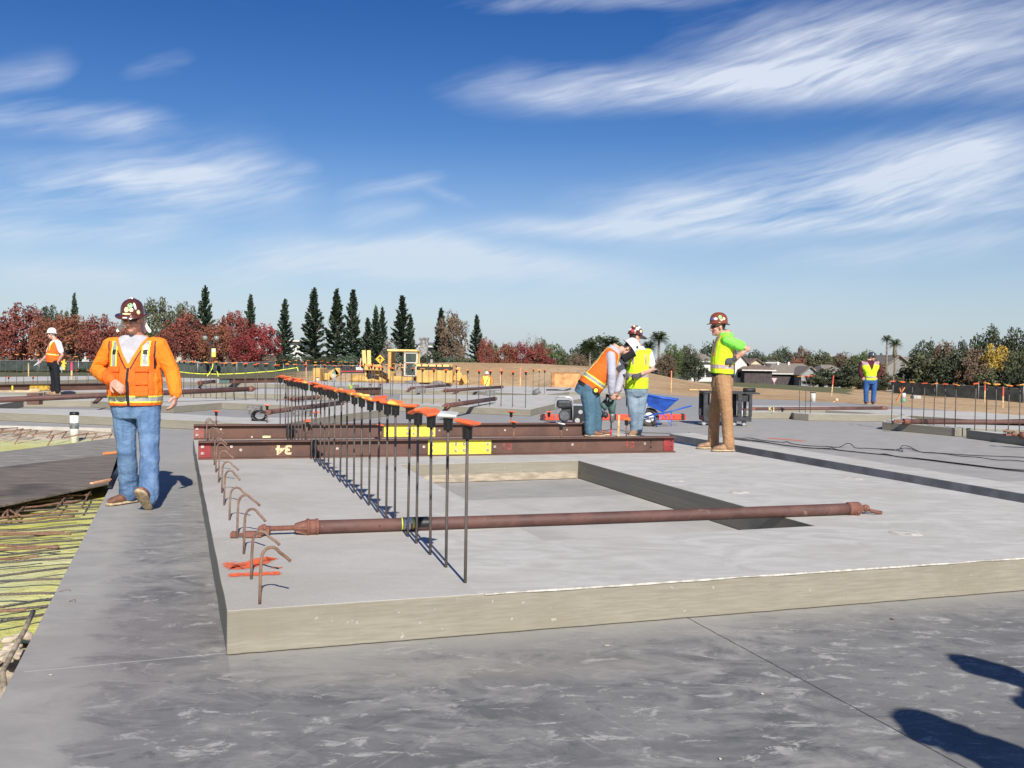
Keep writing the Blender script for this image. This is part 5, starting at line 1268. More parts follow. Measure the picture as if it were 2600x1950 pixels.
# ---- 5 man in brown trousers, hands on hips
fg = Fig((1826, 1144), TA); j = fg.j
J = dict(head=j(1824, 831, 0), hu=(.06, 0, 1), sL=j(1845, 864, -.19), eL=j(1893, 882, -.22), wL=j(1862, 913, -.20), hL=j(1846, 918, -.19), sR=j(1839, 862, .19), eR=j(1862, 905, .30), wR=j(1822, 935, .22), hR=j(1808, 950, .20), nL=V((-.3, .9, -.3)), nR=V((0, -1, 0)),
         pL=j(1836, 968, -.12), pR=j(1832, 966, .12), kL=j(1845, 1048, -.16), aL=j(1850, 1128, -.14), tL=j(1815, 1140, -.16), kR=j(1814, 1046, .14), aR=j(1811, 1122, .20), tR=j(1780, 1135, .20), bf=V((-1, -.15, 0)))
J['eL'] = j(1899, 886, -.24)
for k in 'LR': J['a'+k].z = .10; J['t'+k] = J['a'+k]+V((-.2, -.03, -.04))
def p5_paint(x, t, y, c, nf, J, n):
    if t > .58 and abs(abs(x)-.10) < .05: return 1 if abs(abs(x)-.10) < .028 and t > .66 else (2 if abs(abs(x)-.10) < .04 else 0)
    if abs(t-.34) < .055: return 3 if abs(t-.34) < .032 else 2
    return 0
e5_, K5 = build_person(fg, J, 'man in a rust-brown hard hat, green shirt and tan trousers, hands on hips', dict(hip=.32, seed=5), (-1, -.12, -.10), HATOR,
    [dict(kind='short', name='shirt', off=.014, t0=.17, mats=[F_GREEN], arm=.020), dict(kind='vest', name='vest', off=.028, t0=.17, mats=[F_LIME, PTAPE, OTAPE, SILVER], paint=p5_paint, voxel=.0075)],
    F_BROWN, LEATHER, voxel=.0085, build=1.0, hand_curl=(.5, .5), gloves=True, trouser_r=.98, leg_r=.98, hatkw=dict(brim=.028, stickers=[(.55, .40, .022, STK_B), (.95, .40, (.026, .018), STK_W), (1.45, .58, .021, STK_G), (1.9, .42, .020, STK_Y), (.75, .42, .016, STK_R), (1.6, .3, .015, STK_Y)]))
m = MB(); pel, ax = K5['pel'], K5['ax']; loft(m, [(pel+ax*(K5['TL']*t), K5['sd']*(.165), K5['fw']*.146) for t in (.10, .165)], 24); m.build('belt', BLACKF, e5_)
# ---- 6 man in maroon sleeves, right
fg = Fig((2205, 1026), 0.02); j = fg.j
J = dict(head=j(2214, 908, 0), hu=(0, 0, 1), sL=j(2188, 922, .03), eL=j(2183, 945, .02), wL=j(2190, 958, -.03), hL=j(2196, 969, -.06), sR=j(2230, 922), eR=j(2236, 945, .02), wR=j(2228, 959, -.04), hR=j(2222, 969, -.06), nL=V((.4, .8, 0)), nR=V((-.4, .8, 0)), thR=-1,
         pL=j(2201, 965), pR=j(2219, 965), kL=j(2199, 995), aL=j(2199, 1020), tL=j(2194, 1025, -.2), kR=j(2219, 995), aR=j(2217, 1020), tR=j(2219, 1025, -.2), bf=V((0, -1, 0)))
for k in 'LR': J['a'+k].z = .10; J['t'+k] = J['a'+k]+V((0, -.2, -.04))
def p6_paint(x, t, y, c, nf, J, n):
    if y > 0 and t > .55 and abs(x) < (t-.53)*.22: return 2
    if abs(t-.17) < .045: return 1
    if t > .88 and abs(x) > .10: return 1
    return 0
e6_, K6 = build_person(fg, J, 'man in a dark hard hat, lime vest and maroon sleeves, alone at the right', dict(hip=.32, seed=6), (.75, -.8, -.05), HATNV,
    [dict(kind='long', name='shirt', off=.012, mats=[F_MAROON], arm=.016), dict(kind='vest', name='vest', off=.026, t0=-.02, mats=[F_LIME, PTAPE, F_MAROON], paint=p6_paint)],
    F_DENIM4, BRLEA, voxel=.012, build=1.08, belly=1.05, hatkw=dict(full=False, brim=.035))
# ---- 7 surveyor standing in the pit
fg = Fig((1235, 1016), -1.25); fg.o = D(1235, 960, 55.5); fg.o.z = -1.25; fg.y = fg.o.y; j = fg.j
J = dict(head=j(1236, 951), hu=(0, 0, 1), sL=j(1227, 958), eL=j(1222, 970, -.1), wL=j(1226, 977, -.25), hL=j(1229, 979, -.3), sR=j(1245, 958), eR=j(1249, 970, -.1), wR=j(1245, 977, -.25), hR=j(1242, 979, -.3), nL=V((0, 0, -1)), nR=V((0, 0, -1)), pL=j(1232, 984), pR=j(1239, 984), kL=V((-.1, -.05, .5)), aL=V((-.1, 0, .1)), tL=V((-.1, -.2, .05)), kR=V((.1, -.05, .5)), aR=V((.1, 0, .1)), tR=V((.1, -.2, .05)), bf=V((0, -1, 0)))
def p7_paint(x, t, y, c, nf, J, n):
    if y > 0 and abs(x-(t-.5)*.25) < .022: return 1
    return 0
build_person(fg, J, 'surveyor in a white hard hat and yellow vest standing in the pit below the berm', dict(hip=.32, seed=7), (0, -1, -.1), HATWH,
    [dict(kind='long', name='shirt', off=.012, mats=[F_ORANGE], arm=.016), dict(kind='vest', name='vest', off=.028, mats=[simple('yellow_vest', (.85, .75, .15), .8), BLACKF], paint=p7_paint)], F_DENIM4, voxel=.014)
# ============================================================ vegetation
def leafmat(name, c1, c2, c3=None, sc=.5):
    m, nt, b = new_mat(name); p = pos(nt)
    n = nz(nt, p, sc, 4, .7); n2 = nz(nt, p, sc*9, 3, .7)
    base = mixc(nt, n.ss(.36, .64), c1, c2); base = mixc(nt, n2.ss(.45, .75)*.6, base, c3 or tuple(v*1.5 for v in c2))
    setin(nt, b, 'Base Color', base); setin(nt, b, 'Roughness', .75); b.inputs['Specular IOR Level'].default_value = .25
    return m
L_RED = leafmat('red_autumn_leaves', (0.138, 0.042, 0.035), (0.244, 0.068, 0.052), (0.391, 0.163, 0.098)); L_RED2 = leafmat('rust_autumn_leaves', (0.155, 0.054, 0.035), (0.269, 0.101, 0.059), (0.407, 0.196, 0.098)); L_CRIM = leafmat('crimson_leaves', (0.163, 0.033, 0.035), (0.284, 0.052, 0.048), (0.407, 0.098, 0.081))
L_CON = leafmat('conifer_needles', (0.056, 0.087, 0.053), (0.104, 0.151, 0.094), (0.246, 0.293, 0.235)); L_OLV = leafmat('olive_foliage', (0.073, 0.085, 0.042), (0.122, 0.130, 0.068), (0.196, 0.188, 0.106)); L_DRK = leafmat('dark_foliage', (0.039, 0.052, 0.029), (0.068, 0.081, 0.046), (0.122, 0.130, 0.073))
L_GRN = leafmat('green_foliage', (0.068, 0.098, 0.035), (0.114, 0.155, 0.059), (0.196, 0.228, 0.098)); L_BRN = leafmat('brown_foliage', (0.114, 0.081, 0.055), (0.179, 0.127, 0.081), (0.261, 0.188, 0.122)); L_YEL = leafmat('yellow_autumn_leaves', (0.330, 0.220, 0.039), (0.495, 0.352, 0.066), (0.605, 0.462, 0.132))
L_PALM = leafmat('palm_fronds', (0.090, 0.122, 0.057), (0.155, 0.196, 0.090), (0.277, 0.293, 0.163)); L_GREY = leafmat('bare_twigs', (0.163, 0.138, 0.122), (0.244, 0.211, 0.188))
BARK = simple('bark', (.13, .10, .075), .9, .3, 4); PALMT = simple('palm_trunk', (.24, .20, .15), .9, .3, 6)
def quads_mesh(name, C, A, B):
    """C centres, A, B half vectors: n leaf-sized faces"""
    n = len(C); v = np.empty((n, 4, 3), 'f'); v[:, 0] = C-A-B; v[:, 1] = C+A-B; v[:, 2] = C+A+B; v[:, 3] = C-A+B
    me = bpy.data.meshes.new(name); me.vertices.add(n*4); me.loops.add(n*4); me.polygons.add(n)
    me.vertices.foreach_set('co', v.ravel()); me.loops.foreach_set('vertex_index', np.arange(n*4, dtype='i'))
    me.polygons.foreach_set('loop_start', np.arange(0, n*4, 4, dtype='i')); me.polygons.foreach_set('loop_total', np.full(n, 4, 'i')); me.update(); me.validate(); return me
def rand_unit(g, n): v = g.normal(size=(n, 3)); return v/np.linalg.norm(v, axis=1)[:, None]
def crown_broad(seed, n=6000, clumps=80, s=.027, flat=1.0, sparse=.0, top=1.0):
    """unit crown: radius 1, height 0..1 in z (0 bottom of crown)"""
    g = np.random.default_rng(seed); cc = rand_unit(g, clumps); rad = g.uniform(.45, .92, clumps)[:, None]; cc = cc*rad
    cc[:, 2] = cc[:, 2]*.5+.5; cc[:, :2] *= (1.05-.45*np.clip(cc[:, 2:3]*top-.35, 0, 1)); cr = g.uniform(.12, .27, clumps)
    idx = g.integers(0, clumps, n); d = rand_unit(g, n)*(g.uniform(.35, 1, n)**.5)[:, None]*cr[idx][:, None]; d[:, 2] *= .55
    C = cc[idx]+d; k = int(n*.06); C[:k] = C[:k]+rand_unit(g, k)*.10
    A = rand_unit(g, n)*s*g.uniform(.5, 1.5, n)[:, None]; B = np.cross(rand_unit(g, n), A); B = B/np.linalg.norm(B, axis=1)[:, None]*s*g.uniform(.4, 1.1, n)[:, None]
    A[:, 2] *= .5; B[:, 2] *= .5
    return quads_mesh('crown', C, A, B)
def crown_conifer(seed, n=5200):
    g = np.random.default_rng(seed); Cs = []; As = []; Bs = []
    nb = 84
    for i in range(nb):
        t = (i+.5)/nb; z = t**.92; r = (1-z)**.78*(.50+.62*g.random())*(1.0 if z > .08 else .8); a = i*2.39996+g.uniform(-.4, .4); m_ = max(5, int(n/nb*(.3+1.2*(1-z))))
        u = g.random(m_)**.65; droop = -.045*u*(1-z)+.055*u**3
        x = u*r; th = a+g.normal(0, .10, m_)*(.4+u); C = np.stack([x*np.cos(th), x*np.sin(th), z+droop+g.normal(0, .004, m_)+u*.03], 1)
        A = np.stack([np.cos(th)*.07, np.sin(th)*.07, g.uniform(-.004, .014, m_)], 1)*g.uniform(.6, 1.4, m_)[:, None]; B = np.stack([-np.sin(th)*.045, np.cos(th)*.045, g.normal(0, .006, m_)], 1)
        Cs.append(C); As.append(A*1.25); Bs.append(B)
    return quads_mesh('crown', np.concatenate(Cs), np.concatenate(As), np.concatenate(Bs))
CR = {'broad': [crown_broad(i) for i in range(4)], 'round': [crown_broad(10+i, 6000, 95, .029, top=.4) for i in range(3)], 'conifer': [crown_conifer(i) for i in range(4)], 'bush': [crown_broad(20+i, 4200, 80, .04, top=0) for i in range(3)],
      'sparse': [crown_broad(30+i, 1500, 60, .022) for i in range(2)]}
def trunk_mesh(seed, limbs=6):
    r_ = random.Random(seed); m = MB(); m.tube([(0, 0, 0), (.02, 0, .3), (0, .02, .62), (.02, .0, .9)], [.035, .028, .018, .006], 7)
    for i in range(limbs):
        a = i*2.4+r_.random(); z = .28+.4*i/limbs; m.tube([(0, 0, z), (.16*math.cos(a), .16*math.sin(a), z+.12), (.30*math.cos(a), .30*math.sin(a), z+.22)], [.016, .010, .004], 5)
    return m.mesh('trunk')
TRK = [trunk_mesh(i) for i in range(3)]
for t in TRK: t.materials.append(BARK)
_mm = {}
def shared(me, mat):
    k = (me.name, mat.name)
    if k not in _mm: c = me.copy(); c.materials.clear(); c.materials.append(mat); _mm[k] = c
    return _mm[k]
rt = random.Random(11)
def tree(kind, x, top, w, d, mat, label, cat='tree', group=None, name='tree', lo=.25, base=None, depth=1.0):
    """x, top, w in photograph pixels, d metres; lo: height fraction where the crown starts"""
    r_ = ray(x, 905); k = d/math.hypot(r_.x, r_.y); px, py = r_.x*k, r_.y*k; zg = ground_h(px, py) if base is None else base
    zt = D(x, top, py).z; h = zt-zg; R_ = w/2*py/F_PX
    e = empty(name, (px, py, zg), label, cat, group)
    c = link('crown', shared(CR[kind][rt.randrange(len(CR[kind]))], mat), None, e, (0, 0, h*lo)); c.scale = (R_, R_*depth, h*(1-lo)*.98); c.rotation_euler = (0, 0, rt.uniform(0, 6.28))
    if kind != 'bush': t = link('trunk', TRK[rt.randrange(3)], None, e, (0, 0, -.1)); tw = min(h*.9, R_*1.6); t.scale = (tw, tw, h*(.85 if kind != 'conifer' else .95)); t.rotation_euler = (0, 0, rt.uniform(0, 6))
    return e
GR = 'red autumn trees on the left'
for (x, top, w, d, m_, lab) in [(-20, 792, 100, 92, L_RED, 'red autumn tree cut by the left frame edge'), (62, 762, 150, 88, L_RED, 'tallest red autumn tree, left of the white hard hat man'), (118, 800, 100, 82, L_RED2, 'rusty orange autumn tree directly behind the white hard hat man'),
        (178, 792, 120, 90, L_RED2, 'rusty brown autumn tree right of the white hard hat man'), (248, 790, 110, 86, L_RED, 'dark red autumn tree behind the orange-sleeved shoulder'), (300, 815, 90, 92, L_RED2, 'rust-coloured tree behind the walking man'), (466, 790, 120, 88, L_RED, 'red autumn tree right of the walking man'),
        (545, 812, 100, 84, L_RED2, 'rusty red tree behind the street lamp'), (592, 782, 100, 92, L_RED, 'taller thin-topped red tree left of the bright red one'), (664, 816, 105, 82, L_CRIM, 'bright crimson tree nearest to the conifers'), (618, 842, 90, 80, L_CRIM, 'low crimson tree left of the brightest red one'), (415, 835, 80, 84, L_RED, 'small red tree at the right elbow of the walking man')]:
    tree('broad', x, top, w, d, m_, lab, group=GR, name='autumn_tree', lo=.14)
for (x, top, w, lab) in [(636, 757, 42, 'conifer rising behind the crimson tree'), (722, 768, 46, 'lone slender conifer left of the white wall'), (796, 741, 60, 'tallest conifer, third from the left'), (853, 745, 56, 'tall conifer just right of the tallest'), (895, 744, 50, 'tall slim conifer above the grader front'),
        (933, 814, 40, 'short conifer left of the twin-topped pair'), (953, 786, 38, 'left one of the twin-topped conifers'), (970, 788, 36, 'right one of the twin-topped conifers'), (1020, 759, 56, 'tall conifer directly behind the grader cab'), (1041, 808, 34, 'small conifer leaning on the one behind the cab'),
        (1118, 790, 44, 'conifer left of the rounded brown-green tree'), (1209, 807, 40, 'conifer before the red hedge trees, rightmost of all'), (520, 738, 52, 'dark conifer above the left roofs'), (188, 755, 34, 'small dark conifer peeking above the left red trees')]:
    tree('conifer', x, top, w*1.72, 108, L_CON, lab, group='conifers behind the site', name='conifer_tree', lo=.03)
tree('round', 1150, 787, 86, 104, L_BRN, 'rounded brown-green tree right of the stone chimney', name='broadleaf_tree', lo=.08)
tree('round', 125, 768, 70, 110, L_DRK, 'dark green round tree above the left red trees', name='broadleaf_tree'); tree('round', 165, 782, 50, 112, L_OLV, 'small olive tree beside the dark round tree at the left', name='broadleaf_tree')
tree('broad', 395, 746, 115, 112, L_OLV, 'tall open-crowned oak behind the walking man', name='oak_tree'); tree('broad', 468, 758, 90, 114, L_OLV, 'second olive oak, right of the tall oak', name='oak_tree')
tree('broad', 1232, 850, 50, 100, L_RED, 'dull red tree beside the rightmost conifer', name='autumn_tree', lo=.1)
for (x, top, w, m_, lab) in [(1285, 868, 74, L_RED2, 'left dusky red tree above the dirt berm'), (1325, 864, 74, L_CRIM, 'middle dusky red tree above the dirt berm'), (1368, 868, 74, L_RED, 'right dusky red tree above the dirt berm'), (1388, 900, 60, L_CRIM, 'low bright red bush tree above the berm')]:
    tree('round', x, top, w, 104, m_, lab, group='dusky red trees above the berm', name='autumn_tree', lo=.1)
for i, (x, top, w, d, m_, lab) in enumerate([(1243, 866, 64, 118, L_OLV, 'grey-olive tree left of the dusky red trees'), (1378, 856, 50, 125, L_OLV, 'olive tree peeking above the dusky red trees'), (1407, 868, 62, 112, L_GRN, 'green-brown tree just right of the red trees'), (1440, 884, 66, 108, L_OLV, 'low olive tree before the dark palm clump'),
        (1470, 892, 60, 104, L_BRN, 'brownish tree at the left foot of the dark clump'), (1486, 862, 90, 124, L_DRK, 'dark tree at the left of the palm clump'), (1528, 846, 130, 128, L_DRK, 'big dark tree behind the bending man'), (1572, 866, 90, 120, L_DRK, 'dark tree behind the lime-vest man'),
        (1709, 868, 58, 120, L_GRN, 'light green tree right of the trunked palm'), (1742, 872, 60, 122, L_OLV, 'olive tree before the white-walled houses'), (1690, 893, 60, 104, L_BRN, 'brown bushy tree at the foot of the palm'), (1764, 898, 76, 102, L_DRK, 'dark green bush tree hiding the cream house'),
        (1812, 864, 90, 190, L_DRK, 'far dark trees behind the tan-trousered man'), (1850, 874, 80, 200, L_DRK, 'far dark tree right of the green shirt'), (1905, 884, 90, 210, L_DRK, 'far low tree above the grey roof'), (1955, 888, 80, 215, L_OLV, 'far olive tree above the grey roof end')]):
    tree('round', x, top, w, d, m_, lab, name='broadleaf_tree', lo=.05)
for (x, top, w, d, m_, lab) in [(1993, 878, 66, 225, L_DRK, 'tall dark green tree left of the beige-roofed house'), (2035, 874, 70, 226, L_BRN, 'brownish tree above the beige roof'), (2027, 905, 60, 218, L_RED2, 'reddish bare-looking bush above the beige roof'), (2085, 888, 90, 220, L_OLV, 'far olive trees left above the second roof'), (2135, 892, 80, 225, L_BRN, 'far brown tree above the second roof'),
        (2175, 897, 70, 220, L_OLV, 'far thin olive tree above the second roof'), (2196, 886, 56, 150, L_GRN, 'green tree just behind the maroon-sleeved man'), (2225, 892, 60, 180, L_DRK, 'dark tree below the twin palms'), (2258, 898, 60, 182, L_DRK, 'dark tree under the right twin palm'),
        (2355, 857, 90, 150, L_DRK, 'large hazy tree right of the gable house'), (2330, 885, 80, 182, L_DRK, 'dark tree above the gable house roof'), (2405, 862, 90, 140, L_BRN, 'brown-tinged tall tree in the right tree line'), (2450, 855, 80, 135, L_DRK, 'dark peaked tree left of the big oaks'),
        (2520, 818, 110, 130, L_DRK, 'tallest big dark oak at the right'), (2590, 822, 110, 128, L_DRK, 'big dark oak at the right frame edge'), (2528, 866, 90, 119, L_YEL, 'bright yellow autumn tree at the right'), (2590, 884, 90, 112, L_OLV, 'olive tree right of the yellow one'), (2480, 880, 90, 120, L_BRN, 'brown tree left of the yellow one')]:
    tree('round', x, top, w, d, m_, lab, name='broadleaf_tree', lo=.03)
for (x, top, w, d, m_, lab) in [(2092, 934, 66, 98, L_DRK, 'dark bush before the beige-roofed house'), (2148, 926, 96, 96, L_DRK, 'wide dark bush left of the maroon-sleeved man'), (2205, 935, 60, 95, L_OLV, 'olive bush behind the maroon-sleeved man'), (2224, 916, 60, 97, L_BRN, 'olive-brown bush before the gable house'), (2300, 930, 60, 96, L_DRK, 'dark bush at the foot of the gable wall'),
        (2354, 896, 120, 94, L_OLV, 'big dark olive bush right of the gable house'), (2420, 890, 110, 92, L_DRK, 'big dark bush left of the yellow tree'), (2475, 900, 90, 90, L_BRN, 'brown-olive bush under the yellow tree'), (2535, 925, 110, 88, L_OLV, 'grey-olive bush below the yellow tree'), (2595, 930, 100, 86, L_DRK, 'dark bush at the right frame edge')]:
    tree('bush', x, top, w, d+24, m_, lab, 'bush', name='bush', lo=.0)
for i in range(11):
    x = 2070+52*i; tree('bush', x, 958+rt.uniform(-8, 8), 66, 118, L_DRK if i % 2 else L_OLV, 'low bush in the line behind the right fence', 'bush', 'low bushes behind the right fence', name='bush', lo=0)
for i in range(16):
    x = -20+47*i; tree('bush', x, (938 if x < 300 else 926)+rt.uniform(-7, 5), 60, 78+rt.uniform(-3, 3), (L_DRK, L_OLV, L_GRN)[i % 3], 'low green shrub in the hedge line under the red trees', 'bush', 'shrubs under the red trees', name='bush', lo=0)
for i in range(12):
    x = 715+42*i; tree('bush', x, (905 if x < 1000 else 895)+rt.uniform(-12, 8), 66, 98, (L_DRK, L_CON, L_DRK)[i % 3] if x < 1150 else (L_RED2, L_OLV)[i % 2], 'dark shrub at the feet of the conifers', 'bush', 'shrubs at the feet of the conifers', name='bush', lo=0)
tree('sparse', 985, 850, 70, 92, L_GREY, 'bare grey tree behind the lifted grader arms', name='bare_tree', lo=.1); tree('sparse', 1345, 842, 60, 112, L_GREY, 'bare twiggy treetop above the dusky red trees', name='bare_tree', lo=.1)
# palms
def palm(x, top, crown_px, d, label, skirt=False, base=None, n=34):
    r_ = ray(x, 905); k = d/math.hypot(r_.x, r_.y); px, py = r_.x*k, r_.y*k; zg = ground_h(px, py); zt = D(x, top, py).z; Rr = crown_px*.58*py/F_PX; zc = zt-Rr*.75; H = zc-zg
    e = empty('palm_tree', (px, py, zg), label, 'palm tree'); m = MB(); m.tube([(0, 0, 0), (.05, 0, H*.5), (0, 0, H)], [.2, .15, .13], 9); m.build('trunk', PALMT, e)
    if skirt: m = MB(); m.tube([(0, 0, H*.72), (0, 0, H*.85), (0, 0, H*1.0)], [.32, .30, .2], 10); m.build('dead_skirt', simple('dead_fronds', (.28, .23, .16), .9, .4, 12), e)
    g = np.random.default_rng(int(x)); C = []; A = []; B = []
    for i in range(n):
        a = i*2.4+g.uniform(-.2, .2); up = 1.25-1.9*(i/n); ce, se = math.cos(up), math.sin(up)
        for q in range(9):
            u = (q+1)/9; r = Rr*u*ce*1.0; z = Rr*(u*se-.35*u*u); rad = np.array((math.cos(a), math.sin(a), 0)); tan = np.array((-math.sin(a), math.cos(a), 0))
            wv_ = Rr*.34*math.sin(min(1, u*1.15)*math.pi*.85)+.02
            for s_ in (-1, 1):
                C.append(rad*r+np.array((0, 0, z))+tan*s_*wv_*.55); dd = (tan*s_*.8+rad*.6); A.append(dd*wv_*.55); B.append(np.cross(dd, (0, 0, 1))*Rr*.035+np.array((0, 0, Rr*.012*s_)))
    o = link('crown', quads_mesh('crown', np.array(C), np.array(A), np.array(B)), L_PALM, e, (0, 0, H)); return e
palm(1497, 855, 62, 112, 'bushy palm at the left of the dark clump'); palm(1548, 848, 66, 112, 'bushy palm behind the bending man'); palm(1672, 836, 52, 110, 'trunked palm with a round head right of the lime-vest man', skirt=False); palm(1646, 862, 40, 118, 'small dark palm beside the trunked palm')
palm(2251, 848, 28, 150, 'left one of the twin palms above the gable house', n=26); palm(2272, 857, 34, 146, 'right one of the twin palms, with a pale skirt', skirt=True, n=26)

# ============================================================ houses, fences
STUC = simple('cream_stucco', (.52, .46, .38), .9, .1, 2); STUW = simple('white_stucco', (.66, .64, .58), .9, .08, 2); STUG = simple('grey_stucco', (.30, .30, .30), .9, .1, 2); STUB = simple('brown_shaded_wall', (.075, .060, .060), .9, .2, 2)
ROOFB = simple('beige_shingle_roof', (.27, .23, .185), .9, .25, 5, bmp=.3); ROOFG = simple('grey_shingle_roof', (.20, .195, .19), .9, .25, 5); ROOFR = simple('brown_tile_roof', (.25, .175, .135), .9, .3, 4); GLASSD = simple('dark_window_glass', (.03, .035, .045), .15, 0, 5); TRIM = simple('white_trim', (.65, .63, .58), .8, .1, 5)
def house(x0, x1, yr, ye, yb, d, label, wall=STUC, roof=ROOFB, gable='side', wins=3, depth=9.0, chim=False, vents=0):
    A, B_ = D(x0, yb, d), D(x1, yb, d); w = (B_-A).length; zg = min(A.z, ground_h(A.x, d))-.3; he = D(x0, ye, d).z-zg; hr = D(x0, yr, d).z-zg
    e = empty('house', ((A.x+B_.x)/2, d, zg), label, 'house'); m = MB()
    if gable == 'front':
        m.prism([(-w/2, 0), (w/2, 0), (w/2, depth), (-w/2, depth)], 0, he); m.add([(-w/2, 0, he), (w/2, 0, he), (0, 0, hr), (-w/2, depth, he), (w/2, depth, he), (0, depth, hr)], [(0, 1, 2), (5, 4, 3)]); m.build('wall', wall, e)
        m = MB(); o_ = .5
        for s_ in (-1, 1): m.beam((s_*(w/4+.25), -.5, (he+hr)/2-.05), (s_*(w/4+.25), depth+.5, (he+hr)/2-.05), .01, .01); 
        m = MB(); sl = (hr-he)/(w/2)
        for s_ in (-1, 1):
            a = (s_*(w/2+o_), -.5, he-sl*o_+.05); b_ = (0, -.5, hr+.05); c = (0, depth+.5, hr+.05); f = (s_*(w/2+o_), depth+.5, he-sl*o_+.05)
            m.add([a, b_, c, f]+[(v[0], v[1], v[2]+.16) for v in (a, b_, c, f)], [(0, 1, 2, 3), (7, 6, 5, 4), (0, 4, 5, 1), (1, 5, 6, 2), (2, 6, 7, 3), (3, 7, 4, 0)])
        rf = m.build('roof', roof, e)
    else:
        m.prism([(-w/2, 0), (w/2, 0), (w/2, depth), (-w/2, depth)], 0, he); m.build('wall', wall, e); m = MB(); o_ = .6; hx = min(w*.22, depth*.45) if gable == 'hip' else -.01
        lo_ = [(-w/2-o_, -o_, he-.05), (w/2+o_, -o_, he-.05), (w/2+o_, depth+o_, he-.05), (-w/2-o_, depth+o_, he-.05)]; lo2 = [(v[0], v[1], v[2]+.18) for v in lo_]
        m.add(lo_+lo2+[(-w/2+hx, depth/2, hr), (w/2-hx, depth/2, hr)], [(3, 2, 1, 0), (0, 1, 5, 4), (1, 2, 6, 5), (2, 3, 7, 6), (3, 0, 4, 7), (4, 5, 9, 8), (5, 6, 9), (6, 7, 8, 9), (7, 4, 8)]); rf = m.build('roof', roof, e)
        m = MB(); m.box((0, -o_-.02, he+.03), (w+2*o_, .06, .2)); m.build('fascia', TRIM, e)
    for i in range(wins):
        xx = -w/2+w*(i+.5)/wins; zz = he*.55; m = MB(); m.box((xx, -.03, zz), (1.5, .08, 1.3)); f = m.build('window', TRIM, e); m = MB(); m.box((xx, -.07, zz), (1.25, .06, 1.05)); m.build('pane', GLASSD, f)
    for i in range(vents): m = MB(); m.box((-w*.2+i*w*.2, depth*.42, hr-.1), (.35, .35, .8)); m.build('roof_vent', TRIM, rf)
    if chim: m = MB(); m.box((w*.2, depth*.6, hr), (1, 1, 2.0)); m.build('chimney', STUG, rf)
    return e
house(1952, 2092, 922, 949, 984, 195, 'low beige-roofed house with a dark shaded front wall', STUB, ROOFB, 'hip', 0, 14, vents=2)
house(2034, 2078, 932, 950, 984, 190, 'grey gable wing of the beige-roofed house', STUG, ROOFB, 'front', 0, 8)
house(2092, 2140, 926, 946, 975, 193, 'beige-roofed right wing half hidden by bushes', STUG, ROOFB, 'hip', 1, 10)
house(2098, 2190, 905, 926, 950, 230, 'grey-brown hip-roofed house above the bushes', STUG, ROOFR, 'hip', 3, 12, vents=1)
house(2246, 2316, 904, 930, 972, 150, 'grey gable-fronted house under the twin palms', simple('shaded_grey_wall', (.24, .235, .22), .9), ROOFB, 'front', 1, 12)
house(2290, 2345, 905, 918, 960, 156, 'tan-roofed wing right of the gable house', STUG, ROOFB, 'side', 1, 10)
house(1748, 1812, 897, 918, 955, 170, 'cream house with a tan roof left of the green shirt', STUW, ROOFB, 'hip', 3, 10)
house(1866, 1896, 903, 920, 945, 175, 'white gable house right of the tan-trousered man', STUW, ROOFR, 'front', 1, 9)
house(1905, 1934, 912, 922, 945, 178, 'small cream gable house left of the grey-roofed one', simple('yellow_stucco', (.62, .55, .38), .9), ROOFR, 'front', 1, 9)
house(1920, 1972, 905, 921, 940, 205, 'grey-roofed house with white walls in the distance', STUW, ROOFG, 'hip', 4, 10)
house(1890, 1960, 925, 940, 962, 172, 'low brown-roofed house below the grey-roofed one', STUB, ROOFR, 'hip', 0, 10)
house(2050, 2110, 908, 922, 935, 240, 'far rusty-roofed house above the beige roof', STUG, ROOFR, 'hip', 2, 10)
house(1628, 1662, 912, 922, 946, 130, 'white building glimpsed beside the lime vest', STUW, ROOFG, 'side', 3, 8)
house(738, 770, 862, 866, 900, 125, 'plain white wall glimpsed between the conifers', STUW, STUW, 'side', 0, 6)
house(400, 460, 832, 850, 905, 125, 'brown-roofed house behind the red trees, left part', STUC, ROOFR, 'hip', 2, 12)
house(495, 560, 824, 850, 905, 128, 'brown-roofed house behind the street lamp', STUC, ROOFR, 'hip', 2, 12, chim=True)
house(60, 250, 838, 866, 925, 125, 'cream house glimpsed through the left red trees', STUW, ROOFR, 'hip', 6, 12)
house(1064, 1100, 868, 880, 925, 118, 'small grey building with a stone chimney behind the grader', STUG, ROOFG, 'side', 1, 8)
m = MB(); q = D(1076, 925, 113); m.box((0, 0, 1.4), (.95, .8, 3.4)); m.box((0, 0, 3.2), (1.1, .95, .25)); tag(m.build('stone_chimney', simple('grey_stone', (.33, .32, .31), .9, .35, 3, coord='world'), None, (q.x, q.y, q.z-.2)), 'tall grey stone chimney right of the grader cab', 'chimney')
M_SCREEN = simple('dark_green_windscreen', (.045, .060, .050), .85, .25, 2, coord='world'); M_POST = simple('galvanised_post', (.36, .36, .35), .5, .15, 5, metal=.5); M_DKSC = simple('black_windscreen', (.035, .040, .036), .85, .3, 1.5, coord='world')
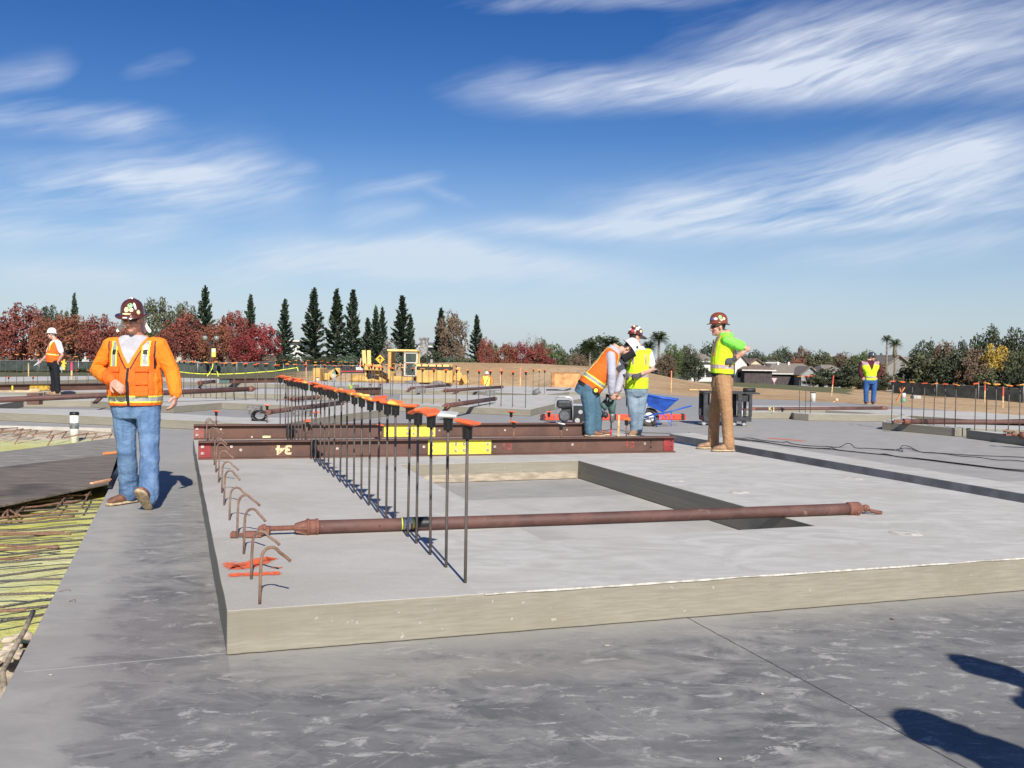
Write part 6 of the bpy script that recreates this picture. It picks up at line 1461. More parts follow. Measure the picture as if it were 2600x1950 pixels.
def fence(pts, h, label, mat, step=3.0, above=.12, fabric=True):
    """pts: (px, distance)"""
    P = []
    for x, d in pts: r_ = ray(x, 905); k = d/r_.y; P.append(Vector((r_.x*k, d, ground_h(r_.x*k, d))))
    e = empty('chain_link_fence', P[0], label, 'fence'); m = MB(); posts = []
    for a, b_ in zip(P, P[1:]):
        L = (b_-a).length; n = max(1, round(L/step))
        for i in range(n):
            p, q = a.lerp(b_, i/n), a.lerp(b_, (i+1)/n); p.z = ground_h(p.x, p.y); q.z = ground_h(q.x, q.y); posts.append(p)
            m.beam(p+Vector((0, 0, h/2+.03))-P[0], q+Vector((0, 0, h/2+.03))-P[0], .02, h-.1)
    m.build('windscreen', mat, e)
    for p in posts+[P[-1]]: mm = MB(); mm.tube([p-P[0]+Vector((0, -.05, -.2)), p-P[0]+Vector((0, -.05, h+above))], .03, 6); mm.build('post', M_POST, e)
    mm = MB(); mm.tube([p-P[0]+Vector((0, -.04, h)) for p in posts+[P[-1]]], .02, 5); mm.build('top_rail', M_POST, e); return e
fence([(-200, 72), (300, 72), (700, 74)], .80, 'long dark-screened fence under the red trees', M_SCREEN, 3.2)
fence([(720, 88), (1000, 90), (1180, 92)], .8, 'dark-screened fence at the feet of the conifers', M_SCREEN, 3.5)
fence([(2270, 104), (2380, 100), (2600, 94), (2900, 90)], 1.35, 'black-screened fence with pale posts at the right', M_DKSC, 3.6, .55)
fence([(1880, 82), (2100, 80), (2270, 76)], 1.2, 'low open fence before the grass on the right', simple('thin_dark_mesh', (.06, .065, .05), .9), 4.0) if False else None
# ============================================================ motor grader
CATY = simple('machine_yellow', (.66, .42, .12), .6, .16, 2.5, c2=(.50, .30, .09), coord='world'); CATYL = simple('pale_dusty_yellow', (.86, .62, .22), .5, .1, 3); DUST = simple('dusty_tyre_rubber', (.19, .175, .16), .9, .25, 8, coord='world'); DARKM = simple('dark_machine_parts', (.03, .028, .028), .6, .3, 8)
CHROME = simple('pale_window_frame', (.62, .58, .50), .4, .1, 9); OLIVE = simple('olive_cab_interior', (.30, .33, .13), .7, .1, 6); CGLASS, _nt, _b = new_mat('cab_glass'); setin(_nt, _b, 'Base Color', (.10, .14, .12)); setin(_nt, _b, 'Roughness', .05); _b.inputs['Alpha'].default_value = .35
GD = 56.0
O_ = D(600+1300/3.318, 975, GD); O_.z = -1.38
ge = empty('motor_grader', O_, 'big dusty yellow motor grader parked beyond the slab', 'grader')
def gq(X, Y, dy=0.0): return D(600+X/3.318, 700+Y/3.318, GD)+Vector((0, dy, 0))-O_
def gbox(name, X0, Y0, X1, Y1, dy, th, mat, parent=None, bevel=.02, skew=0):
    a, b_ = gq(X0, Y0), gq(X1, Y1); m = MB(); z0, z1 = sorted((a.z, b_.z)); x0, x1 = sorted((a.x, b_.x)); m.box(((x0+x1)/2, dy+th/2, (z0+z1)/2), (x1-x0, th, z1-z0)); return m.build(name, mat, parent or ge, bevel=bevel)
hood = gbox('engine_hood', 1530, 792, 1828, 905, -1.0, 2.0, CATY, bevel=.05); gbox('hood_top', 1528, 745, 1822, 768, -1.0, 2.0, CATYL, hood); gbox('hood_stripe', 1540, 768, 1815, 792, -.97, 1.94, DARKM, hood, 0)
for X in (1580, 1640, 1700, 1760): gbox('hood_louvre', X, 800, X+6, 895, -1.015, .03, simple('shade_yellow', (.50, .30, .07), .6), hood, 0)
gbox('exhaust', 1600, 700, 1612, 745, .1, .15, DARKM, hood, 0); gbox('air_cleaner', 1628, 705, 1650, 745, .3, .35, simple('grey_cap_metal', (.3, .3, .3), .5), hood, .03)
cab = gbox('cab_roof', 1285, 620, 1537, 643, -.9, 1.8, CATYL, bevel=.04)
for X0, X1, dy in ((1295, 1318, -.9), (1295, 1318, .75), (1520, 1533, .75), (1425, 1436, -.9)):
    gbox('cab_post', X0, 643, X1, 868, dy, .14, CATY, bevel=.01)
gbox('cab_base', 1318, 845, 1505, 885, -.95, 1.9, CATY); gbox('cab_rear_wall', 1470, 655, 1532, 842, .2, .1, OLIVE, bevel=0); gbox('cab_rear_dark', 1437, 655, 1470, 842, .35, .1, DARKM, bevel=0)
door = gbox('cab_door', 1430, 648, 1440, 845, -1.0, .07, CHROME, bevel=.01)
for q in ((1530, 652, 1541, 735), (1522, 735, 1532, 845), (1430, 648, 1541, 658), (1430, 728, 1535, 738), (1432, 836, 1530, 846)): gbox('door_frame', *q, -1.0, .07, CHROME, door, .01)
gbox('door_glass', 1440, 658, 1530, 836, -.97, .02, CGLASS, door, 0)
m = MB(); m.tube([gq(1345, 850), gq(1375, 780), gq(1390, 735)], .10, 8); m.tube([gq(1340, 840, .2), gq(1362, 745, .2), gq(1378, 718, .2)], .06, 8); m.box(gq(1385, 830), (.5, .5, .4)); m.tube([gq(1345, 742, -.1), gq(1400, 770, -.1)], .04, 6); m.build('steering_console', simple('dusty_console', (.32, .25, .17), .8), ge)
m = MB(); m.box(gq(1455, 800, .0), (.5, .55, .3)); m.box(gq(1470, 775, .0), (.12, .5, .9)); m.build('seat', DARKM, ge, bevel=.04)
m = MB()
m.beam(gq(870, 790), gq(1110, 790), .35, .42); m.build('gooseneck', DARKM, ge)
m = MB(); m.beam(gq(880, 805, -.18), gq(1108, 805, -.18), .05, .06); m.build('red_stripe', simple('red_stripe_paint', (.5, .05, .05), .5), ge)
m = MB(); m.box(gq(1043, 782, -.2), (.42, .03, .18)); m.build('number_plate', TRIM, ge)
m = MB(); m.beam(gq(858, 778), gq(858, 838), .5, .35); m.beam(gq(858, 800), gq(795, 850), .5, .45); m.beam(gq(795, 850), gq(745, 850), .8, .40); m.build('front_frame', CATY, ge, bevel=.03)
m = MB(); m.box(gq(706, 845), (.42, 2.2, .95)); m.build('push_plate', CATY, ge, bevel=.05)
for dy in (-.35, .35):
    m = MB(); m.beam(gq(1082 if dy < 0 else 1110, 628, dy), gq(1090 if dy < 0 else 1113, 760, dy), .16, .22); m.tube([gq(1088, 760, dy), gq(1100, 840, dy)], .07, 8); m.build('lift_cylinder', CATYL, ge, bevel=.02)
m = MB(); m.beam(gq(1090, 770, -.5), gq(1240, 775, -.5), .3, .35); m.beam(gq(1180, 760, -.3), gq(1290, 860, -.3), .2, .25); m.beam(gq(1150, 820), gq(1230, 800), .6, .5); m.beam(gq(1195, 860, .2), gq(1100, 800, .2), .2, .25); m.build('saddle', CATY, ge, bevel=.03)
for k, (a, b_) in enumerate((((1110, 830), (1215, 850)), ((1120, 860), (1180, 830)), ((1225, 800), (1300, 850)))): m = MB(); m.tube([gq(*a, -.6), gq(*b_, -.6)], .07, 8); m.build('hydraulic_hose', DARKM, ge)
m = MB(); n = 10; vs = []
for i in range(n+1):
    t = i/n; z = .62*t; dpt = -.9+.35*(1-math.sin(math.pi*t))
    for X in (985, 1300): p = gq(X, 0); vs.append(Vector((p.x, dpt+(X-985)*.002, gq(985, 892).z-.2+z)))
    for X in (985, 1300): p = gq(X, 0); vs.append(Vector((p.x, dpt+.05+(X-985)*.002, gq(985, 892).z-.2+z)))
m.add(vs, [(4*i, 4*i+1, 4*i+5, 4*i+4) for i in range(n)]+[(4*i+2, 4*i+6, 4*i+7, 4*i+3) for i in range(n)]+[(0, 2, 3, 1), (4*n, 4*n+1, 4*n+3, 4*n+2)]+[(4*i, 4*i+4, 4*i+6, 4*i+2) for i in range(n)]+[(4*i+1, 4*i+3, 4*i+7, 4*i+5) for i in range(n)], 0, True); m.build('moldboard', CATY, ge)
def wheel(parent, c, r, w, mat=DUST, rim=None, axis=Vector((0, 1, 0)), n=26, name='wheel', lug=True):
    a = axis.normalized(); x = a.orthogonal().normalized(); y = a.cross(x); m = MB(); prof = [(.55, -.42), (.80, -.5), (.95, -.42), (1.0, -.25), (1.0, .25), (.95, .42), (.80, .5), (.55, .42)]; vs = []
    for i in range(n):
        t = 2*math.pi*i/n
        for (rr, ww) in prof:
            k = 1.0+(.03 if lug and rr > .9 and i % 2 else 0); vs.append(c+(x*math.cos(t)+y*math.sin(t))*r*rr*k+a*w*ww)
    P_ = len(prof); m.add(vs, [(i*P_+k, i*P_+k+1, ((i+1) % n)*P_+k+1, ((i+1) % n)*P_+k) for i in range(n) for k in range(P_-1)]+[(i*P_+P_-1, i*P_, ((i+1) % n)*P_, ((i+1) % n)*P_+P_-1) for i in range(n)], 0, True)
    o = m.build(name, mat, parent); m = MB(); m.tube([c-a*w*.30, c-a*w*.34], r*.56, 20); m.tube([c-a*w*.34, c-a*w*.42], r*.20, 12); m.tube([c+a*w*.30, c+a*w*.34], r*.56, 20); m.build('rim', rim or CATY, o); return o
for X in (1503, 1722):
    for dy in (-1.05, 1.05):
        p = gq(X, 0, dy); wheel(ge, Vector((p.x, dy, .70)), .70, .40)
for dy in (-1.0, 1.0): p = gq(800, 0, dy); wheel(ge, Vector((p.x, dy, .62)), .62, .36)
m = MB(); m.beam(gq(1560, 905), gq(1700, 905), 1.2, .3); m.beam(gq(1503, 960, -.8), gq(1722, 960, -.8), .25, .5); m.beam(gq(1503, 960, .8), gq(1722, 960, .8), .25, .5); m.build('tandem_frame', DARKM, ge)
m = MB(); m.beam(gq(1830, 860), gq(1900, 870), .6, .3); m.beam(gq(1870, 770), gq(1862, 840), .3, .3); m.beam(gq(1865, 820), gq(1905, 880), .35, .35); m.beam(gq(1905, 880), gq(1880, 925), .4, .3); m.beam(gq(1915, 840), gq(1950, 905), 1.6, .3); m.build('ripper', CATY, ge, bevel=.03)

# ============================================================ small machines on the slab
GALV = simple('silver_tube', (.55, .55, .54), .35, .1, 8, metal=.6); DGREY = simple('dark_engine_grey', (.035, .037, .04), .55, .35, 14); REDM = simple('red_orange_enamel', (.80, .085, .04), .4, .12, 5, coord='world'); BLUE = simple('blue_enamel', (.012, .10, .52), .38, .15, 5, c2=(.012, .075, .38)); BLUESC = simple('scuffed_blue_tray', (.02, .09, .44), .5, .2, 6, c2=(.012, .06, .30)); RUB = simple('black_rubber', (.02, .02, .02), .7, .3, 10)
def local(px, py, z=0.0): o = G(px, py, z); return o, (lambda x, y, dy=0.0: D(x, y, o.y+dy)-o)
# generator
o_, q = local(1440, 1077); e = empty('generator', o_, 'portable generator with a silver tube frame behind the beams', 'generator')
for dy in (-.22, .22):
    m = MB(); m.tube([q(1411, 1070, dy), q(1410, 1020, dy), q(1412, 1010, dy), q(1420, 1007, dy), q(1447, 1009, dy), q(1454, 1014, dy), q(1454.5, 1072, dy)], .014, 8); m.tube([q(1411, 1070, dy), q(1418, 1076, dy), q(1478, 1077, dy)], .014, 8); m.build('tube_frame', GALV, e)
m = MB(); m.box(q(1432, 1026), (.30, .36, .16)); m.build('fuel_tank', DGREY, e, bevel=.04, seg=2)
m = MB(); m.tube([q(1433, 1056, -.16), q(1433, 1056, .12)], .13, 16); m.box(q(1440, 1050), (.24, .24, .26)); m.build('engine', DGREY, e, bevel=.01)
m = MB(); m.tube([q(1433, 1056, -.165), q(1433, 1056, -.185)], .10, 16); m.build('recoil_cover', simple('grey_alloy', (.10, .105, .115), .5, .3, 40), e)
m = MB(); m.box(q(1468, 1048), (.27, .36, .36)); m.build('alternator_panel', simple('panel_black', (.02, .022, .025), .4), e, bevel=.01); m = MB(); m.tube([q(1474, 1046, -.18), q(1474, 1046, -.20)], .045, 14); m.build('outlet', GALV, e)
m = MB(); m.box(q(1466, 1027), (.28, .38, .03)); m.build('panel_top', simple('pale_grey_paint', (.36, .38, .40), .5), e)
for x_, dy in ((1466, -.24), (1466, .24)): p = q(x_, 1066, dy); wheel(e, Vector((p.x, dy, .10)), .10, .07, RUB, GALV, n=18, lug=False)
# long red screed
a, b_ = G(1374, 1067, 0), G(1738, 1066, 0); e = empty('truss_screed', a, 'long red-orange steel screed lying behind the generator and wheelbarrow', 'screed'); d = (b_-a); m = MB(); m.beam(Vector((0, 0, .07)), d+Vector((0, 0, .07)), .16, .12); bo = m.build('beam', REDM, e, bevel=.006)
for i in range(18): c = d*(i+.5)/18+Vector((0, -.082, .075)); m = MB(); m.tube([c, c-Vector((0, .004, 0))], .018, 8); m.build('hole', DARKM, bo)
for t in (.015, .13, .5, .985): m = MB(); m.box(d*t+Vector((0, -.02, .07)), (.06, .22, .15)); m.build('end_bracket', DARKM, e, bevel=.01)
# wheelbarrow
o_, q = local(1675, 1083); e = empty('wheelbarrow', o_, 'blue wheelbarrow with a dusty blue tray and white-rimmed wheel', 'wheelbarrow'); q3 = lambda X, Y, dy=0: q(1200+X/3.318, 700+Y/3.318, dy)
top_ = [(1448, 1004), (1530, 993), (1732, 1046)]; m = MB()
T_ = [q3(1445, 1010, -.25), q3(1500, 994, .02), q3(1735, 1040, .22), q3(1728, 1052, -.30)]; B2 = [q3(1480, 1110, -.16), q3(1520, 1100, .12), q3(1650, 1120, .14), q3(1600, 1152, -.20)]
T_ = [q3(1446, 1006, -.20), q3(1452, 1000, .25), q3(1735, 1040, .30), q3(1725, 1050, -.30)]; B2 = [q3(1475, 1095, -.13), q3(1478, 1092, .15), q3(1640, 1125, .18), q3(1600, 1152, -.18)]
T3 = [v*1.0+Vector((0, 0, .012)) for v in T_]; inn = [T_[i]*.97+B2[i]*.03+Vector((0, 0, 0)) for i in range(4)]; cc = sum(T_, Vector())/4; inn = [v+(cc-v)*.06 for v in T_]; bi = [v+(cc-v)*.08+Vector((0, 0, .015)) for v in B2]
m.add(T_+B2+inn+bi, [(0, 1, 5, 4), (1, 2, 6, 5), (2, 3, 7, 6), (3, 0, 4, 7), (4, 5, 6, 7), (8, 12, 13, 9), (9, 13, 14, 10), (10, 14, 15, 11), (11, 15, 12, 8), (15, 14, 13, 12), (0, 8, 9, 1), (1, 9, 10, 2), (2, 10, 11, 3), (3, 11, 8, 0)]); m.build('tray', BLUESC, e, bevel=.012, seg=2)
m = MB(); m.tube([T_[i % 4] for i in range(5)], .012, 8); m.build('tray_rim', BLUE, e)
for dy in (-.24, .24): m = MB(); m.tube([q3(1445, 1195, dy*.3), q3(1520, 1170, dy*.7), q3(1640, 1150, dy), q3(1845, 1096, dy*1.1)], .015, 8); m.build('handle', BLUE, e)
for dy in (-.22, .22): m = MB(); m.tube([q3(1600, 1158, dy), q3(1678, 1268, dy), q3(1672, 1140, dy)], .012, 8); m.tube([q3(1530, 1165, dy), q3(1556, 1262, dy), q3(1600, 1150, dy)], .012, 8); m.build('leg', BLUE, e)
m = MB(); m.tube([q3(1556, 1262, -.22), q3(1556, 1262, .22)], .012, 8); m.tube([q3(1550, 1225, -.22), q3(1668, 1225, -.22)], .012, 8); m.tube([q3(1470, 1080, -.16), q3(1445, 1160, -.06), q3(1492, 1208, -.06)], .013, 8); m.build('brace_bar', simple('pale_blue_steel', (.30, .40, .52), .5), e)
p = q3(1490, 1208); wheel(e, Vector((p.x, 0, .195)), .195, .10, simple('dusty_wheel_rubber', (.075, .065, .055), .9, .2, 20), simple('white_rim', (.75, .75, .74), .5), axis=Vector((.35, 1, 0)))
# utility cart
o_, q = local(1850, 1080); e = empty('utility_cart', o_, 'black two-shelf utility cart behind the man with hands on hips', 'cart'); q5 = lambda X, Y, dy=0: q(1700+X/4.147, 760+Y/4.147, dy)
def cbox(name, X0, Y0, X1, Y1, dy, th, mat=DGREY, par=None, bevel=.006): a, b_ = q5(X0, Y0), q5(X1, Y1); m = MB(); m.box(((a.x+b_.x)/2, dy, (a.z+b_.z)/2), (abs(b_.x-a.x), th, abs(a.z-b_.z))); return m.build(name, mat, par or e, bevel=bevel)
cbox('top_shelf', 335, 965, 865, 995, 0, .55); cbox('bottom_shelf', 335, 1225, 830, 1280, 0, .55); cbox('handle_bar', 840, 980, 922, 996, 0, .5)
for dy in (-.25, .25):
    for X0, X1 in ((335, 375), (690, 730), (808, 835)): cbox('post', X0, 990, X1, 1230, dy, .05)
cbox('side_panel', 375, 990, 430, 1230, .1, .02, DARKM); cbox('drawer', 735, 1000, 830, 1075, 0, .45, DARKM)
for X in (362, 680, 785):
    for dy in (-.2, .2): p = q5(X, 1310, dy); o = wheel(e, Vector((p.x, dy, .055)), .055, .03, simple('grey_caster', (.22, .21, .20), .6), GALV, n=14, lug=False, name='caster')
m = MB(); a = o_+q5(840, 955); m.tube([(-.13, 0, 0), (.13, .0, 0)], .045, 12); tag(m.build('black_roll', DARKM, None, a+Vector((0, 0, .0))), 'black roll lying on top of the utility cart', 'roll')
m = MB(); a = o_+q5(742, 1235); m.tube([(0, 0, 0), (0, 0, .14)], .033, 12); oo = m.build('spray_can', simple('white_can', (.75, .76, .78), .3), None, a+Vector((0, -.1, 0))); tag(oo, 'white spray can with a red cap on the lower cart shelf', 'spray can'); m = MB(); m.tube([(0, 0, .14), (0, 0, .175)], .03, 12); m.build('cap', simple('red_cap', (.75, .06, .03), .4), oo)
m = MB(); a = o_+q5(205, 950); m.beam(Vector((0, 0, 0)), q5(410, 952)-q5(205, 950), .09, .02); tag(m.build('timber_board', M_WOOD, None, a), 'thin board sticking out to the left on top of the cart', 'board')
# drill and its cord, stake
o_, q = local(1560, 1107, TA); q6 = lambda X, Y, dy=-.0: D(1350+X/4.74, 800+Y/4.74, o_.y+dy)-o_
TEAL = simple('teal_tool_body', (.085, .15, .135), .5, .25, 9); e = empty('rotary_hammer', o_, 'green-grey rotary hammer drill held upright by the bending man', 'drill')
m = MB(); m.tube([q6(965, 1010), q6(960, 1060), q6(962, 1110), q6(968, 1185)], [.055, .075, .065, .045], 14); m.tube([q6(905, 1040), q6(860, 1075), q6(905, 1130)], [.05, .055, .05], 12); m.build('housing', TEAL, e)
m = MB(); m.tube([q6(968, 1185), q6(967, 1215), q6(962, 1290)], [.045, .040, .028], 14); m.build('chuck', simple('grey_chuck', (.22, .21, .20), .4, .1, 9, metal=.3), e)
m = MB(); m.tube([q6(958, 1290), q6(955, 1380)], .012, 8); m.build('drill_bit', DARKM, e); m = MB(); m.tube([q6(955, 1375), q6(952, 1465)], [.016, .014], 8); m.build('bit_sleeve', simple('red_bit', (.55, .03, .06), .5), e)
m = MB(); m.tube([q6(900, 1170, -.05), q6(880, 1200, -.05), q6(905, 1230, -.05)], [.03, .05, .035], 10); m.tube([q6(840, 1160), q6(900, 1200)], .022, 8); m.build('side_handle', DARKM, e)
m = MB(); m.tube([q6(940+45*math.cos(t*.5), 1015+52*math.sin(t*.5), -.10) for t in range(14)], .012, 8); m.tube([q6(895, 960), q6(960, 1000), q6(1000, 1040)], .022, 8); m.build('grip', DARKM, e)
m = MB(); a = o_; m.tube([q6(985, 985, -.08), q6(1020, 950, -.08), q6(1060, 925, -.08)], [.030, .028, .018], 10); m.tube([q6(1060, 925, -.08), q6(1085, 905, -.08), q6(1075, 895, -.08)], .010, 8); tag(m.build('pry_tool', simple('worn_brown_tool', (.22, .13, .09), .6), None, a), 'brown-handled tool gripped beside the drill', 'tool')
m = MB(); q0 = G(1570, 1108, TA); m.box((0, 0, .165), (.035, .03, .33), Matrix.Rotation(.02, 3, 'Y')); tag(m.build('wooden_stake', M_WOOD, None, q0, bevel=.003), 'wooden stake standing between the drill and the lime-vest man', 'stake')
pts = [q6(815, 1150), q6(830, 1240), q6(825, 1340), q6(800, 1410), q6(780, 1440)]; m = MB(); m.tube(pts, .008, 6); tag(m.build('power_cord', M_BLACKP, None, o_), 'black cord hanging down beside the bending man', 'cord')
m = MB(); m.tube([q6(1075, 740, .3), q6(1085, 790, .3), q6(1080, 820, .3), q6(1105, 850, .3), q6(1140, 980, .3), q6(1140, 1100, .3)], .007, 6); tag(m.build('cable', M_BLACKP, None, o_), 'thin cable hanging from the hands of the lime-vest man', 'cable')

# ============================================================ stakes, pipes, signs, small things
def post_(name, x, yb, yt, z, r0, mats, label, cat, rel=0.0, group=None, tilt=0, sq=True):
    """mats: list of (fraction from, to, material)"""
    r = r0*(.72 if name == 'survey_stake' else 1)
    p = G(x, yb, z) if rel == 0 else Vector((D(x, yb, rel).x, rel, D(x, yb, rel).z)); h = D(x, yt, p.y).z-p.z; e = empty(name, p, label, cat, group)
    e.rotation_euler = (0, tilt, 0)
    for i, (a, b_, mt) in enumerate(mats):
        m = MB()
        if sq: m.box((0, 0, h*(a+b_)/2), (r*2, r*1.2, h*(b_-a)))
        else: m.tube([(0, 0, h*a), (0, 0, h*b_)], r, 14)
        m.build('shaft' if i == 0 else 'painted_top', mt, e)
    return e
P_ST = [(0, .5, M_WOOD), (.5, 1, M_PINKT)]; P_R2 = [(0, .55, M_WOOD), (.55, 1, simple('red_stake_paint', (.62, .08, .05), .7))]; P_O = [(0, .55, M_WOOD), (.55, 1, simple('salmon_paint', (.85, .25, .16), .7))]
post_('survey_stake', 1321, 988, 934, 0, .035, P_O, 'wooden survey stake with a long salmon top before the berm', 'stake'); post_('survey_stake', 1271, 982, 934, 0, .03, P_O, 'thin survey stake half hidden by a capped bar before the berm', 'stake')
post_('survey_stake', 1704, 996, 941, 0, .03, P_O, 'lone survey stake with a salmon top above the wheelbarrow', 'stake'); post_('survey_stake', 182, 962, 920, T2, .05, P_ST, 'stake with a vivid pink top between the two left men', 'stake')
post_('survey_stake', 777, 966, 919, 0, .035, P_O, 'pink-topped stake rising behind the long row of bars', 'stake'); post_('survey_stake', 72.5, 958, 922, 0, .035, [(0, 1, M_WOOD)], 'plain wooden stake left of the white hard hat man', 'stake')
post_('survey_stake', 914, 932, 909, 0, .04, [(0, 1, simple('pinkish_wood', (.75, .42, .30), .8))], 'short pinkish stake sticking up before the grader frame', 'stake', rel=52, tilt=.12)
post_('survey_stake', 2111, 1006, 953, 0, .03, P_R2, 'pale stake with a red top left of the maroon-sleeved man', 'stake', tilt=.08); post_('survey_stake', 2500, 1020, 968, 0, .03, P_R2, 'yellowish stake with a red top behind the right capped bars', 'stake', rel=38); post_('survey_stake', 2546, 1036, 982, 0, .03, P_R2, 'stake with a long red top near the right frame edge', 'stake', rel=32)
WP = M_WHITEP; GPV = simple('green_pvc', (.16, .42, .28), .5); 
post_('plastic_pipe', 2064, 1020, 996, 0, .09, [(0, .9, WP), (.9, 1, M_BLACKP)], 'short white capped pipe right of the three capped bars', 'pipe', sq=False); post_('plastic_pipe', 2293, 1021, 998, 0, .09, [(0, .4, GPV), (.4, 1, WP)], 'pipe with a white top and green foot at the right', 'pipe', sq=False, rel=36)
post_('plastic_pipe', 847.5, 970, 944, 0, .085, [(0, .85, WP), (.85, 1, GPV)], 'white pipe with a green rim before the grader', 'pipe', sq=False, rel=50); post_('plastic_pipe', 806, 968, 958, 0, .07, [(0, .8, WP), (.8, 1, M_BLACKP)], 'small white pipe left of the green-rimmed one', 'pipe', sq=False, rel=50)
m = MB(); p = D(2284, 1018, 34); m.beam(D(2276, 1018, 34)-p, D(2297, 983, 34)-p, .05, .03); m.beam(D(2284, 985, 34)-p, D(2289, 1000, 34)-p, .05, .03); tag(m.build('crossed_lath', simple('orange_wood_lath', (.80, .25, .07), .7, .3, 3), None, p), 'orange-tipped crossed laths at the right', 'lath')
m = MB(); p = D(2325, 1012, 34); m.box((0, 0, .05), (.26, .3, .12)); tag(m.build('valve_box', simple('pale_block', (.42, .40, .37), .9), None, p, bevel=.01), 'pale concrete box lying on the dirt at the right', 'box')
m = MB(); p = D(2120, 1020, 36); m.tube([D(2113, 1024, 36)-p, D(2122, 1017, 36)-p], .02, 6); m.ball(D(2124, 1015.5, 36)-p, .07); tag(m.build('fallen_cap', simple('peach_plastic', (.75, .45, .30), .6), None, p), 'fallen bar with a peach cap on the dirt edge', 'rebar')
# plywood box before the berm
p = G(1436, 985, 0); e = empty('plywood_box', p, 'orange-brown plywood box standing before the dirt berm', 'box'); PLYO = simple('orange_plywood', (.60, .31, .12), .8, .2, 3, coord='world'); m = MB(); m.box((0, .3, .36), (1.35, .6, .70)); m.build('panel', PLYO, e, bevel=.01); m = MB(); m.box((-.60, -.02, .36), (.16, .05, .70)); m.box((0, .3, .72), (1.4, .64, .03)); m.build('trim', simple('darker_plywood', (.42, .20, .08), .8, .2, 6), e)
# tool on far slab, gloves
m = MB(); p = G(1360, 1003, T2); m.tube([D(1346, 1007, p.y)-p, D(1354, 999, p.y)-p], .035, 8); m.tube([D(1354, 999, p.y)-p, D(1371, 991, p.y)-p], .09, 8); tag(m.build('grinder', simple('tool_grey', (.18, .18, .17), .6), None, p), 'grey power tool left on the far panel', 'tool')
m = MB(); p = G(1420, 992, T2); m.tube([Vector((-.5, 0, .02)), Vector((-.1, 0, .03)), Vector((.15, 0, .0)), Vector((.45, .05, .08))], .03, 6); tag(m.build('pry_bar', DARKM, None, p), 'dark bent bar lying near the plywood box', 'bar')
m = MB(); p = D(893, 985, 36); m.ball((0, 0, .02), (.10, .06, .10)); m.tube([(-.05, 0, .05), (-.09, 0, .16)], .025, 6); m.tube([(.03, 0, .05), (.06, 0, .16)], .025, 6); tag(m.build('work_glove', simple('neon_glove', (.45, .60, .08), .8), None, p), 'neon glove lying beyond the long row of bars', 'glove')
# sign, lamp
p = D(965, 912, 70); zb = ground_h(p.x, 70); e = empty('warning_sign', (p.x, 70, zb), 'yellow diamond warning sign with an arrow behind the grader', 'road sign'); hz_ = p.z-zb; m = MB(); m.tube([(0, .03, 0), (0, .03, hz_)], .04, 8); m.build('pole', M_POST, e)
M_SGN = simple('sign_yellow', (.82, .48, .03), .5); s_ = .36; m = MB(); m.box((0, 0, hz_), (s_*1.45, .02, s_*1.45), Matrix.Rotation(R(45), 3, 'Y')); sg = m.build('sign_plate', DARKM, e); m = MB(); m.box((0, -.013, hz_), (s_*1.32, .01, s_*1.32), Matrix.Rotation(R(45), 3, 'Y')); m.build('sign_face', M_SGN, sg)
m = MB(); m.box((0, -.022, hz_-.08), (.07, .01, .26)); m.prism([(-.16, 0), (.16, 0), (0, .2)], -.005, .005); m2 = MB(); m2.box((0, -.022, hz_-.06), (.07, .01, .26)); m2.add([(-.15, -.022, hz_+.02), (.15, -.022, hz_+.02), (0, -.022, hz_+.22), (-.15, -.012, hz_+.02), (.15, -.012, hz_+.02), (0, -.012, hz_+.22)], [(0, 1, 2), (5, 4, 3), (0, 3, 4, 1), (1, 4, 5, 2), (2, 5, 3, 0)]); m2.build('arrow', DARKM, sg)
m = MB(); m.box((0, 0, hz_-.62), (.30, .02, .28)); m.build('sub_plate', M_SGN, e)
p = D(535, 862, 70); zb = ground_h(p.x, 70); e = empty('street_lamp', (p.x, 70, zb), 'dark street lamp with two globes and a yellow and white banner', 'street lamp'); hz_ = p.z-zb; IR = simple('dark_iron', (.03, .035, .035), .5)
m = MB(); m.tube([(0, 0, 0), (0, 0, .6), (0, 0, .65), (0, 0, hz_)], [.10, .10, .06, .05], 10); m.build('pole', IR, e); m = MB(); m.tube([(-.45, 0, hz_-.1), (-.3, 0, hz_-.25), (0, 0, hz_-.28), (.3, 0, hz_-.25), (.45, 0, hz_-.1)], .03, 8); m.build('arm', IR, e)
for sx in (-.42, .42): m = MB(); m.ball((sx, 0, hz_+.10), (.19, .19, .22), 12, 8); g_ = m.build('globe', simple('grey_globe', (.24, .28, .24), .3), e); m = MB(); m.tube([(sx, 0, hz_+.28), (sx, 0, hz_+.38)], [.16, .02], 10); m.build('finial', IR, g_)
m = MB(); m.box((.22, 0, hz_-.95), (.30, .02, .62)); m.build('banner', simple('yellow_banner', (.75, .70, .15), .8, .1, 3), e); m = MB(); m.box((.22, -.012, hz_-.78), (.28, .01, .22)); m.build('banner_band', TRIM, e)
# small signs
p = D(157, 935, 66); m = MB(); m.tube([(0, 0, -1.0), (0, 0, 0)], .02, 6); m.box((0, -.03, 0), (.26, .02, .26), Matrix.Rotation(R(45), 3, 'Y')); tag(m.build('small_sign', simple('pale_sign', (.42, .45, .43), .6), None, p), 'small pale diamond sign beside the white hard hat man', 'sign')
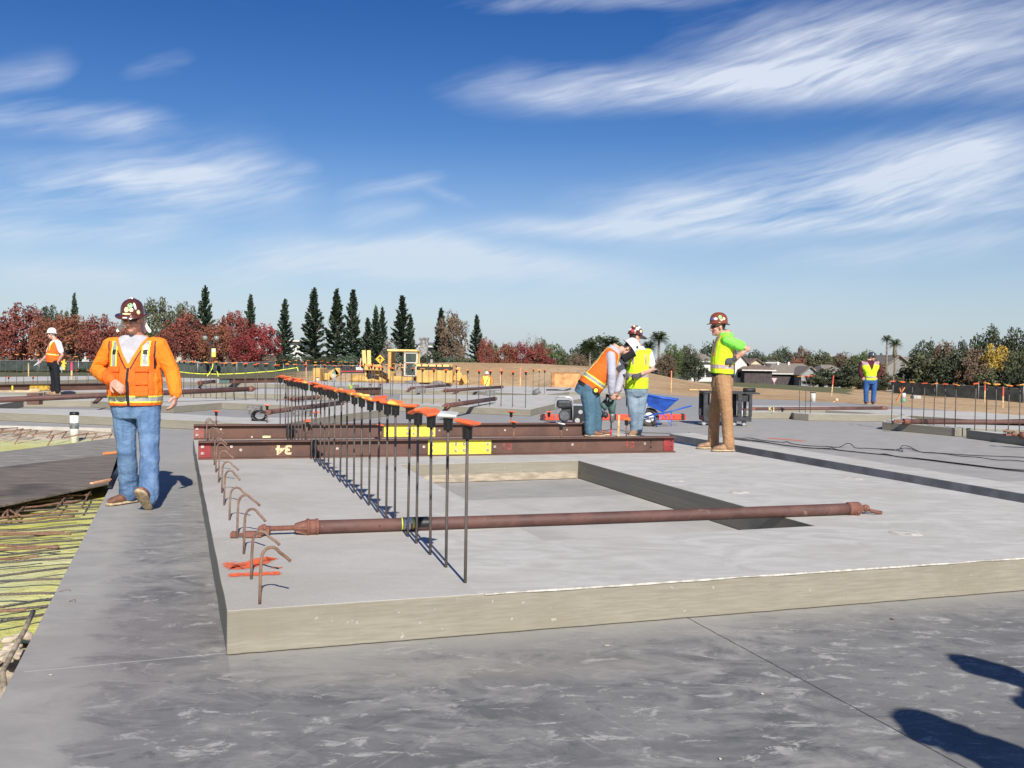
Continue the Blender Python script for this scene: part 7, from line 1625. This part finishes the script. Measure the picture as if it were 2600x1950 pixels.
# yellow tape
TPE = simple('yellow_barrier_tape', (.72, .78, .06), .6, .1, 9)
def tape(pts, d, label, w=.012):
    P = [D(x, y, d) for x, y in pts]; m = MB()
    for a, b_ in zip(P, P[1:]): m.beam(a-P[0], b_-P[0], .006, w*2)
    tag(m.build('barrier_tape', TPE, None, P[0]), label, 'tape')
tape([(456, 944), (480, 947), (510, 949), (563, 950), (615, 948), (640, 946), (697, 942), (730, 937), (755, 933), (757, 942)], 31, 'yellow barrier tape sagging between the far bars'); tape([(541, 923), (539, 934), (533, 945), (526, 955)], 30.5, 'loose yellow tape end hanging under the banner'); tape([(549, 941), (553, 947), (554, 956)], 30.5, 'short loose tape end right of the hanging one')
m = MB(); p = D(161, 927, 24.5); 
for k in range(5): a = k*1.3; m.beam((0, 0, .05), (.07*math.cos(a), .02, .05+.1*math.sin(a)), .008, .035)
m.beam((0, 0, .05), (.02, 0, -.12), .008, .05); tag(m.build('yellow_ribbon', simple('yellow_ribbon', (.80, .58, .04), .6), None, p), 'yellow ribbon tied behind the white hard hat man', 'ribbon')
m = MB(); p = G(50, 995, T2); m.ball((0, 0, .01), (.7, .25, .05), 14, 6); m.ball((.45, 0, .05), (.2, .15, .06), 10, 6); tag(m.build('sand_bag', simple('tan_canvas', (.55, .42, .24), .9, .2, 4), None, p), 'flat tan sandbag on the panel before the far left beam', 'bag')
# traffic signs far right
p = D(1966, 966, 120); m = MB(); m.add([(-.35, 0, .3), (.35, 0, .3), (0, 0, -.3), (-.35, .03, .3), (.35, .03, .3), (0, .03, -.3)], [(0, 2, 1), (3, 4, 5), (0, 1, 4, 3), (1, 2, 5, 4), (2, 0, 3, 5)]); m.tube([(0, .05, -1.6), (0, .05, 0)], .03, 6); tag(m.build('yield_sign', simple('pink_white_sign', (.70, .45, .45), .6), None, p), 'small triangular yield sign before the beige-roofed house', 'sign')
# person outside the frame on the right, whose shadow falls into the picture
b2 = copy_tree(e5_); b2.location = (2.30, 1.30, 0.0); b2.rotation_euler = (0, 0, R(35)); b2['label'] = 'bystander just outside the right frame edge who casts the foreground shadow'
b3 = copy_tree(e5_); b3.location = (2.86, 1.98, 0.0); b3.rotation_euler = (0, 0, R(-60)); b3['label'] = 'second bystander outside the right frame edge, casting the upper shadow'
# small litter on the slab
for i, (x, y) in enumerate([(2265, 1573), (1935, 1763), (1540, 1640), (1828, 1928), (128, 1715)]):
    m = MB(); r_ = random.Random(i); m.ball((0, 0, .003), (.007+.010*r_.random(), .006, .003), 8, 5, rot=Matrix.Rotation(r_.random()*3, 3, 'Z')); tag(m.build('pebble', simple('leaf_brown', (.10, .07, .04), .8) if i == 0 else M_LIP, None, G(x, y, .001)), 'dry brown leaf lying on the slab' if i == 0 else 'tiny pale chip of concrete lying on the foreground slab', 'leaf' if i == 0 else 'concrete chip', None if i == 0 else 'pale chips on the foreground slab')
for i, (x0, y0, x1, y1) in enumerate([(1500, 1500, 1530, 1497), (1100, 1600, 1125, 1598), (150, 1502, 180, 1500), (175, 1527, 190, 1528), (497, 1228, 486, 1231)]):
    a, b_ = G(x0, y0, .004), G(x1, y1, .004); m = MB(); m.tube([Vector((0, 0, 0)), (b_-a)*.5+Vector((.01, .02, .01)), b_-a], .0018, 5)
    if i > 1: tag(m.build('tie_wire', M_RUSTBAR, None, a), 'thin scrap of rusty tie wire on the slab', 'wire', 'scraps of tie wire on the slab')
for i, (x0, y0, w_) in enumerate([(1877, 1250, .10), (2300, 1354, .13), (2165, 1215, .16), (1720, 1221, .08)]):
    m = MB(); m.ball((0, 0, -.004), (w_, w_*.9, .012), 20, 6); o = m.build('patch', M_LIP, P_R, G(x0, y0, TA)); o.name = 'patched_dimple'
